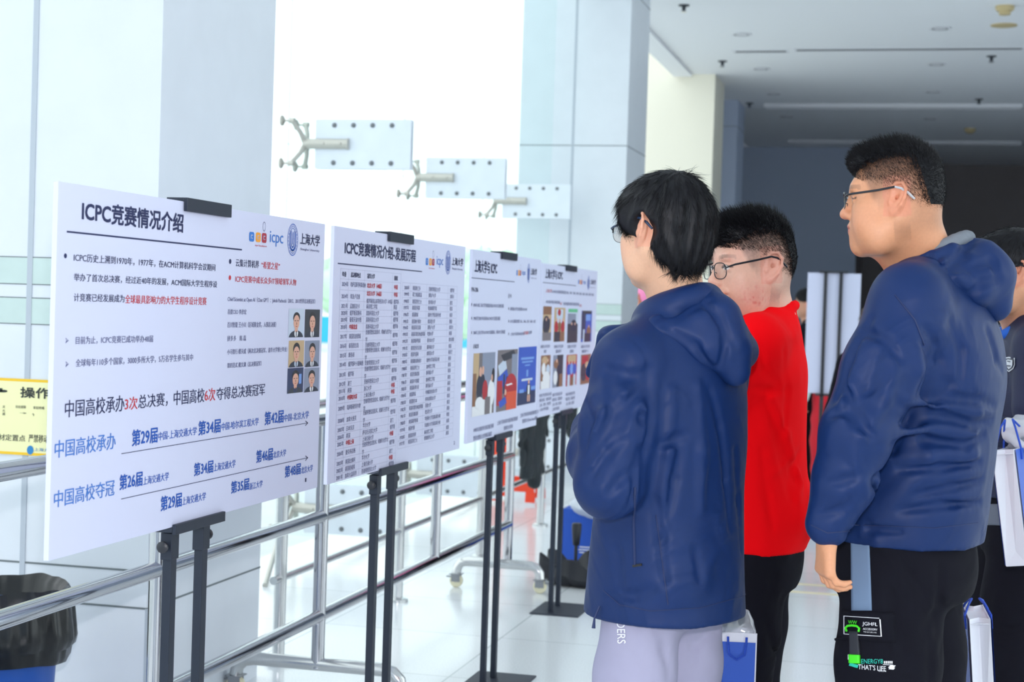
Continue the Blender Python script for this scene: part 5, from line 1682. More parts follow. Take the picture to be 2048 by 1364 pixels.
def folds(F, bvh, fr, lines, r=0.006, k=0.014, cut=True, lift=0.0):
    """creases in cloth: each line is given where it shows on the cloth, then pressed into it"""
    o = Vector(fr.R.T @ (np.array((0, 0, EYE)) - fr.o))
    for ln in lines:
        rr, pts = r, []
        if isinstance(ln, dict):
            rr, ln = ln['r'], ln['p']
        for (px, py) in ln:
            p = Vector(fr.R.T @ (np.array(px_point(px, py, 3.0)) - fr.o))
            d = (p - o).normalized()
            h = bvh.ray_cast(o, d)
            if h[0] is None:
                h = bvh.find_nearest(p)
            pts.append(np.array(h[0]) + np.array(h[1]) * lift)
        n = len(pts)
        rs = [rr * (0.35 + 0.65 * math.sin(math.pi * (i + 0.5) / n)) for i in range(n)]
        F.chain(pts, rs, k, cut)

def garment(fn, lo, hi, step, fr, name, m, parent, crease=(), ridge=(), coarse=0.013, warp=None, n=1, r=0.006):
    """sculpts a garment once roughly to find where its folds lie, then finely with the folds pressed in"""
    bv = None
    if crease or ridge:
        F = Field(*[axis(lo[i], hi[i], coarse) for i in range(3)])
        fn(F)
        v, f = F.mesh()
        bv = BVHTree.FromPolygons([Vector(p) for p in v], [tuple(int(i) for i in q) for q in f])
    F = Field(*[axis(lo[i], hi[i], step) for i in range(3)])
    fn(F)
    if ridge:
        folds(F, bv, fr, ridge, r * 1.1, 0.018, False, -0.002)
    if crease:
        folds(F, bv, fr, crease, r * 1.25, 0.011, True, 0.003)
    if warp:
        F.warp(warp)
    v, f = F.mesh()
    v = relax(v, f, n)
    return link_mesh(name, v, f, m, parent), v, f, bv

def crumple(a, s, oz=1.0, off=0.0):
    return lambda P: a * vnoise([P[0], P[1], P[2] * oz], s, off) + a * 0.5 * vnoise([P[0], P[1], P[2] * oz], s * 0.45, off + 3)

def shoes(J, parent, m):
    for s, q in (('l', 1), ('r', -1)):
        an = np.array(J['an_' + s], float)
        F = Field(axis(an[0] - 0.12, an[0] + 0.24, 0.01), axis(an[1] - 0.09, an[1] + 0.09, 0.01), axis(-0.005, 0.16, 0.01))
        F.cone(an + V(-0.03, 0, -0.03), an + V(0.13, q * 0.015, -0.045), 0.043, 0.034, 0.02)
        F.cone(an + V(0, 0, 0), an + V(-0.005, 0, 0.04), 0.042, 0.042, 0.03)
        F.loft([(0, an[0] + 0.045, an[1] + q * 0.006, 0.135, 0.047), (0.022, an[0] + 0.045, an[1] + q * 0.006, 0.135, 0.047)], 0.008, 2.6)
        F.warp(lambda P: np.maximum(0, 0.001 - P[2]) * 2)
        v, f = F.mesh()
        v[:, 2] = np.maximum(v[:, 2], 0.0)
        link_mesh('shoe', v, f, m, parent)

# ---------------------------------------------------------------- the man in a navy jacket facing away
fr1 = Frame(*list(px_point(1350, 620, 3.47))[:2], 154)
J1 = dict(hip_z=0.90, sh_z=1.345, sh_y=0.165, neck=(-0.015, 0, 1.42), sh_l=(0.0, 0.160, 1.315), sh_r=(-0.01, -0.140, 1.310), el_l=(0.00, 0.225, 1.085), el_r=(0.07, -0.200, 1.10),
          wr_l=(0.150, 0.050, 1.16), wr_r=(0.15, -0.13, 1.11), kn_l=(0.02, 0.10, 0.48), kn_r=(0.02, -0.10, 0.48), an_l=(-0.01, 0.115, 0.085), an_r=(-0.01, -0.115, 0.085))
hc = fr1.loc(1329, 458, 3.45)
H1 = Head(hc, rotm(math.radians(-12), 0.07), 0.94, 1.02)
F = grid_for(J1, H1, [((0.22, 0.0, 1.14), 0.1)])
body_field(F, J1, H1, 0.054)
for q, k in ((1, 'wr_l'), (-1, 'wr_r')):
    w = np.array(J1[k])
    hand(F, w + V(0.0, -q * 0.015, 0.0), (0.25, -q * 0.95, 0.1 * q), (-0.5, 0, -0.85 * q), (0.4, 0, 0.9 * q), (0.5, 0.55, 0.6, 0.65), 0.95)
v, f = F.mesh()
v = relax(v, f, 1, 0.3)
P1 = link_mesh('person', v, f, M_skin, None, H1.tint(v, (228, 178, 146)))
fr1.place(P1)
tag(P1, 'person in navy hooded jacket and lavender trousers, seen from behind, reading the boards', 'person')
shoes(J1, P1, M_shoe)

def hair1(F):
    e = lambda c, r, k=0.02, cut=False: F.ell(H1.w(*c), np.array(r) * H1.sc, k, H1.R, cut)
    e((-0.010, 0, 0.038), (0.110, 0.089, 0.092), 0)
    e((-0.048, 0, 0.000), (0.069, 0.081, 0.080), 0.03)
    e((-0.058, 0, -0.050), (0.048, 0.062, 0.060), 0.03)
    e((0.052, 0, 0.062), (0.040, 0.066, 0.040), 0.03)
    for q in (1, -1):
        F.cone(H1.w(0.045, q * 0.074, 0.05), H1.w(0.022, q * 0.076, -0.012), 0.016, 0.008, 0.02)
        e((0.006, q * 0.072, 0.030), (0.050, 0.020, 0.040), 0.02)
    e((0.138, 0, -0.068), (0.080, 0.14, 0.105), 0.012, True)
    for q in (1, -1):
        e((-0.022, q * 0.097, -0.016), (0.038, 0.033, 0.044), 0.006, True)
        e((0.052, q * 0.085, -0.070), (0.064, 0.05, 0.058), 0.01, True)
    e((0.02, 0, -0.10), (0.066, 0.12, 0.07), 0.02, True)
def crown_flow(H, crown=(-0.045, 0.0, 0.11), lift=0.25, droop=0.4, wild=0.16):
    c = H.w(*crown)
    def fn(p, n, r):
        d = p - c
        d = d - n * np.sum(d * n, 1)[:, None]
        d = d / np.maximum(np.linalg.norm(d, axis=1), 1e-6)[:, None]
        d = d + r.normal(size=d.shape) * wild
        dn = np.tile([0, 0, -1.0], (len(p), 1))
        return d + n * lift, d * 0.8 + dn * droop
    return fn
hg = [axis(H1.c[i] - 0.15, H1.c[i] + 0.15, 0.0042) for i in range(3)]
F = Field(*hg)
hair1(F)
def strand_warp(H, a=0.004):
    def fn(P):
        x, y, z = [P[i] - H.c[i] for i in range(3)]
        an = np.arctan2(y, -x - 0.04 + 0 * y)
        t = np.sqrt(x * x + y * y) + 0 * z
        return a * np.sin(an * 17 + 4 * vnoise([x + 0 * y + 0 * z, y + 0 * x + 0 * z, z + 0 * x + 0 * y], 0.06)) * np.clip(t / 0.06, 0, 1) + a * vnoise([x + 0 * y + 0 * z, y + 0 * x + 0 * z, z + 0 * x + 0 * y], 0.03, 7)
    return fn
F.warp(strand_warp(H1, 0.0022))
v, f = F.mesh()
def away_from_ears(H, r=0.052):
    def fn(c, n):
        q = H.inv(c)
        d = np.sqrt((q[:, 0] + 0.014) ** 2 + (np.abs(q[:, 1]) - 0.08) ** 2 + (q[:, 2] - 0.016) ** 2)
        return (d > r) * 1.0
    return fn
hv, hf = spikes(v, f, away_from_ears(H1), 9000, 0.030, crown_flow(H1, lift=0.03, droop=0.35, wild=0.09), 3, 0.0006, segs=3)
n0 = len(v)
link_mesh('hair', np.concatenate([v, hv]), np.concatenate([f, hf + n0]), M_hair, P1)
M_frame_blue = mat('dark_blue_frame', rgb(28, 52, 84), 0.3)
glasses(H1, P1, temple_m=M_frame_blue, full_rim=False, w=0.026, h=0.020, front=0.112)

def jacket1(F, solid=True):
    F.loft([(0.785, 0, 0, 0.158, 0.178), (0.90, 0, 0, 0.148, 0.178), (1.05, -0.005, 0, 0.132, 0.180), (1.18, -0.01, 0, 0.128, 0.186), (1.29, -0.015, 0, 0.112, 0.168), (1.36, -0.015, 0, 0.086, 0.125), (1.42, -0.012, 0, 0.058, 0.075)], 0.02, 2.25)
    for s, q in (('l', 1), ('r', -1)):
        sh, el, wr = [np.array(J1[k + s]) for k in ('sh_', 'el_', 'wr_')]
        F.cone((-0.012, q * 0.045, 1.405), sh + V(0, 0, -0.002), 0.046, 0.060, 0.05)
        F.chain([sh, sh * 0.45 + el * 0.55 + V(-0.008, q * 0.010, 0), el + V(-0.012, q * 0.004, -0.012)], [0.070, 0.068, 0.066], 0.035)
        F.chain([el + V(-0.012, q * 0.004, -0.012), el * 0.5 + wr * 0.5 + V(0, q * 0.010, -0.006), wr + V(0, q * 0.01, 0)], [0.066, 0.066, 0.056], 0.02)
    # stand-up collar, lower and open in front
    ring = [(-0.070 * math.cos(t) - 0.005, 0.070 * math.sin(t), 1.458 - 0.035 * (1 - math.cos(t))) for t in np.linspace(-2.5, 2.5, 16)]
    F.chain(ring, [0.017] * 16, 0.03)
JC1 = [[(1262, 800), (1290, 770), (1300, 735)], [(1258, 812), (1240, 850), (1220, 905)], [(1230, 760), (1270, 752), (1300, 742)], [(1300, 760), (1302, 840), (1290, 900), (1280, 990)], [(1205, 870), (1225, 830), (1262, 800)],
       [(1320, 890), (1350, 880), (1372, 872)], [(1180, 960), (1215, 905), (1250, 880)], [(1190, 900), (1220, 860), (1240, 800)], [(1172, 800), (1180, 840), (1170, 890)], [(1260, 1010), (1270, 950), (1278, 900)],
       [(1420, 780), (1440, 850), (1452, 960), (1460, 1060)], [(1330, 1160), (1322, 1080), (1310, 1000)], [(1362, 900), (1350, 960), (1340, 1040)], [(1216, 1190), (1270, 1192), (1300, 1180)], [(1390, 1100), (1400, 1160)], [(1500, 770), (1496, 800), (1502, 830)], [(1218, 985), (1240, 960), (1262, 940)], [(1235, 1100), (1240, 1180)],
       [(1470, 900), (1478, 1000), (1484, 1100)], [(1180, 720), (1215, 742), (1250, 745)]]
JR1 = [[(1268, 790), (1290, 830), (1296, 880)], [(1396, 770), (1404, 900), (1400, 1020)], [(1190, 860), (1210, 825), (1245, 790)], [(1345, 780), (1338, 900), (1325, 1000)], [(1190, 935), (1220, 890)]]
jk1, jv, jf, bv1 = garment(jacket1, (-0.24, -0.36, 0.765), (0.32, 0.36, 1.52), 0.0058, fr1, 'jacket', M_navy, P1, JC1, JR1, warp=crumple(0.0018, 0.11, 0.5), r=0.0075)
# waistband hem, side seam, pocket zip
def hood1(F):
    T = V(-0.148, -0.010, 1.300)
    F.chain([(0.125, 0.115, 1.290), (0.075, 0.130, 1.365), (-0.045, 0.105, 1.390), (-0.105, 0.05, 1.350), T], [0.014, 0.018, 0.024, 0.024, 0.012], 0.022)
    F.chain([(0.02, -0.085, 1.41), (-0.05, -0.105, 1.385), (-0.105, -0.110, 1.335), T], [0.020, 0.024, 0.022, 0.012], 0.022)
    F.chain([(-0.080, 0.0, 1.462), (-0.110, 0.0, 1.415), (-0.132, -0.01, 1.35), T], [0.014, 0.032, 0.032, 0.012], 0.05)
    F.chain([(-0.09, -0.05, 1.405), (-0.115, -0.080, 1.355)], [0.030, 0.024], 0.05)
    F.chain([(-0.09, 0.05, 1.405), (-0.112, 0.03, 1.36)], [0.028, 0.026], 0.05)
    F.chain([(-0.04, 0.084, 1.436), (-0.074, 0.046, 1.458), (-0.082, 0.0, 1.464), (-0.076, -0.046, 1.456), (-0.045, -0.080, 1.430)], [0.011] * 5, 0.010)
HC1 = [[(1335, 650), (1360, 620), (1420, 600)], [(1340, 660), (1390, 690), (1425, 735)], [(1400, 600), (1440, 640), (1470, 690)], [(1330, 600), (1370, 590), (1410, 575)], [(1440, 620), (1452, 680), (1440, 735)], [(1310, 640), (1340, 625), (1360, 600)]]
hd1, hvv, hff, _ = garment(hood1, (-0.26, -0.26, 1.17), (0.18, 0.26, 1.53), 0.0048, fr1, 'hood', M_navy, jk1, HC1, [], warp=crumple(0.0016, 0.06), r=0.0065)
b1 = bvh_of(jk1)
def on_cloth(bv, fr, px, py, off=0.002):
    o = Vector(fr.R.T @ (np.array((0, 0, EYE)) - fr.o))
    p = Vector(fr.R.T @ (np.array(px_point(px, py, 3.0)) - fr.o))
    h = bv.ray_cast(o, (p - o).normalized())
    if h[0] is None:
        h = bv.find_nearest(o + (p - o) * (np.linalg.norm(fr.o[:2]) / 3.0))
    return h[0] + h[1] * off
def seam(bv, fr, line, r, name, m, parent, flat=0.3):
    pts = []
    for (a, b), (c, d) in zip(line, line[1:]):
        for i in range(6):
            pts.append(on_cloth(bv, fr, a + (c - a) * i / 6, b + (d - b) * i / 6, r * flat))
    pts.append(on_cloth(bv, fr, *line[-1], r * flat))
    o = MB().tube(pts, r, 6).build(name, m, smooth=True)
    o.parent = parent
    return o
M_navy_dark = mat('navy_seam', rgb(22, 40, 86), 0.6)
seam(b1, fr1, [(1206, 1180), (1240, 1210), (1300, 1222), (1400, 1216), (1502, 1188)], 0.0012, 'hem_seam', M_navy_dark, jk1)
seam(b1, fr1, [(1270, 975), (1268, 1050), (1270, 1130)], 0.0026, 'pocket_zip', M_navy_dark, jk1)
seam(b1, fr1, [(1266, 1132), (1284, 1129)], 0.0028, 'zip_pull', M_toggle, jk1)
seam(b1, fr1, [(1312, 1030), (1324, 1120), (1336, 1210)], 0.0013, 'side_seam', M_navy_dark, jk1)
bh = bvh_of(hd1)
p = on_cloth(bh, fr1, 1250, 637, 0.004)
o = MB().sphere(p, 0.011, 10, sc=(0.8, 1.1, 0.9)).tube([p, p + Vector((0.012, 0.02, -0.02))], 0.004, 6).build('cord_toggle', M_toggle, smooth=True)
o.parent = hd1
p = on_cloth(b1, fr1, 1202, 1212, 0.004)
o = MB().tube([p, p + Vector((0.006, 0.008, -0.025)), p + Vector((0.006, 0.010, -0.045))], [0.002, 0.002, 0.004], 6).build('hem_cord', M_navy_dark, smooth=True)
o.parent = jk1

def trousers_fn(J, hips, leg, knee, hem, top, cx=0.0):
    def fn(F):
        hz = J['hip_z']
        F.loft([(hz - 0.10, cx, 0, hips[0], hips[1]), (hz + 0.02, cx, 0, hips[0], hips[1]), (hz + top, cx * 0.6, 0, hips[0] * 0.92, hips[1] * 0.95)], 0.03, 2.3)
        F.ell((cx - hips[0] * 0.3, 0, hz - 0.05), (hips[0] * 0.8, hips[1] * 0.88, 0.10), 0.05)
        for s, q in (('l', 1), ('r', -1)):
            hp = V(cx, q * hips[1] * 0.52, hz - 0.04)
            kn, an = np.array(J['kn_' + s]), np.array(J['an_' + s])
            F.chain([hp, hp * 0.5 + kn * 0.5, kn, kn * 0.4 + an * 0.6, an + V(0.0, 0, 0.01)], [leg, (leg + knee) / 2 * 1.02, knee, (knee + hem) / 2, hem], 0.025)
    return fn
T1C = [[(1385, 1235), (1388, 1290), (1384, 1330)], [(1310, 1240), (1330, 1300), (1340, 1362)], [(1400, 1262), (1425, 1252), (1440, 1246)], [(1390, 1300), (1410, 1275), (1438, 1262)], [(1270, 1240), (1275, 1300)]]
tr1, tv, tf, _ = garment(trousers_fn(J1, (0.100, 0.142), 0.084, 0.078, 0.072, 0.03), (-0.2, -0.24, 0.03), (0.2, 0.24, 1.0), 0.008, fr1, 'trousers', M_lav, P1, T1C, [], warp=crumple(0.002, 0.10, 0.5), r=0.008)
b = bvh_of(tr1)
o0 = Vector(fr1.R.T @ (np.array((0, 0, EYE)) - fr1.o))
def cloth_text(fr, bv, parent, items, name, m, off=0.0014):
    """lettering printed on cloth: (text, corner, along, up) with corners read off where the print shows"""
    mb = MB()
    o = Vector(fr.R.T @ (np.array((0, 0, EYE)) - fr.o))
    ms = m if isinstance(m, list) else [m]
    for (s, p0, pa, pu, k, bold) in items:
        if s:
            vv, ff = text_mesh(s)
            lo, hi = vv.min(0), vv.max(0)
            uv = (vv[:, :2] - lo[:2]) / (hi[:2] - lo[:2])
        else:
            g = 6
            uv = np.array([(i / g, j / g) for j in range(g + 1) for i in range(g + 1)])
            ff = [(j * (g + 1) + i, j * (g + 1) + i + 1, (j + 1) * (g + 1) + i + 1, (j + 1) * (g + 1) + i) for j in range(g) for i in range(g)]
        out = []
        for u, w in uv:
            a, b_ = p0[0] + (pa[0] - p0[0]) * u + (pu[0] - p0[0]) * w, p0[1] + (pa[1] - p0[1]) * u + (pu[1] - p0[1]) * w
            out.append(on_cloth(bv, fr, a, b_, off * (1.6 if s else 1)))
        mb.add(out, ff, k)
    ob = mb.build(name, ms)
    ob.parent = parent
    return ob
cloth_text(fr1, b, tr1, [('RIDERS', (1234, 1226), (1236, 1287), (1250, 1226), 0, 0.01)], 'leg_lettering', M_print_white)
# ---------------------------------------------------------------- the young man in the red T-shirt
def short_crop(F, H, top=0.02, front=0.03, side=0.004, low=-0.045):
    """cropped cap of hair: thick on top, thin over the ears and nape"""
    e = lambda c, r, k=0.02, cut=False: F.ell(H.w(*c), np.array((r[0], r[1] * H.wide, r[2])) * H.sc, k, H.R, cut)
    e((-0.010, 0, 0.034), (0.096 + side, 0.076 + side, 0.084 + side), 0)
    e((-0.047, 0, 0.004), (0.058 + side, 0.066 + side, 0.07 + side), 0.03)
    e((-0.006, 0, 0.062), (0.090 + top * 0.4, 0.062 + top * 0.2, 0.056 + top * 0.55), 0.02)
    e((0.050, 0, 0.086), (0.036 + front, 0.054, 0.024 + top * 0.3), 0.02)
    e((0.150, 0, -0.030), (0.088, 0.14, 0.122), 0.010, True)
    for q in (1, -1):
        e((-0.010, q * 0.086, -0.022), (0.026, 0.028, 0.042), 0.006, True)
        e((0.060, q * 0.085, -0.040), (0.062, 0.05, 0.066), 0.008, True)
    e((0.00, 0, -0.10), (0.11, 0.14, 0.045 - (low + 0.045)), 0.015, True)
def crop_hair(H, parent, seed, n_top=10000, n_side=24000, tl=0.022, top=0.02, front=0.03, side=0.002, lean=(0.5, 0, 0.5), zf=0.055):
    F = Field(*[axis(H.c[i] - 0.15, H.c[i] + 0.15, 0.0036) for i in range(3)])
    short_crop(F, H, top, front, side)
    v, f = F.mesh()
    lw = H.R @ np.array(lean)
    # only the thick upper part stays as a solid cap; the sides grow as separate short hairs over the tinted scalp
    q = H.inv(v)
    keepv = q[:, 2] > zf - 3.6 * np.clip(-q[:, 0] - 0.05, 0, 0.1) - 0.45 * np.clip(q[:, 0] - 0.02, 0, 0.1)
    keep = keepv[f].all(1)
    kf = f[keep]
    used = np.unique(kf)
    mp_ = np.full(len(v), -1)
    mp_[used] = np.arange(len(used))
    cv, cf = v[used], mp_[kf]
    def up(p, n, r):
        d = n * 0.75 + lw + r.normal(size=n.shape) * 0.22
        return d, d * 0.6 + lw * 0.8
    zq = lambda p: H.inv(p)[:, 2]
    sv, sf = spikes(v, f, lambda c, n: ((zq(c) > zf - 0.012 - 3.6 * np.clip(-H.inv(c)[:, 0] - 0.044, 0, 0.1) - 0.45 * np.clip(H.inv(c)[:, 0] - 0.02, 0, 0.1)) * 1.0), n_top, lambda p, r: tl * (0.5 + 0.8 * r.random(len(p))) * np.clip(0.45 + (zq(p) - zf + 0.03) * 12, 0.35, 1.15), up, seed, 0.0008)
    def down(p, n, r):
        back = H.R @ np.array((-0.5, 0, -0.75))
        d = n * 0.32 + back + r.normal(size=n.shape) * 0.22
        return d, d
    tv_, tf_ = spikes(v, f, lambda c, n: ((zq(c) < zf + 0.01) & (zq(c) > -0.085)) * np.clip(0.25 + (zq(c) + 0.06) * 7, 0.15, 1.0), n_side, 0.006, down, seed + 1, 0.00026, segs=1)
    vs = np.concatenate([cv, sv, tv_])
    fs = np.concatenate([cf, sf + len(cv), tf_ + len(cv) + len(sv)])
    return link_mesh('hair', vs, fs, M_hair, parent)
def fade_of(zf, strength=0.8):
    def fn(q):
        x, y, z = q[:, 0], np.abs(q[:, 1]), q[:, 2]
        front = np.clip((0.056 + 0.35 * (z - 0.025) - x) / 0.010, 0, 1)                 # temple line
        ear = 1 - np.clip(1.6 - np.sqrt(((x + 0.010) / 0.030) ** 2 + ((z + 0.012) / 0.042) ** 2), 0, 1) * (y > 0.055)
        nape = np.clip((z + 0.085 + 0.02 * (x > -0.04)) / 0.03, 0, 1)
        behind = np.where(x > -0.005, np.clip((z + 0.02 + (x < 0.03) * 0.012) / 0.02, 0, 1), 1)
        lvl = np.clip(0.42 + z * 6.5, 0.3, 1)
        return front * ear * nape * behind * lvl * strength
    return fn

fr2 = Frame(*list(px_point(1530, 630, 4.02))[:2], 179)
J2 = dict(hip_z=0.88, sh_z=1.37, sh_y=0.17, neck=(-0.015, 0, 1.40), sh_l=(0.0, 0.16, 1.355), sh_r=(0.0, -0.16, 1.355), el_l=(0.16, 0.185, 1.14), el_r=(0.00, -0.21, 1.08), wr_l=(0.185, 0.06, 1.36), wr_r=(0.06, -0.22, 0.85),
          kn_l=(0.02, 0.10, 0.47), kn_r=(0.02, -0.10, 0.47), an_l=(-0.01, 0.11, 0.085), an_r=(-0.01, -0.11, 0.085))
H2 = Head(fr2.loc(1503, 531, 3.97), rotm(math.radians(36), 0.10, 0.0), 0.985, 1.02, 0.002)
fk = fr2.loc(1416, 566, 3.93)
J2['wr_l'] = tuple(fk + V(-0.02, 0.05, -0.13))
F = grid_for(J2, H2, [(fk + V(0, 0.02, -0.06), 0.09)])
body_field(F, J2, H2, 0.060)
w = np.array(J2['wr_l'])
dirn = fk - w
tips2 = hand(F, w, dirn + V(0.01, 0.01, 0.01), (-0.9, -0.4, 0.1), (-0.2, -0.9, 0.1), (0.25, 0.3, 0.5, 0.6), 0.88, thumb_curl=0.5)
hand(F, J2['wr_r'], (0.1, 0, -1), (0, 1, 0), (1, 0, 0), (0.9, 1.0, 1.05, 1.1), 0.9)
v, f = F.mesh()
v = relax(v, f, 1, 0.3)
P2 = link_mesh('person', v, f, M_skin, None, H2.tint(v, (226, 178, 156), fade=fade_of(0.05, 1.0), blush=1.0))
fr2.place(P2)
tag(P2, 'person with black framed glasses in a plain red T-shirt, fingers at the mouth', 'person')
shoes(J2, P2, M_shoe)
crop_hair(H2, P2, 21, tl=0.024, top=0.016, front=0.014, lean=(0.5, 0, 0.4), zf=0.084)
glasses(H2, P2, w=0.0235, h=0.0195, drop=0.004, tip_m=M_frame, rim=0.0012)
def shirt2(F):
    F.loft([(0.855, -0.005, 0, 0.112, 0.160), (0.95, -0.01, 0, 0.116, 0.165), (1.05, -0.005, 0, 0.108, 0.165), (1.20, 0.0, 0, 0.108, 0.172), (1.30, -0.005, 0, 0.100, 0.175), (1.37, -0.01, 0, 0.080, 0.135), (1.425, -0.014, 0, 0.060, 0.078)], 0.02, 2.25)
    for s, q in (('l', 1), ('r', -1)):
        sh, el = np.array(J2['sh_' + s]), np.array(J2['el_' + s])
        F.cone((-0.012, q * 0.05, 1.39), sh, 0.048, 0.058, 0.05)
        F.chain([sh, sh * 0.15 + el * 0.85], [0.064, 0.062], 0.035)
    F.ell((-0.10, 0.02, 0.945), (0.035, 0.10, 0.05), 0.05)
    hole = V(0.01, 0, 1.462)
    F.ell(hole, (0.070, 0.066, 0.034), 0.01, None, True)
    ring = [(-0.064 * math.cos(t) - 0.008, 0.062 * math.sin(t), 1.448 - 0.030 * (1 - math.cos(t))) for t in np.linspace(-math.pi, math.pi, 22)]
    F.chain(ring, [0.0085] * 22, 0.012)
SC2 = [[(1512, 776), (1535, 783), (1560, 780)], [(1530, 800), (1560, 870), (1590, 960)], [(1516, 690), (1530, 740), (1556, 770)], [(1545, 850), (1568, 930), (1585, 1000)], [(1600, 905), (1585, 940), (1578, 980)], [(1525, 900), (1535, 990), (1545, 1060)], [(1568, 700), (1575, 780), (1570, 850)]]
sh2, _, _, _ = garment(shirt2, (-0.24, -0.34, 0.83), (0.30, 0.34, 1.5), 0.006, fr2, 't_shirt', M_red, P2, SC2, [[(1590, 930), (1600, 965), (1596, 1000)], [(1540, 790), (1572, 870), (1596, 950)]], warp=crumple(0.0018, 0.09, 0.5), r=0.0065)
T2C = [[(1540, 1110), (1548, 1150), (1540, 1200)], [(1530, 1240), (1545, 1290), (1550, 1350)]]
tr2, _, _, _ = garment(trousers_fn(J2, (0.095, 0.138), 0.084, 0.070, 0.062, 0.05), (-0.2, -0.24, 0.03), (0.2, 0.24, 0.98), 0.009, fr2, 'trousers', M_black, P2, T2C, [], warp=crumple(0.003, 0.09, 0.5))

# ---------------------------------------------------------------- the tall man in the navy jacket and cargo trousers
Z3 = 3.5
fr3 = Frame(*list(px_point(1850, 640, Z3))[:2], 169)
J3 = dict(hip_z=0.95, sh_z=1.47, sh_y=0.19, bulk=1.1, neck=(0.0, 0, 1.515), sh_l=(-0.005, 0.185, 1.455), sh_r=(-0.005, -0.185, 1.455), el_l=tuple(fr3.loc(1712, 868, 3.27)), el_r=(0.04, -0.25, 1.17), wr_l=tuple(fr3.loc(1655, 1052, 3.28)), wr_r=tuple(fr3.loc(1903, 1126, 3.74)),
          kn_l=(0.03, 0.115, 0.50), kn_r=(0.0, -0.115, 0.50), an_l=(0.0, 0.125, 0.09), an_r=(-0.03, -0.125, 0.09))
H3 = Head(fr3.loc(1787, 398, 3.44), rotm(math.radians(9), 0.05, 0.0), 0.925, 1.10, 0.008)
wl = np.array(J3['wr_l'])
F = grid_for(J3, H3, [(wl + V(0.0, 0, -0.09), 0.10)])
body_field(F, J3, H3, 0.070, arm=1.1)
hand(F, wl + V(0, 0, -0.02), (0.04, -0.06, -1.0), (-0.75, -0.62, 0.05), (0.55, -0.75, 0.0), (0.42, 0.5, 0.55, 0.6), 0.86, thumb_curl=0.25)
hand(F, J3['wr_r'], (0.1, 0, -1), (0, 1, 0), (1, 0, 0), (0.9, 1.0, 1.05, 1.1), 1.0)
v, f = F.mesh()
v = relax(v, f, 1, 0.3)
P3 = link_mesh('person', v, f, M_skin, None, H3.tint(v, (218, 154, 116), fade=fade_of(0.05, 0.97)))
fr3.place(P3)
tag(P3, 'tall person with faded haircut and glasses, in navy jacket and black cargo trousers', 'person')
shoes(J3, P3, M_shoe)
crop_hair(H3, P3, 41, tl=0.017, top=0.016, front=0.010, lean=(0.45, 0, 0.5), zf=0.098)
M_tip = mat('clear_grey_tip', rgb(196, 196, 200), 0.35, metal=0.2)
glasses(H3, P3, full_rim=False, w=0.0245, h=0.0175, tip_m=M_tip, rim=0.0016)
def jacket3(F):
    F.loft([(0.955, 0.024, 0, 0.160, 0.186), (1.05, 0.014, 0, 0.160, 0.190), (1.18, 0.0, 0, 0.156, 0.193), (1.32, -0.018, 0, 0.150, 0.200), (1.42, -0.022, 0, 0.125, 0.185), (1.48, -0.018, 0, 0.095, 0.140), (1.52, -0.012, 0, 0.07, 0.10)], 0.02, 2.25)
    for s, q in (('l', 1), ('r', -1)):
        sh, el, wr = [np.array(J3[k + s]) for k in ('sh_', 'el_', 'wr_')]
        F.cone((-0.012, q * 0.07, 1.50), sh, 0.062, 0.075, 0.05)
        F.chain([sh, sh * 0.5 + el * 0.5, el], [0.080, 0.077, 0.070], 0.03)
        F.chain([el, el * 0.5 + wr * 0.5 + V(-0.005, 0, 0), wr + V(0, 0, 0.005)], [0.070, 0.062, 0.046], 0.02)
    ring = [(-0.085 * math.cos(t) + 0.0, 0.085 * math.sin(t), 1.545 - 0.045 * (1 - math.cos(t))) for t in np.linspace(-2.3, 2.3, 16)]
    F.chain(ring, [0.020] * 16, 0.03)
JC3 = [[(1845, 690), (1862, 720), (1850, 770), (1815, 830)], [(1850, 660), (1870, 690), (1876, 720)], [(1815, 830), (1785, 900), (1750, 960), (1715, 1040)], [(1760, 700), (1735, 780), (1700, 850)], [(1690, 760), (1705, 830), (1740, 870)], [(1740, 640), (1700, 720), (1672, 800)], [(1830, 800), (1900, 795), (1960, 800), (1990, 815)],
       [(1800, 845), (1880, 830), (1950, 850), (1985, 840)], [(1780, 890), (1850, 880), (1930, 890), (1968, 870)], [(1800, 940), (1880, 935), (1960, 925)], [(1830, 990), (1900, 975), (1965, 960)], [(1800, 1020), (1880, 1010), (1960, 1005)], [(1665, 830), (1700, 820), (1725, 840)], [(1650, 970), (1690, 960), (1720, 950)], [(1640, 1030), (1680, 1020), (1705, 1000)],
       [(1900, 640), (1925, 700), (1920, 760)], [(1975, 660), (1995, 720), (2005, 740)], [(1855, 740), (1900, 770), (1870, 800)], [(1690, 1068), (1740, 1058), (1800, 1062)], [(1720, 660), (1770, 680), (1800, 720)]]
JR3 = [[(1810, 800), (1880, 812), (1960, 825)], [(1790, 868), (1870, 856), (1950, 870)], [(1780, 915), (1860, 912), (1950, 908)], [(1725, 690), (1700, 770), (1680, 830)], [(1790, 720), (1770, 800), (1730, 870)], [(1835, 700), (1838, 740), (1820, 790)]]
jk3, _, _, _ = garment(jacket3, (-0.25, -0.36, 0.935), (0.30, 0.38, 1.6), 0.006, fr3, 'jacket', M_navy, P3, JC3, JR3, warp=crumple(0.002, 0.10, 0.8), r=0.008)
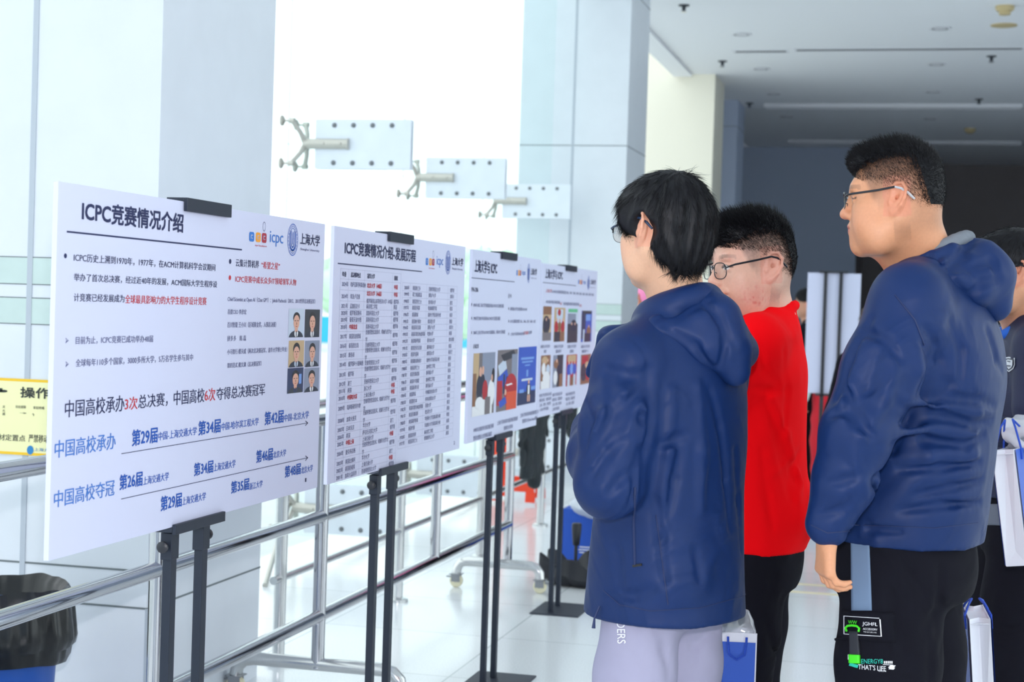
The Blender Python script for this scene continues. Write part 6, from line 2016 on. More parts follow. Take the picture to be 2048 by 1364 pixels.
def hood3(F):
    T = V(-0.142, -0.02, 1.455)
    F.chain([(0.075, 0.095, 1.495), (0.02, 0.130, 1.515), (-0.055, 0.115, 1.510), (-0.110, 0.055, 1.485), T], [0.015, 0.020, 0.028, 0.029, 0.016], 0.022)
    F.chain([(0.04, -0.12, 1.52), (-0.055, -0.120, 1.515), (-0.110, -0.085, 1.485), T], [0.020, 0.030, 0.030, 0.016], 0.022)
    F.chain([(-0.075, 0.0, 1.575), (-0.108, 0.0, 1.555), (-0.136, -0.01, 1.52), T], [0.016, 0.030, 0.034, 0.016], 0.05)
    F.chain([(-0.075, 0.06, 1.535), (-0.11, 0.04, 1.515)], [0.032, 0.032], 0.05)
    F.chain([(-0.075, -0.07, 1.535), (-0.11, -0.05, 1.515)], [0.032, 0.032], 0.05)
    F.chain([(0.03, 0.108, 1.530), (-0.03, 0.108, 1.552), (-0.064, 0.070, 1.570), (-0.078, 0.0, 1.578), (-0.064, -0.070, 1.572), (-0.03, -0.108, 1.552)], [0.011] * 6, 0.010)
HC3 = [[(1790, 505), (1850, 520), (1905, 560), (1935, 600)], [(1800, 480), (1860, 500), (1920, 520), (1960, 560)], [(1850, 465), (1900, 480), (1950, 480)], [(1920, 470), (1930, 510), (1905, 540)], [(1960, 470), (1985, 520), (1995, 560)], [(1940, 590), (1965, 565), (2000, 560)], [(1830, 470), (1850, 490), (1860, 510)]]
hd3, _, _, _ = garment(hood3, (-0.30, -0.28, 1.38), (0.14, 0.28, 1.68), 0.005, fr3, 'hood', M_navy, jk3, HC3, [], warp=crumple(0.0018, 0.06), r=0.007)
F = Field(*[axis(a, b, 0.005) for a, b in ((-0.2, 0.12), (-0.16, 0.16), (1.44, 1.64))])
ring = [(-0.082 * math.cos(t) + 0.0, 0.082 * math.sin(t), 1.598 - 0.050 * (1 - math.cos(t))) for t in np.linspace(-2.6, 2.6, 20)]
F.chain(ring, [0.0135] * 20, 0.008)
v, f = F.mesh()
link_mesh('collar_lining', v, f, M_grey_hood, jk3)
b3 = bvh_of(jk3)
seam(b3, fr3, [(1705, 1050), (1780, 1052), (1870, 1056), (1955, 1046)], 0.0011, 'hem_seam', M_navy_dark, jk3)
seam(b3, fr3, [(1622, 1050), (1655, 1066), (1700, 1062)], 0.0012, 'cuff_seam', M_navy_dark, jk3)
seam(b3, fr3, [(1790, 590), (1830, 640), (1848, 690)], 0.0015, 'sleeve_seam', M_navy_dark, jk3)
bh3 = bvh_of(hd3)
p = on_cloth(bh3, fr3, 1770, 508, 0.002)
o = MB().sphere(p, 0.009, 10, sc=(1, 0.8, 0.9)).build('snap_button', M_toggle, smooth=True)
o.parent = hd3
T3C = [[(1880, 1130), (1880, 1200), (1872, 1270)], [(1890, 1210), (1870, 1230), (1850, 1260)], [(1800, 1100), (1820, 1150), (1850, 1190)], [(1780, 1180), (1800, 1250), (1810, 1330)], [(1860, 1290), (1862, 1330), (1858, 1362)]]
tr3, _, _, bt3 = garment(trousers_fn(J3, (0.138, 0.164), 0.108, 0.098, 0.078, 0.03, 0.030), (-0.24, -0.30, 0.03), (0.26, 0.30, 1.06), 0.008, fr3, 'trousers', M_black, P3, T3C, [], warp=crumple(0.0025, 0.10, 0.5), r=0.008)
bt = bvh_of(tr3)
M_green = mat('neon_green', rgb(70, 225, 30), 0.5)
M_teal = mat('teal_print', rgb(30, 190, 170), 0.6)
M_black2 = mat('black_webbing', rgb(40, 42, 50), 0.7)
def strip(fr, bv, parent, grid, name, m, off=0.002):
    """a sewn-on piece lying on the cloth, from four corners (top left, top right, bottom right, bottom left)"""
    (a, b, c, d), n = grid, 8
    mb = MB()
    P = []
    for j in range(n + 1):
        for i in range(n + 1):
            u, w = i / n, j / n
            x = (a[0] * (1 - u) + b[0] * u) * (1 - w) + (d[0] * (1 - u) + c[0] * u) * w
            y = (a[1] * (1 - u) + b[1] * u) * (1 - w) + (d[1] * (1 - u) + c[1] * u) * w
            P.append(on_cloth(bv, fr, x, y, off))
    mb.add(P, [(j * (n + 1) + i, j * (n + 1) + i + 1, (j + 1) * (n + 1) + i + 1, (j + 1) * (n + 1) + i) for j in range(n) for i in range(n)])
    o = mb.build(name, m, smooth=True)
    so = o.modifiers.new('thickness', 'SOLIDIFY')
    so.thickness = off * 1.2
    so.offset = -1
    o.parent = parent
    return o
strip(fr3, bt, tr3, ((1702, 1060), (1738, 1060), (1744, 1221), (1704, 1221)), 'side_stripe', M_grey_stripe, 0.002)
pk = strip(fr3, bt, tr3, ((1673, 1221), (1790, 1226), (1790, 1286), (1672, 1278)), 'pocket_flap', M_black, 0.004)
lb = []
fr_ = [((1692, 1233), (1764, 1238)), ((1692, 1270), (1764, 1274))]
lb += [('', (1692, 1232.5), (1760, 1236.5), (1692, 1231.4), 0, 0), ('', (1692, 1269), (1764, 1273), (1692, 1267.8), 0, 0), ('', (1692, 1269), (1693.5, 1269), (1692, 1232), 0, 0), ('', (1762.5, 1273), (1764.5, 1273), (1760, 1238), 0, 0)]
lb += [('JGHFL', (1729, 1252), (1757, 1253.5), (1729, 1243), 0, 0.02), ('ACCESSORY', (1730, 1259), (1757, 1260.5), (1730, 1255), 0, 0.0), ('THE SKY LIFE TIME', (1731, 1264.5), (1755, 1266), (1731, 1262), 0, 0.0),
       ('WW', (1703, 1247), (1719, 1248), (1703, 1240), 1, 0.02)]
cloth_text(fr3, bvh_of(tr3), tr3, lb, 'pocket_label', [M_print_white, M_green], 0.0058)
cloth_text(fr3, bt, tr3, [('ENERGY8', (1724, 1327), (1766, 1327), (1724, 1318), 1, 0.02), ("THAT'S LIFE", (1718, 1338), (1772, 1342), (1718, 1328), 0, 0.02), ('GRON', (1757, 1342.5), (1772, 1343.5), (1757, 1339.5), 0, 0.0), ('', (1766, 1329.5), (1786, 1330.5), (1766, 1328.5), 0, 0)]
           + [('', (1768 + i * 3.6, 1327), (1770.4 + i * 3.6, 1327.2), (1768 + i * 3.6, 1322), 0, 0) for i in range(5)] + [('', (1697, 1319), (1703, 1322), (1697, 1309), 0, 0), ('', (1699, 1331), (1716, 1336), (1701, 1325), 1, 0), ('', (1777, 1338), (1787, 1339), (1780, 1334), 0, 0), ('', (1776, 1335), (1786, 1336), (1781, 1330), 0, 0)], 'leg_lettering', [M_print_white, M_teal], 0.002)
strip(fr3, bt, tr3, ((1703, 1262), (1718, 1263), (1721, 1312), (1703, 1310)), 'hanging_strap', M_black2, 0.007)
hk = [on_cloth(bt, fr3, a, b_, 0.009) for a, b_ in ((1700, 1263), (1698, 1256), (1702, 1251.5), (1710, 1250.5), (1718, 1251.5), (1723, 1256), (1722, 1263))]
o = MB().tube(hk, 0.0024, 8).build('strap_hook', M_green, smooth=True)
o.parent = tr3
strip(fr3, bt, tr3, ((1702, 1309), (1721, 1310), (1721, 1327), (1702, 1326)), 'strap_tab', M_green, 0.008)

M_tab = mat('grey_tab', rgb(96, 100, 104), 0.8)
strip(fr3, bt, tr3, ((1930, 1068), (1958, 1060), (1949, 1082), (1937, 1086)), 'back_pocket_tab', M_tab, 0.003)
# ---------------------------------------------------------------- the person at the right edge and the bags
M_glove = mat('pale_grey_glove', rgb(206, 208, 216), 0.85, noise=0.05, nscale=30)
M_sweat = mat('heather_grey_sleeve', rgb(182, 186, 196), 0.85, noise=0.08, nscale=40)
M_bag = mat('white_card', rgb(228, 230, 240), 0.55)
M_bagblue = mat('bright_blue_card', rgb(30, 84, 190), 0.5)
M_rope = mat('blue_rope', rgb(38, 78, 190), 0.7, bump=0.4, bscale=300)
M_film = glass_mat('clear_film', (0.97, 0.98, 1.0, 1), 0.35, 0.12, 0.25, (0.92, 0.95, 1.0, 1))
Z4 = 4.7
fr4 = Frame(*list(px_point(2052, 650, Z4))[:2], 188)
J4 = dict(hip_z=0.88, sh_z=1.38, sh_y=0.17, neck=(-0.01, 0, 1.42), sh_l=(0.0, 0.17, 1.36), sh_r=(0.0, -0.17, 1.36), el_l=(0.02, 0.235, 1.10), el_r=(0.03, -0.23, 1.10), wr_l=tuple(fr4.loc(2012, 862, 4.45)), wr_r=(0.20, -0.05, 1.15),
          kn_l=(0.03, 0.10, 0.47), kn_r=(0.03, -0.10, 0.47), an_l=(0.0, 0.11, 0.085), an_r=(0.0, -0.11, 0.085))
H4 = Head(fr4.loc(2022, 545, 4.65), rotm(math.radians(-4), 0.12), 0.97, 1.0)
F = grid_for(J4, H4, hfine=0.0036)
body_field(F, J4, H4, 0.056)
hand(F, J4['wr_r'], (0.4, 0.8, 0.1), (-0.4, 0, -0.9), (0.5, 0, 0.5), (0.6, 0.6, 0.7, 0.7), 0.9)
v, f = F.mesh()
P4 = link_mesh('person', relax(v, f, 1, 0.3), f, M_skin, None, H4.tint(v, (214, 156, 122)))
fr4.place(P4)
tag(P4, 'person in dark navy uniform with shield badge and pale gloves, cut by the right edge', 'person')
shoes(J4, P4, M_shoe)
F = Field(*[axis(H4.c[i] - 0.15, H4.c[i] + 0.15, 0.005) for i in range(3)])
def hair4(F):
    e = lambda c, r, k=0.02, cut=False: F.ell(H4.w(*c), np.array(r) * H4.sc, k, H4.R, cut)
    e((-0.010, 0, 0.040), (0.108, 0.086, 0.090), 0)
    e((-0.050, 0, 0.000), (0.066, 0.076, 0.076), 0.03)
    e((0.062, 0, 0.068), (0.044, 0.064, 0.036), 0.03)
    e((0.146, 0, -0.050), (0.084, 0.14, 0.112), 0.012, True)
    for q in (1, -1):
        e((-0.008, q * 0.092, -0.018), (0.024, 0.026, 0.036), 0.008, True)
        e((0.052, q * 0.085, -0.060), (0.064, 0.05, 0.062), 0.01, True)
    e((0.02, 0, -0.11), (0.09, 0.12, 0.07), 0.02, True)
hair4(F)
v, f = F.mesh()
hv, hf = spikes(v, f, lambda c, n: np.ones(len(c)), 3500, 0.026, crown_flow(H4, lift=0.18, droop=0.2), 5, 0.0008, segs=2)
link_mesh('hair', np.concatenate([v, hv]), np.concatenate([f, hf + len(v)]), M_hair, P4)
glasses(H4, P4)
def uni4(F):
    F.loft([(0.93, 0, 0, 0.115, 0.165), (1.05, 0, 0, 0.112, 0.165), (1.2, -0.005, 0, 0.115, 0.175), (1.31, -0.01, 0, 0.105, 0.172), (1.37, -0.012, 0, 0.082, 0.13), (1.43, -0.01, 0, 0.06, 0.075)], 0.02, 2.25)
    for s, q in (('l', 1), ('r', -1)):
        sh, el = np.array(J4['sh_' + s]), np.array(J4['el_' + s])
        F.cone((-0.01, q * 0.05, 1.40), sh, 0.05, 0.06, 0.05)
        F.chain([sh, sh * 0.35 + el * 0.65], [0.063, 0.060], 0.03)
un4, _, _, _ = garment(uni4, (-0.22, -0.34, 0.9), (0.25, 0.34, 1.5), 0.009, fr4, 'uniform_jacket', M_navy2, P4, [[(2000, 700), (2012, 760), (2008, 800)]], [], warp=crumple(0.002, 0.09))
F = Field(*[axis(a, b, 0.006) for a, b in ((-0.14, 0.16), (-0.14, 0.14), (1.36, 1.53))])
F.chain([(-0.072 * math.cos(t), 0.072 * math.sin(t), 1.455 - 0.035 * (1 - math.cos(t))) for t in np.linspace(-2.6, 2.6, 18)], [0.016] * 18, 0.01)
v, f = F.mesh()
M_collar = mat('royal_blue_collar', rgb(30, 110, 225), 0.7)
link_mesh('collar', v, f, M_collar, P4)
for s_, nm in (('l', 'sleeve'), ('r', 'sleeve')):
    def one_sleeve(F, s=s_):
        sh, el, wr = [np.array(J4[k + s]) for k in ('sh_', 'el_', 'wr_')]
        F.chain([sh * 0.4 + el * 0.6, el], [0.050, 0.050], 0.02)
        F.chain([el, el * 0.35 + wr * 0.65], [0.050, 0.044], 0.02)
    garment(one_sleeve, (-0.2, -0.36, 0.95), (0.4, 0.4, 1.36), 0.008, fr4, nm, M_sweat, P4, warp=crumple(0.004, 0.04))
# glove closed round the bag's rope
w4 = np.array(J4['wr_l'])
F = Field(*[axis(w4[i] - 0.16, w4[i] + 0.16, 0.0038) for i in range(3)])
gd = fr4.loc(2040, 858, 4.42) - w4
F.cone(w4 - gd * 0.35, w4 + gd * 0.1, 0.040, 0.036, 0.01)
hand(F, w4, gd, (0.1, -0.5, -0.85), (0.4, 0.7, -0.2), (0.75, 0.8, 0.85, 0.9), 1.12, thumb_curl=0.5)
v, f = F.mesh()
link_mesh('glove', relax(v, f, 1, 0.4), f, M_glove, P4)
F = Field(*[axis(w4[i] - 0.16, w4[i] + 0.16, 0.006) for i in range(3)])
F.cone(w4 - gd * 0.42, w4 - gd * 0.30, 0.042, 0.042, 0.004)
v, f = F.mesh()
link_mesh('glove_cuff', v, f, M_navy2, P4)
garment(trousers_fn(J4, (0.11, 0.15), 0.094, 0.085, 0.075, 0.06), (-0.2, -0.25, 0.03), (0.2, 0.25, 0.98), 0.011, fr4, 'trousers', M_black, P4, warp=crumple(0.003, 0.08))
b4 = bvh_of(bpy.data.objects['uniform_jacket'])
mb = MB()
M_badge = mat('badge_white', rgb(214, 222, 230), 0.6)
M_badge_ink = mat('badge_ink', rgb(38, 48, 72), 0.6)
def shield(cx, cy, s):
    return [(cx + s * a, cy + s * b_ * 1.25) for a, b_ in ((-1, -0.9), (0, -1.05), (1, -0.9), (1, 0.1), (0.75, 0.6), (0, 1.05), (-0.75, 0.6), (-1, 0.1))]
for k, (s, o_) in enumerate(((11.5, 0.003), (9.6, 0.0036), (7.6, 0.0042))):
    pts = [on_cloth(b4, fr4, a, c, o_) for a, c in shield(2020, 729, s)]
    cen = sum(pts, Vector()) / len(pts)
    mb.add([cen] + pts, [(0, 1 + i, 1 + (i + 1) % 8) for i in range(8)], k % 2)
for dy, w_ in ((-6, 4), (3, 5)):
    mb.add([on_cloth(b4, fr4, 2020 + a, 729 + dy + b_, 0.005) for a, b_ in ((-w_, -1), (w_, -1), (w_, 1), (-w_, 1))], [(0, 1, 2, 3)], 1)
o = mb.build('shield_badge', [M_badge, M_badge_ink])
o.parent = P4
M_grey_band = mat('grey_band', rgb(104, 112, 126), 0.8)
bt4 = bvh_of([o for o in P4.children if o.name.startswith('trousers')][0])
strip(fr4, bt4, P4, ((1968, 1008), (2040, 1010), (2040, 1052), (1968, 1050)), 'hip_band', M_grey_band, 0.004)

def gift_bag(name_loc, size, rz, tilt, label, film=False, rope_h=0.075):
    """card carrier bag: white gusset sides, blue printed front, rope handles"""
    w, d, h = size
    e = empty('gift_bag', name_loc, label, 'bag')
    M = Matrix.Translation(Vector(name_loc)) @ Matrix.Rotation(math.radians(rz), 4, 'Z') @ Matrix.Rotation(math.radians(tilt), 4, 'Y')
    t = 0.0015
    def q(pts):
        return [M @ Vector(p) for p in pts]
    mb = MB()
    for s in (-1, 1):
        x = s * d / 2
        mb.add(q([(x, -w / 2, 0), (x, w / 2, 0), (x, w / 2, h), (x, -w / 2, h)]), [(0, 1, 2, 3)])
        y = s * w / 2
        mb.add(q([(-d / 2, y, 0), (d / 2, y, 0), (0, y - s * 0.006, h * 0.12), (-d / 2, y, h), (d / 2, y, h), (0, y - s * 0.022, h)]), [(0, 1, 2), (0, 2, 5, 3), (2, 1, 4, 5)])
    mb.add(q([(-d / 2, -w / 2, 0), (d / 2, -w / 2, 0), (d / 2, w / 2, 0), (-d / 2, w / 2, 0)]), [(0, 1, 2, 3)])
    mb.add(q([(-d / 2, -w / 2, h - 0.012), (d / 2, -w / 2, h - 0.012), (d / 2, w / 2, h - 0.012), (-d / 2, w / 2, h - 0.012)]), [(0, 1, 2, 3)])
    o = mb.build('card_body', M_bag, e)
    s_ = o.modifiers.new('thickness', 'SOLIDIFY')
    s_.thickness = t
    mb = MB()
    for s in (-1, 1):
        x = s * (d / 2 + 0.004)
        top = h * (0.93 if film else 0.995)
        mb.add(q([(x, -w / 2 + 0.002, 0.002), (x, w / 2 - 0.002, 0.002), (x, w / 2 - 0.002, top), (x, -w / 2 + 0.002, top)]), [(0, 1, 2, 3)])
    mb.build('blue_print', M_bagblue, e)
    for s in (-1, 1):
        x = s * (d / 2 + 0.006)
        pts = [(x, -w * 0.24, h * 0.9), (x, -w * 0.23, h), (x * 0.6, -w * 0.12, h + rope_h * 0.73), (x * 0.3, 0, h + rope_h), (x * 0.6, w * 0.12, h + rope_h * 0.73), (x, w * 0.23, h), (x, w * 0.24, h * 0.9)]
        if film:
            pts = [(x, -w * 0.24, h * 0.97), (x + s * 0.004, -w * 0.235, h * 0.93), (x + s * 0.006, -w * 0.2, h * 0.84), (x + s * 0.006, 0, h * 0.80), (x + s * 0.006, w * 0.2, h * 0.84), (x + s * 0.004, w * 0.235, h * 0.93), (x, w * 0.24, h * 0.97)]
        MB().tube(q(pts), 0.003, 6).build('rope_handle', M_rope, e, smooth=True)
    if film:
        F = Field(axis(-d / 2 - 0.02, d / 2 + 0.02, 0.006), axis(-w / 2 - 0.03, w / 2 + 0.03, 0.006), axis(-0.05, 0.09, 0.006))
        F.ell((0, 0, 0.0), (d * 0.5, w * 0.53, 0.052), 0)
        F.ell((0, w * 0.3, 0.012), (d * 0.46, w * 0.25, 0.04), 0.03)
        F.warp(crumple(0.006, 0.03))
        v, f = F.mesh()
        v[:, 2] += h
        v = np.array([list(M @ Vector(p)) for p in v])
        o = link_mesh('clear_film', v, f, M_film)
        o.parent = e
        o.matrix_parent_inverse = Matrix.Translation(-e.location)
    return e
p = px_point(1468, 1400, 3.72)
gift_bag((p.x, p.y, 0.42), (0.086, 0.06, 0.29), 100, 0, 'blue gift bag with clear film in its top, between the lavender and black trousers', True)
p = px_point(1970, 1400, 3.80)
gift_bag((p.x, p.y, 0.445), (0.19, 0.046, 0.31), 3, -5, 'white sided gift bag hanging beside the tall person in cargo trousers', rope_h=0.03)
p = px_point(2052, 1122, 4.36)
gift_bag((p.x, p.y, p.z), (0.20, 0.055, 0.30), -16, -9, 'white and blue gift bag held by a pale glove at the right edge')

# ---------------------------------------------------------------- people and display farther back
def far_person(px, depth, ang, height, top_m, leg_m, hair_m, label, long_hair=False, shirt_m=None, skin=(206, 150, 122), elbow=0.03, hair_name='hair'):
    x, y, _ = px_point(px, 640, depth)
    fr = Frame(x, y, ang)
    k = height / 1.72
    J = dict(hip_z=0.89 * k, sh_z=1.39 * k, sh_y=0.165, neck=(-0.01, 0, 1.43 * k), sh_l=(0, 0.165, 1.36 * k), sh_r=(0, -0.165, 1.36 * k), el_l=(elbow, 0.215, 1.08 * k), el_r=(elbow, -0.215, 1.08 * k), wr_l=(0.08 + elbow, 0.20, 0.84 * k), wr_r=(0.08 + elbow, -0.20, 0.84 * k),
             kn_l=(0.02, 0.095, 0.48 * k), kn_r=(0.02, -0.095, 0.48 * k), an_l=(-0.01, 0.105, 0.085), an_r=(-0.01, -0.105, 0.085))
    H = Head((0.02, 0, height - 0.12), rotm(0, 0.08), 0.95)
    F = grid_for(J, H, step=0.013, hfine=0.006)
    body_field(F, J, H, 0.052)
    for s, q in (('l', 1), ('r', -1)):
        hand(F, J['wr_' + s], (0.12, 0, -1), (0, -q, 0), (1, 0, 0), (0.4, 0.45, 0.5, 0.55), 0.95)
    v, f = F.mesh()
    P = link_mesh('person', v, f, M_skin, None, H.tint(v, skin))
    fr.place(P)
    tag(P, label, 'person')
    shoes(J, P, M_shoe)
    F = Field(*[axis(H.c[i] - (0.15 if i < 2 else 0.42 if long_hair else 0.15), H.c[i] + 0.15, 0.007) for i in range(3)])
    e = lambda c, r, kk=0.02, cut=False: F.ell(H.w(*c), np.array(r) * H.sc, kk, H.R, cut)
    e((-0.010, 0, 0.038), (0.106, 0.086, 0.088), 0)
    e((-0.05, 0, 0.0), (0.064, 0.074, 0.074), 0.03)
    e((0.146, 0, -0.045), (0.084, 0.14, 0.112), 0.012, True)
    for q in (1, -1):
        e((0.02, q * 0.088, -0.045), (0.07, 0.03, 0.05), 0.01, True)
    if long_hair:
        for q in (1, 0, -1):
            F.chain([H.w(-0.04, q * 0.05, 0.02), H.w(-0.06, q * 0.10, -0.12), H.w(-0.06, q * 0.185, -0.22), H.w(-0.065, q * 0.205, -0.36)], [0.05, 0.05, 0.05, 0.024], 0.03)
        F.warp(crumple(0.010, 0.035))
    v, f = F.mesh()
    hv, hf = spikes(v, f, lambda c, n: np.ones(len(c)), 1500, 0.03, crown_flow(H, lift=0.15, droop=0.6), 9, 0.0016, segs=2)
    if hair_name != 'hair':
        hv, hf = hv[:0], hf[:0]
    link_mesh(hair_name, np.concatenate([v, hv]), np.concatenate([f, hf + len(v)]), hair_m, P)
    def top(F):
        F.loft([(0.84 * k, 0, 0, 0.115, 0.16), (1.0 * k, 0, 0, 0.11, 0.155), (1.2 * k, -0.005, 0, 0.115, 0.172), (1.31 * k, -0.01, 0, 0.102, 0.165), (1.37 * k, -0.012, 0, 0.08, 0.12), (1.43 * k, -0.01, 0, 0.06, 0.075)], 0.02, 2.25)
        for s, q in (('l', 1), ('r', -1)):
            sh, el, wr = [np.array(J[kk + s]) for kk in ('sh_', 'el_', 'wr_')]
            F.cone((-0.01, q * 0.05, 1.40 * k), sh, 0.048, 0.056, 0.05)
            F.chain([sh, el, wr], [0.058, 0.050, 0.038], 0.02)
    garment(top, (-0.22, -0.34, 0.8 * k), (0.3, 0.34, 1.5 * k), 0.011, fr, 'jacket', top_m, P, warp=crumple(0.003, 0.07))
    garment(trousers_fn(J, (0.105, 0.148), 0.09, 0.075, 0.065, 0.04), (-0.2, -0.25, 0.03), (0.2, 0.25, 1.0), 0.011, fr, 'trousers', leg_m, P, warp=crumple(0.003, 0.08))
    return P, fr, J
M_hair_brown = mat('brown_hair', rgb(62, 40, 38), 0.45)
M_pink = mat('pink_cloth', rgb(245, 140, 186), 0.8)
M_dred = mat('deep_red_cloth', rgb(200, 18, 40), 0.8)
M_teal_w = mat('white_teal_cloth', rgb(196, 226, 226), 0.8)
far_person(1619, 13.4, 175, 1.66, M_black, M_black, M_hair, 'distant person in black, half behind the white board back')
far_person(1666, 13.0, 150, 1.60, M_teal_w, M_dred, M_hair, 'distant person in pale teal top and red trousers behind the white board back')
far_person(1756, 8.6, 120, 1.50, M_black, M_black, M_hair_brown, 'person with long wavy brown hair, half hidden by the tall person in navy', True)
far_person(1306, 8.9, 115, 1.61, M_pink, M_black, M_pink, 'person in pink hooded top, glimpsed behind the neck of the one in lavender trousers', hair_name='raised_hood')

# back of another poster board on its stand
e = empty('poster_stand', (-0.64, 12.2, 0), 'distant black twin pole stand seen from behind, by the red trousers', 'poster stand')
MB().box((-0.78, 12.03, 0), (-0.50, 12.33, 0.006)).build('base_plate', M_stand, e)
for x in (-0.715, -0.605):
    MB().box((x - 0.014, 12.155, 0.006), (x + 0.014, 12.18, 0.86)).build('lower_pole', M_knob, e)
    MB().box((x - 0.012, 12.158, 0.86), (x + 0.012, 12.178, 1.75)).build('upper_pole', M_knob, e)
MB().box((-0.76, 12.155, 0.85), (-0.56, 12.215, 0.866)).build('ledge', M_knob, e)
MB().box((-0.76, 12.158, 1.745), (-0.56, 12.215, 1.757)).build('top_clip', M_knob, e)
o = MB().box((-0.845, 12.182, 0.868), (-0.465, 12.194, 1.743)).build('poster_board', M_board, bevel=0.001)
tag(o, 'blank white back of a distant upright poster board behind the person in red', 'poster board')

# ---------------------------------------------------------------- things by the railing
M_bin = mat('blue_bin_plastic', rgb(20, 82, 172), 0.4)
M_liner = mat('black_bin_liner', rgb(13, 15, 19), 0.28, spec=0.5, bump=0.12, bscale=14)
bx, by = -2.64, 4.40
e = empty('waste_bin', (bx, by, 0), 'blue waste bin with a black bin liner turned over its rim', 'waste bin')
MB().lathe([(0.135, 0), (0.14, 0.004), (0.165, 0.47), (0.172, 0.475), (0.172, 0.485), (0.158, 0.485), (0.13, 0.02), (0.02, 0.015)], (bx, by, 0), 36).build('bin_body', M_bin, e, smooth=True)
def liner():
    v, f, n = [], [], 120
    rnd = np.random.default_rng(4)
    ph = rnd.random(6) * 6.28
    prof = [(0.12, 0.36), (0.150, 0.45), (0.170, 0.525), (0.188, 0.545), (0.200, 0.525), (0.206, 0.48), (0.212, 0.43), (0.214, 0.40), (0.206, 0.375), (0.196, 0.365), (0.194, 0.34), (0.188, 0.325), (0.176, 0.33)]
    for i, (r, z) in enumerate(prof):
        for j in range(n):
            a = 2 * math.pi * j / n
            am = 0.008 * math.sin(i / (len(prof) - 1) * math.pi)
            w = am * (math.sin(9 * a + ph[0] + i * 0.35) * 0.5 + math.sin(17 * a + ph[1] - i * 0.5) * 0.45 + math.sin(29 * a + ph[2] + i * 0.5) * 0.3 + math.sin(5 * a + ph[3]) * 0.4)
            zz = z + 0.006 * math.sin(3 * a + ph[4]) * (i > 1) + am * 0.35 * math.sin(11 * a + ph[5] + i * 0.4)
            v.append((bx + (r + w) * math.cos(a), by + (r + w) * math.sin(a), zz))
    for i in range(len(prof) - 1):
        for j in range(n):
            f.append((i * n + j, i * n + (j + 1) % n, (i + 1) * n + (j + 1) % n, (i + 1) * n + j))
    return MB().add(v, f).build('bin_liner', M_liner, e, smooth=True)
liner()
# clear plastic bag slumped in front of the bin
F = Field(*[axis(a, b, 0.008) for a, b in ((-2.75, -2.10), (3.95, 4.32), (-0.01, 0.42))])
F.ell((-2.50, 4.08, 0.14), (0.16, 0.11, 0.17), 0)
F.ell((-2.38, 4.09, 0.12), (0.10, 0.09, 0.15), 0.03)
F.ell((-2.54, 4.08, 0.27), (0.09, 0.07, 0.07), 0.03)
F.warp(crumple(0.022, 0.06))
F.warp(lambda P: np.maximum(0, 0.004 - P[2]) * 3)
v, f = F.mesh()
M_poly = glass_mat('thin_polythene', (0.95, 0.97, 1.0, 1), 0.3, 0.15, 0.6, (0.88, 0.93, 1.0, 1))
v[:, 2] = np.maximum(v[:, 2], 0.0)
tag(link_mesh('plastic_bag', v, f, M_poly), 'crumpled clear plastic bag on the floor before the blue waste bin', 'plastic bag')

# yellow notice on the near column
M_sign = mat('pale_yellow_sign', rgb(244, 240, 184), 0.5)
M_sign_edge = mat('amber_edge', rgb(244, 196, 32), 0.5)
M_sign_ink = mat('sign_ink', rgb(44, 52, 50), 0.6)
M_sign_blue = mat('sign_blue', rgb(40, 130, 190), 0.6)
ys = 4.8575
x0, x1, z0, z1 = -3.22, -2.60, 0.885, 1.135
sg = MB().box((x0, ys - 0.004, z0), (x1, ys, z1), 0).box((x0, ys - 0.0046, z1 - 0.009), (x1, ys - 0.004, z1), 1).box((x0, ys - 0.0046, z0), (x1, ys - 0.004, z0 + 0.009), 1).build('notice_sign', [M_sign, M_sign_edge])
tag(sg, 'pale yellow notice with amber edges on the near white column behind the rail', 'sign')
pl = lambda a, c: (a, ys - 0.0052, c)
mb = MB()
def on_sign(px, py):
    d = _fw + _ri * ((px - 1024) / FPX) - _up * ((py - 682) / FPX)
    t = ys / d.y
    return d.x * t, EYE + d.z * t
def sign_text(s, p0, p1, k=0, b=0.01):
    (a0, c1), (a1, c0) = on_sign(*p0), on_sign(*p1)
    fit_text(mb, s, (a0, a1, c0, c1), pl, k, b, (0, -0.0002, 0))
sign_text('操作法', (43, 774), (132, 799), 0, 0.025)
sign_text('使用方', (-86, 772), (-12, 795), 0, 0.02)
sign_text('拉出插销', (33, 810), (53, 817))
sign_text('拿起喷嘴', (68, 812), (90, 819))
sign_text('消防器材定置点', (-42, 865), (52, 883))
sign_text('严禁移动', (59, 868), (98, 886))
for i, c in enumerate('灭火器'):
    sign_text(c, (6.5, 811 + i * 7), (12, 816.5 + i * 7), 0, 0.0)
sign_text('上海大学', (70, 895), (108, 904), 1)
sign_text('→', (41, 824), (55, 828))
sign_text('↑', (66, 826), (70, 833))
a, c = on_sign(62, 900)
flat(mb, pl, 1, a, c, 0.012, 0.015, 'e', (-9, 9, -9, 9))
for (u, w, ru, rw, kk) in ((-2, 780, 9, 4, 'r'), (9, 782, 8, 2.5, 'e')):
    a, c = on_sign(u, w)
    flat(mb, pl, 0, a, c, ru * 0.0017, rw * 0.0017, kk, (-9, 9, -9, 9))
o = mb.build('sign_lettering', [M_sign_ink, M_sign_blue])
o.parent = sg

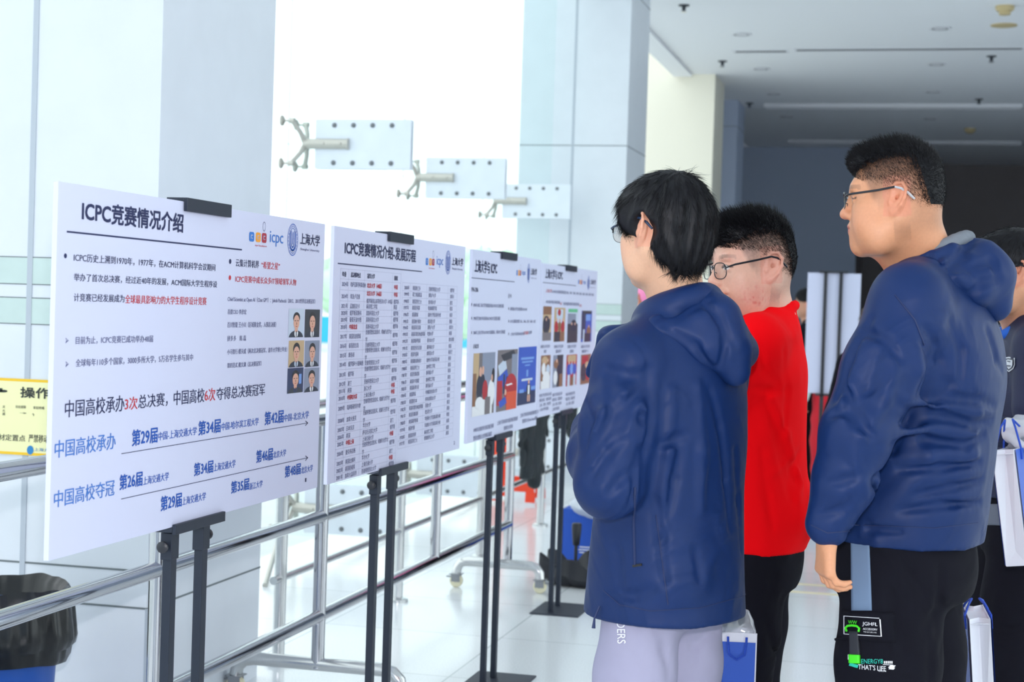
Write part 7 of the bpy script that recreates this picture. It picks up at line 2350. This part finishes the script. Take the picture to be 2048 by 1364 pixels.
# dark jackets hung over the rails
M_jacket = mat('black_jacket_cloth', rgb(26, 36, 42), 0.6, noise=0.08, nscale=12)
def hung(y0, y1, zt, zb, x, label, seed, sleeves):
    F = Field(axis(x - 0.16, x + 0.20, 0.008), axis(y0 - 0.14, y1 + 0.14, 0.008), axis(zb - 0.1, zt + 0.06, 0.008))
    ym, hw = (y0 + y1) / 2, (y1 - y0) / 2
    F.loft([(zb + 0.02, x + 0.060, ym, 0.040, hw * 0.7), (zb + (zt - zb) * 0.4, x + 0.060, ym, 0.038, hw * 0.92), (zt - 0.05, x + 0.045, ym, 0.040, hw), (zt + 0.015, x, ym, 0.044, hw * 0.96)], 0.03, 2.6)
    F.loft([(zb + (zt - zb) * 0.5, x - 0.065, ym, 0.03, hw * 0.85), (zt - 0.02, x - 0.05, ym, 0.03, hw * 0.95)], 0.04, 2.6)
    for (a, b_) in sleeves:
        F.cone((x + 0.07, ym + a * hw, zt - 0.12), (x + 0.085, ym + b_ * hw, zb - 0.02), 0.05, 0.038, 0.04)
    F.cone((x, y0 - 0.2, zt - 0.03), (x, y1 + 0.2, zt - 0.03), 0.0245, 0.0245, 0.004, True)
    F.warp(crumple(0.010, 0.06, 0.5, seed))
    v, f = F.mesh()
    tag(link_mesh('hung_jacket', relax(v, f, 1), f, M_jacket), label, 'jacket', 'jackets hung on the rail')
hung(9.62, 10.30, 1.04, 0.36, -2.4, 'black jacket hung over the railing, the larger one, hanging lowest below the fourth board', 1, [(0.1, -0.1)])
hung(10.62, 11.15, 1.04, 0.60, -2.4, 'smaller black jacket hung on the railing just left of the fourth board stand poles', 5, [(0.2, 0.5)])

# red-orange A-frame behind the railing
M_org = mat('red_orange_plastic', rgb(240, 66, 28), 0.5)
e = empty('floor_sign', (-2.85, 11.7, 0), 'red orange folding floor sign behind the black jacket', 'floor sign')
for s, nm in ((-1, 'front_leaf'), (1, 'rear_leaf')):
    mb = MB()
    M = Matrix.Translation((-2.85, 11.7 + s * 0.015, 0.78)) @ Matrix.Rotation(s * 0.2, 4, 'X')
    mb.box((-0.16, -0.008, -0.70), (-0.115, 0.008, -0.05), 0, M).box((0.115, -0.008, -0.70), (0.16, 0.008, -0.05), 0, M).box((-0.16, -0.008, -0.05), (0.16, 0.008, 0.0), 0, M).box((-0.115, -0.008, -0.70), (0.115, 0.008, -0.62), 0, M)
    mb.box((-0.17, -0.012, -0.775), (-0.10, 0.012, -0.70), 0, M).box((0.10, -0.012, -0.775), (0.17, 0.012, -0.70), 0, M)
    mb.build(nm, M_org, e)

# gift bag standing on the floor with a clear cushion of film, and the umbrella beside it
p = (-1.66, 9.05)
e = empty('gift_bag', (p[0], p[1], 0), 'large blue carrier bag on the floor with clear plastic bulging from its top', 'bag')
MB().box((p[0] - 0.26, p[1] - 0.08, 0), (p[0] + 0.22, p[1] + 0.08, 0.31)).build('card_body', M_bagblue, e, bevel=0.004)
MB().box((p[0] - 0.275, p[1] - 0.082, 0), (p[0] - 0.2605, p[1] + 0.082, 0.312)).build('gusset', M_bag, e)
mb = MB()
for i, (a, b_, z) in enumerate(((-0.16, -0.04, 0.100), (-0.165, -0.07, 0.085), (-0.16, -0.02, 0.070))):
    mb.box((p[0] + a, p[1] - 0.082, z), (p[0] + b_, p[1] - 0.0803, z + 0.006))
mb.build('printed_lines', M_print_white, e)
F = Field(*[axis(a, b, 0.009) for a, b in ((p[0] - 0.3, p[0] + 0.3), (p[1] - 0.22, p[1] + 0.17), (0.2, 0.47))])
F.ell((p[0] + 0.0, p[1] - 0.03, 0.332), (0.225, 0.135, 0.085), 0)
F.warp(crumple(0.010, 0.05))
v, f = F.mesh()
o = link_mesh('clear_film', v, f, M_poly)
o.parent = e
o.matrix_parent_inverse = Matrix.Translation(-e.location)
M_umb = mat('black_umbrella_cloth', rgb(30, 32, 40), 0.55)
ux, uy = -1.63, 8.36
e = empty('umbrella', (ux, uy, 0), 'loosely folded black umbrella on the floor with its handle sticking up', 'umbrella')
v, f, n = [], [], 96
rings = ((0.06, 0.003, 0), (0.20, 0.006, 0.1), (0.255, 0.045, 0.4), (0.250, 0.115, 1.0), (0.236, 0.112, 1.0), (0.17, 0.075, 0.5), (0.07, 0.055, 0.1))
for i, (r, z, pk) in enumerate(rings):
    for j in range(n):
        a = 2 * math.pi * j / n
        s_ = abs(math.cos(a * 3.5 + 0.4)) ** 1.6          # pointed flaps between the folded ribs
        t_ = math.sin(a * 14 + i * 0.7) * 0.010 * (i > 0)
        rr = r * (1 - 0.16 * pk * (1 - s_)) + t_
        v.append((ux + rr * math.cos(a) * 1.1, uy + rr * math.sin(a) * 0.7, z + pk * (0.075 * s_ - 0.035) + 0.008 * math.sin(a * 9 + i) * (1 < i < 6)))
for i in range(len(rings) - 1):
    for j in range(n):
        f.append((i * n + j, i * n + (j + 1) % n, (i + 1) * n + (j + 1) % n, (i + 1) * n + j))
f.append(tuple((len(rings) - 1) * n + j for j in range(n)))
f.append(tuple(range(n))[::-1])
MB().add(v, f).build('canopy', M_umb, e, smooth=True)
MB().tube([(ux - 0.085, uy, 0.05), (ux - 0.085, uy, 0.21)], 0.009, 10).build('shaft', M_knob, e, smooth=True)
MB().lathe([(0.016, 0), (0.018, 0.004), (0.024, 0.06), (0.026, 0.085), (0.026, 0.11), (0.02, 0.115)], (ux - 0.085, uy, 0.20), 14).build('handle', M_knob, e, smooth=True)

M_navybox = mat('navy_box_card', rgb(34, 54, 104), 0.6)
p = px_point(1609, 1075, 10.65)
e = empty('storage_box', (p.x + 0.17, p.y + 0.1, 0), 'small flat navy box on the floor beyond the hand of the tall person', 'box')
MB().box((p.x + 0.02, p.y, 0), (p.x + 0.34, p.y + 0.22, 0.07)).build('box_body', M_navybox, e, bevel=0.003)
MB().box((p.x + 0.017, p.y - 0.003, 0.0705), (p.x + 0.343, p.y + 0.223, 0.092)).build('lid', M_navybox, e, bevel=0.003)
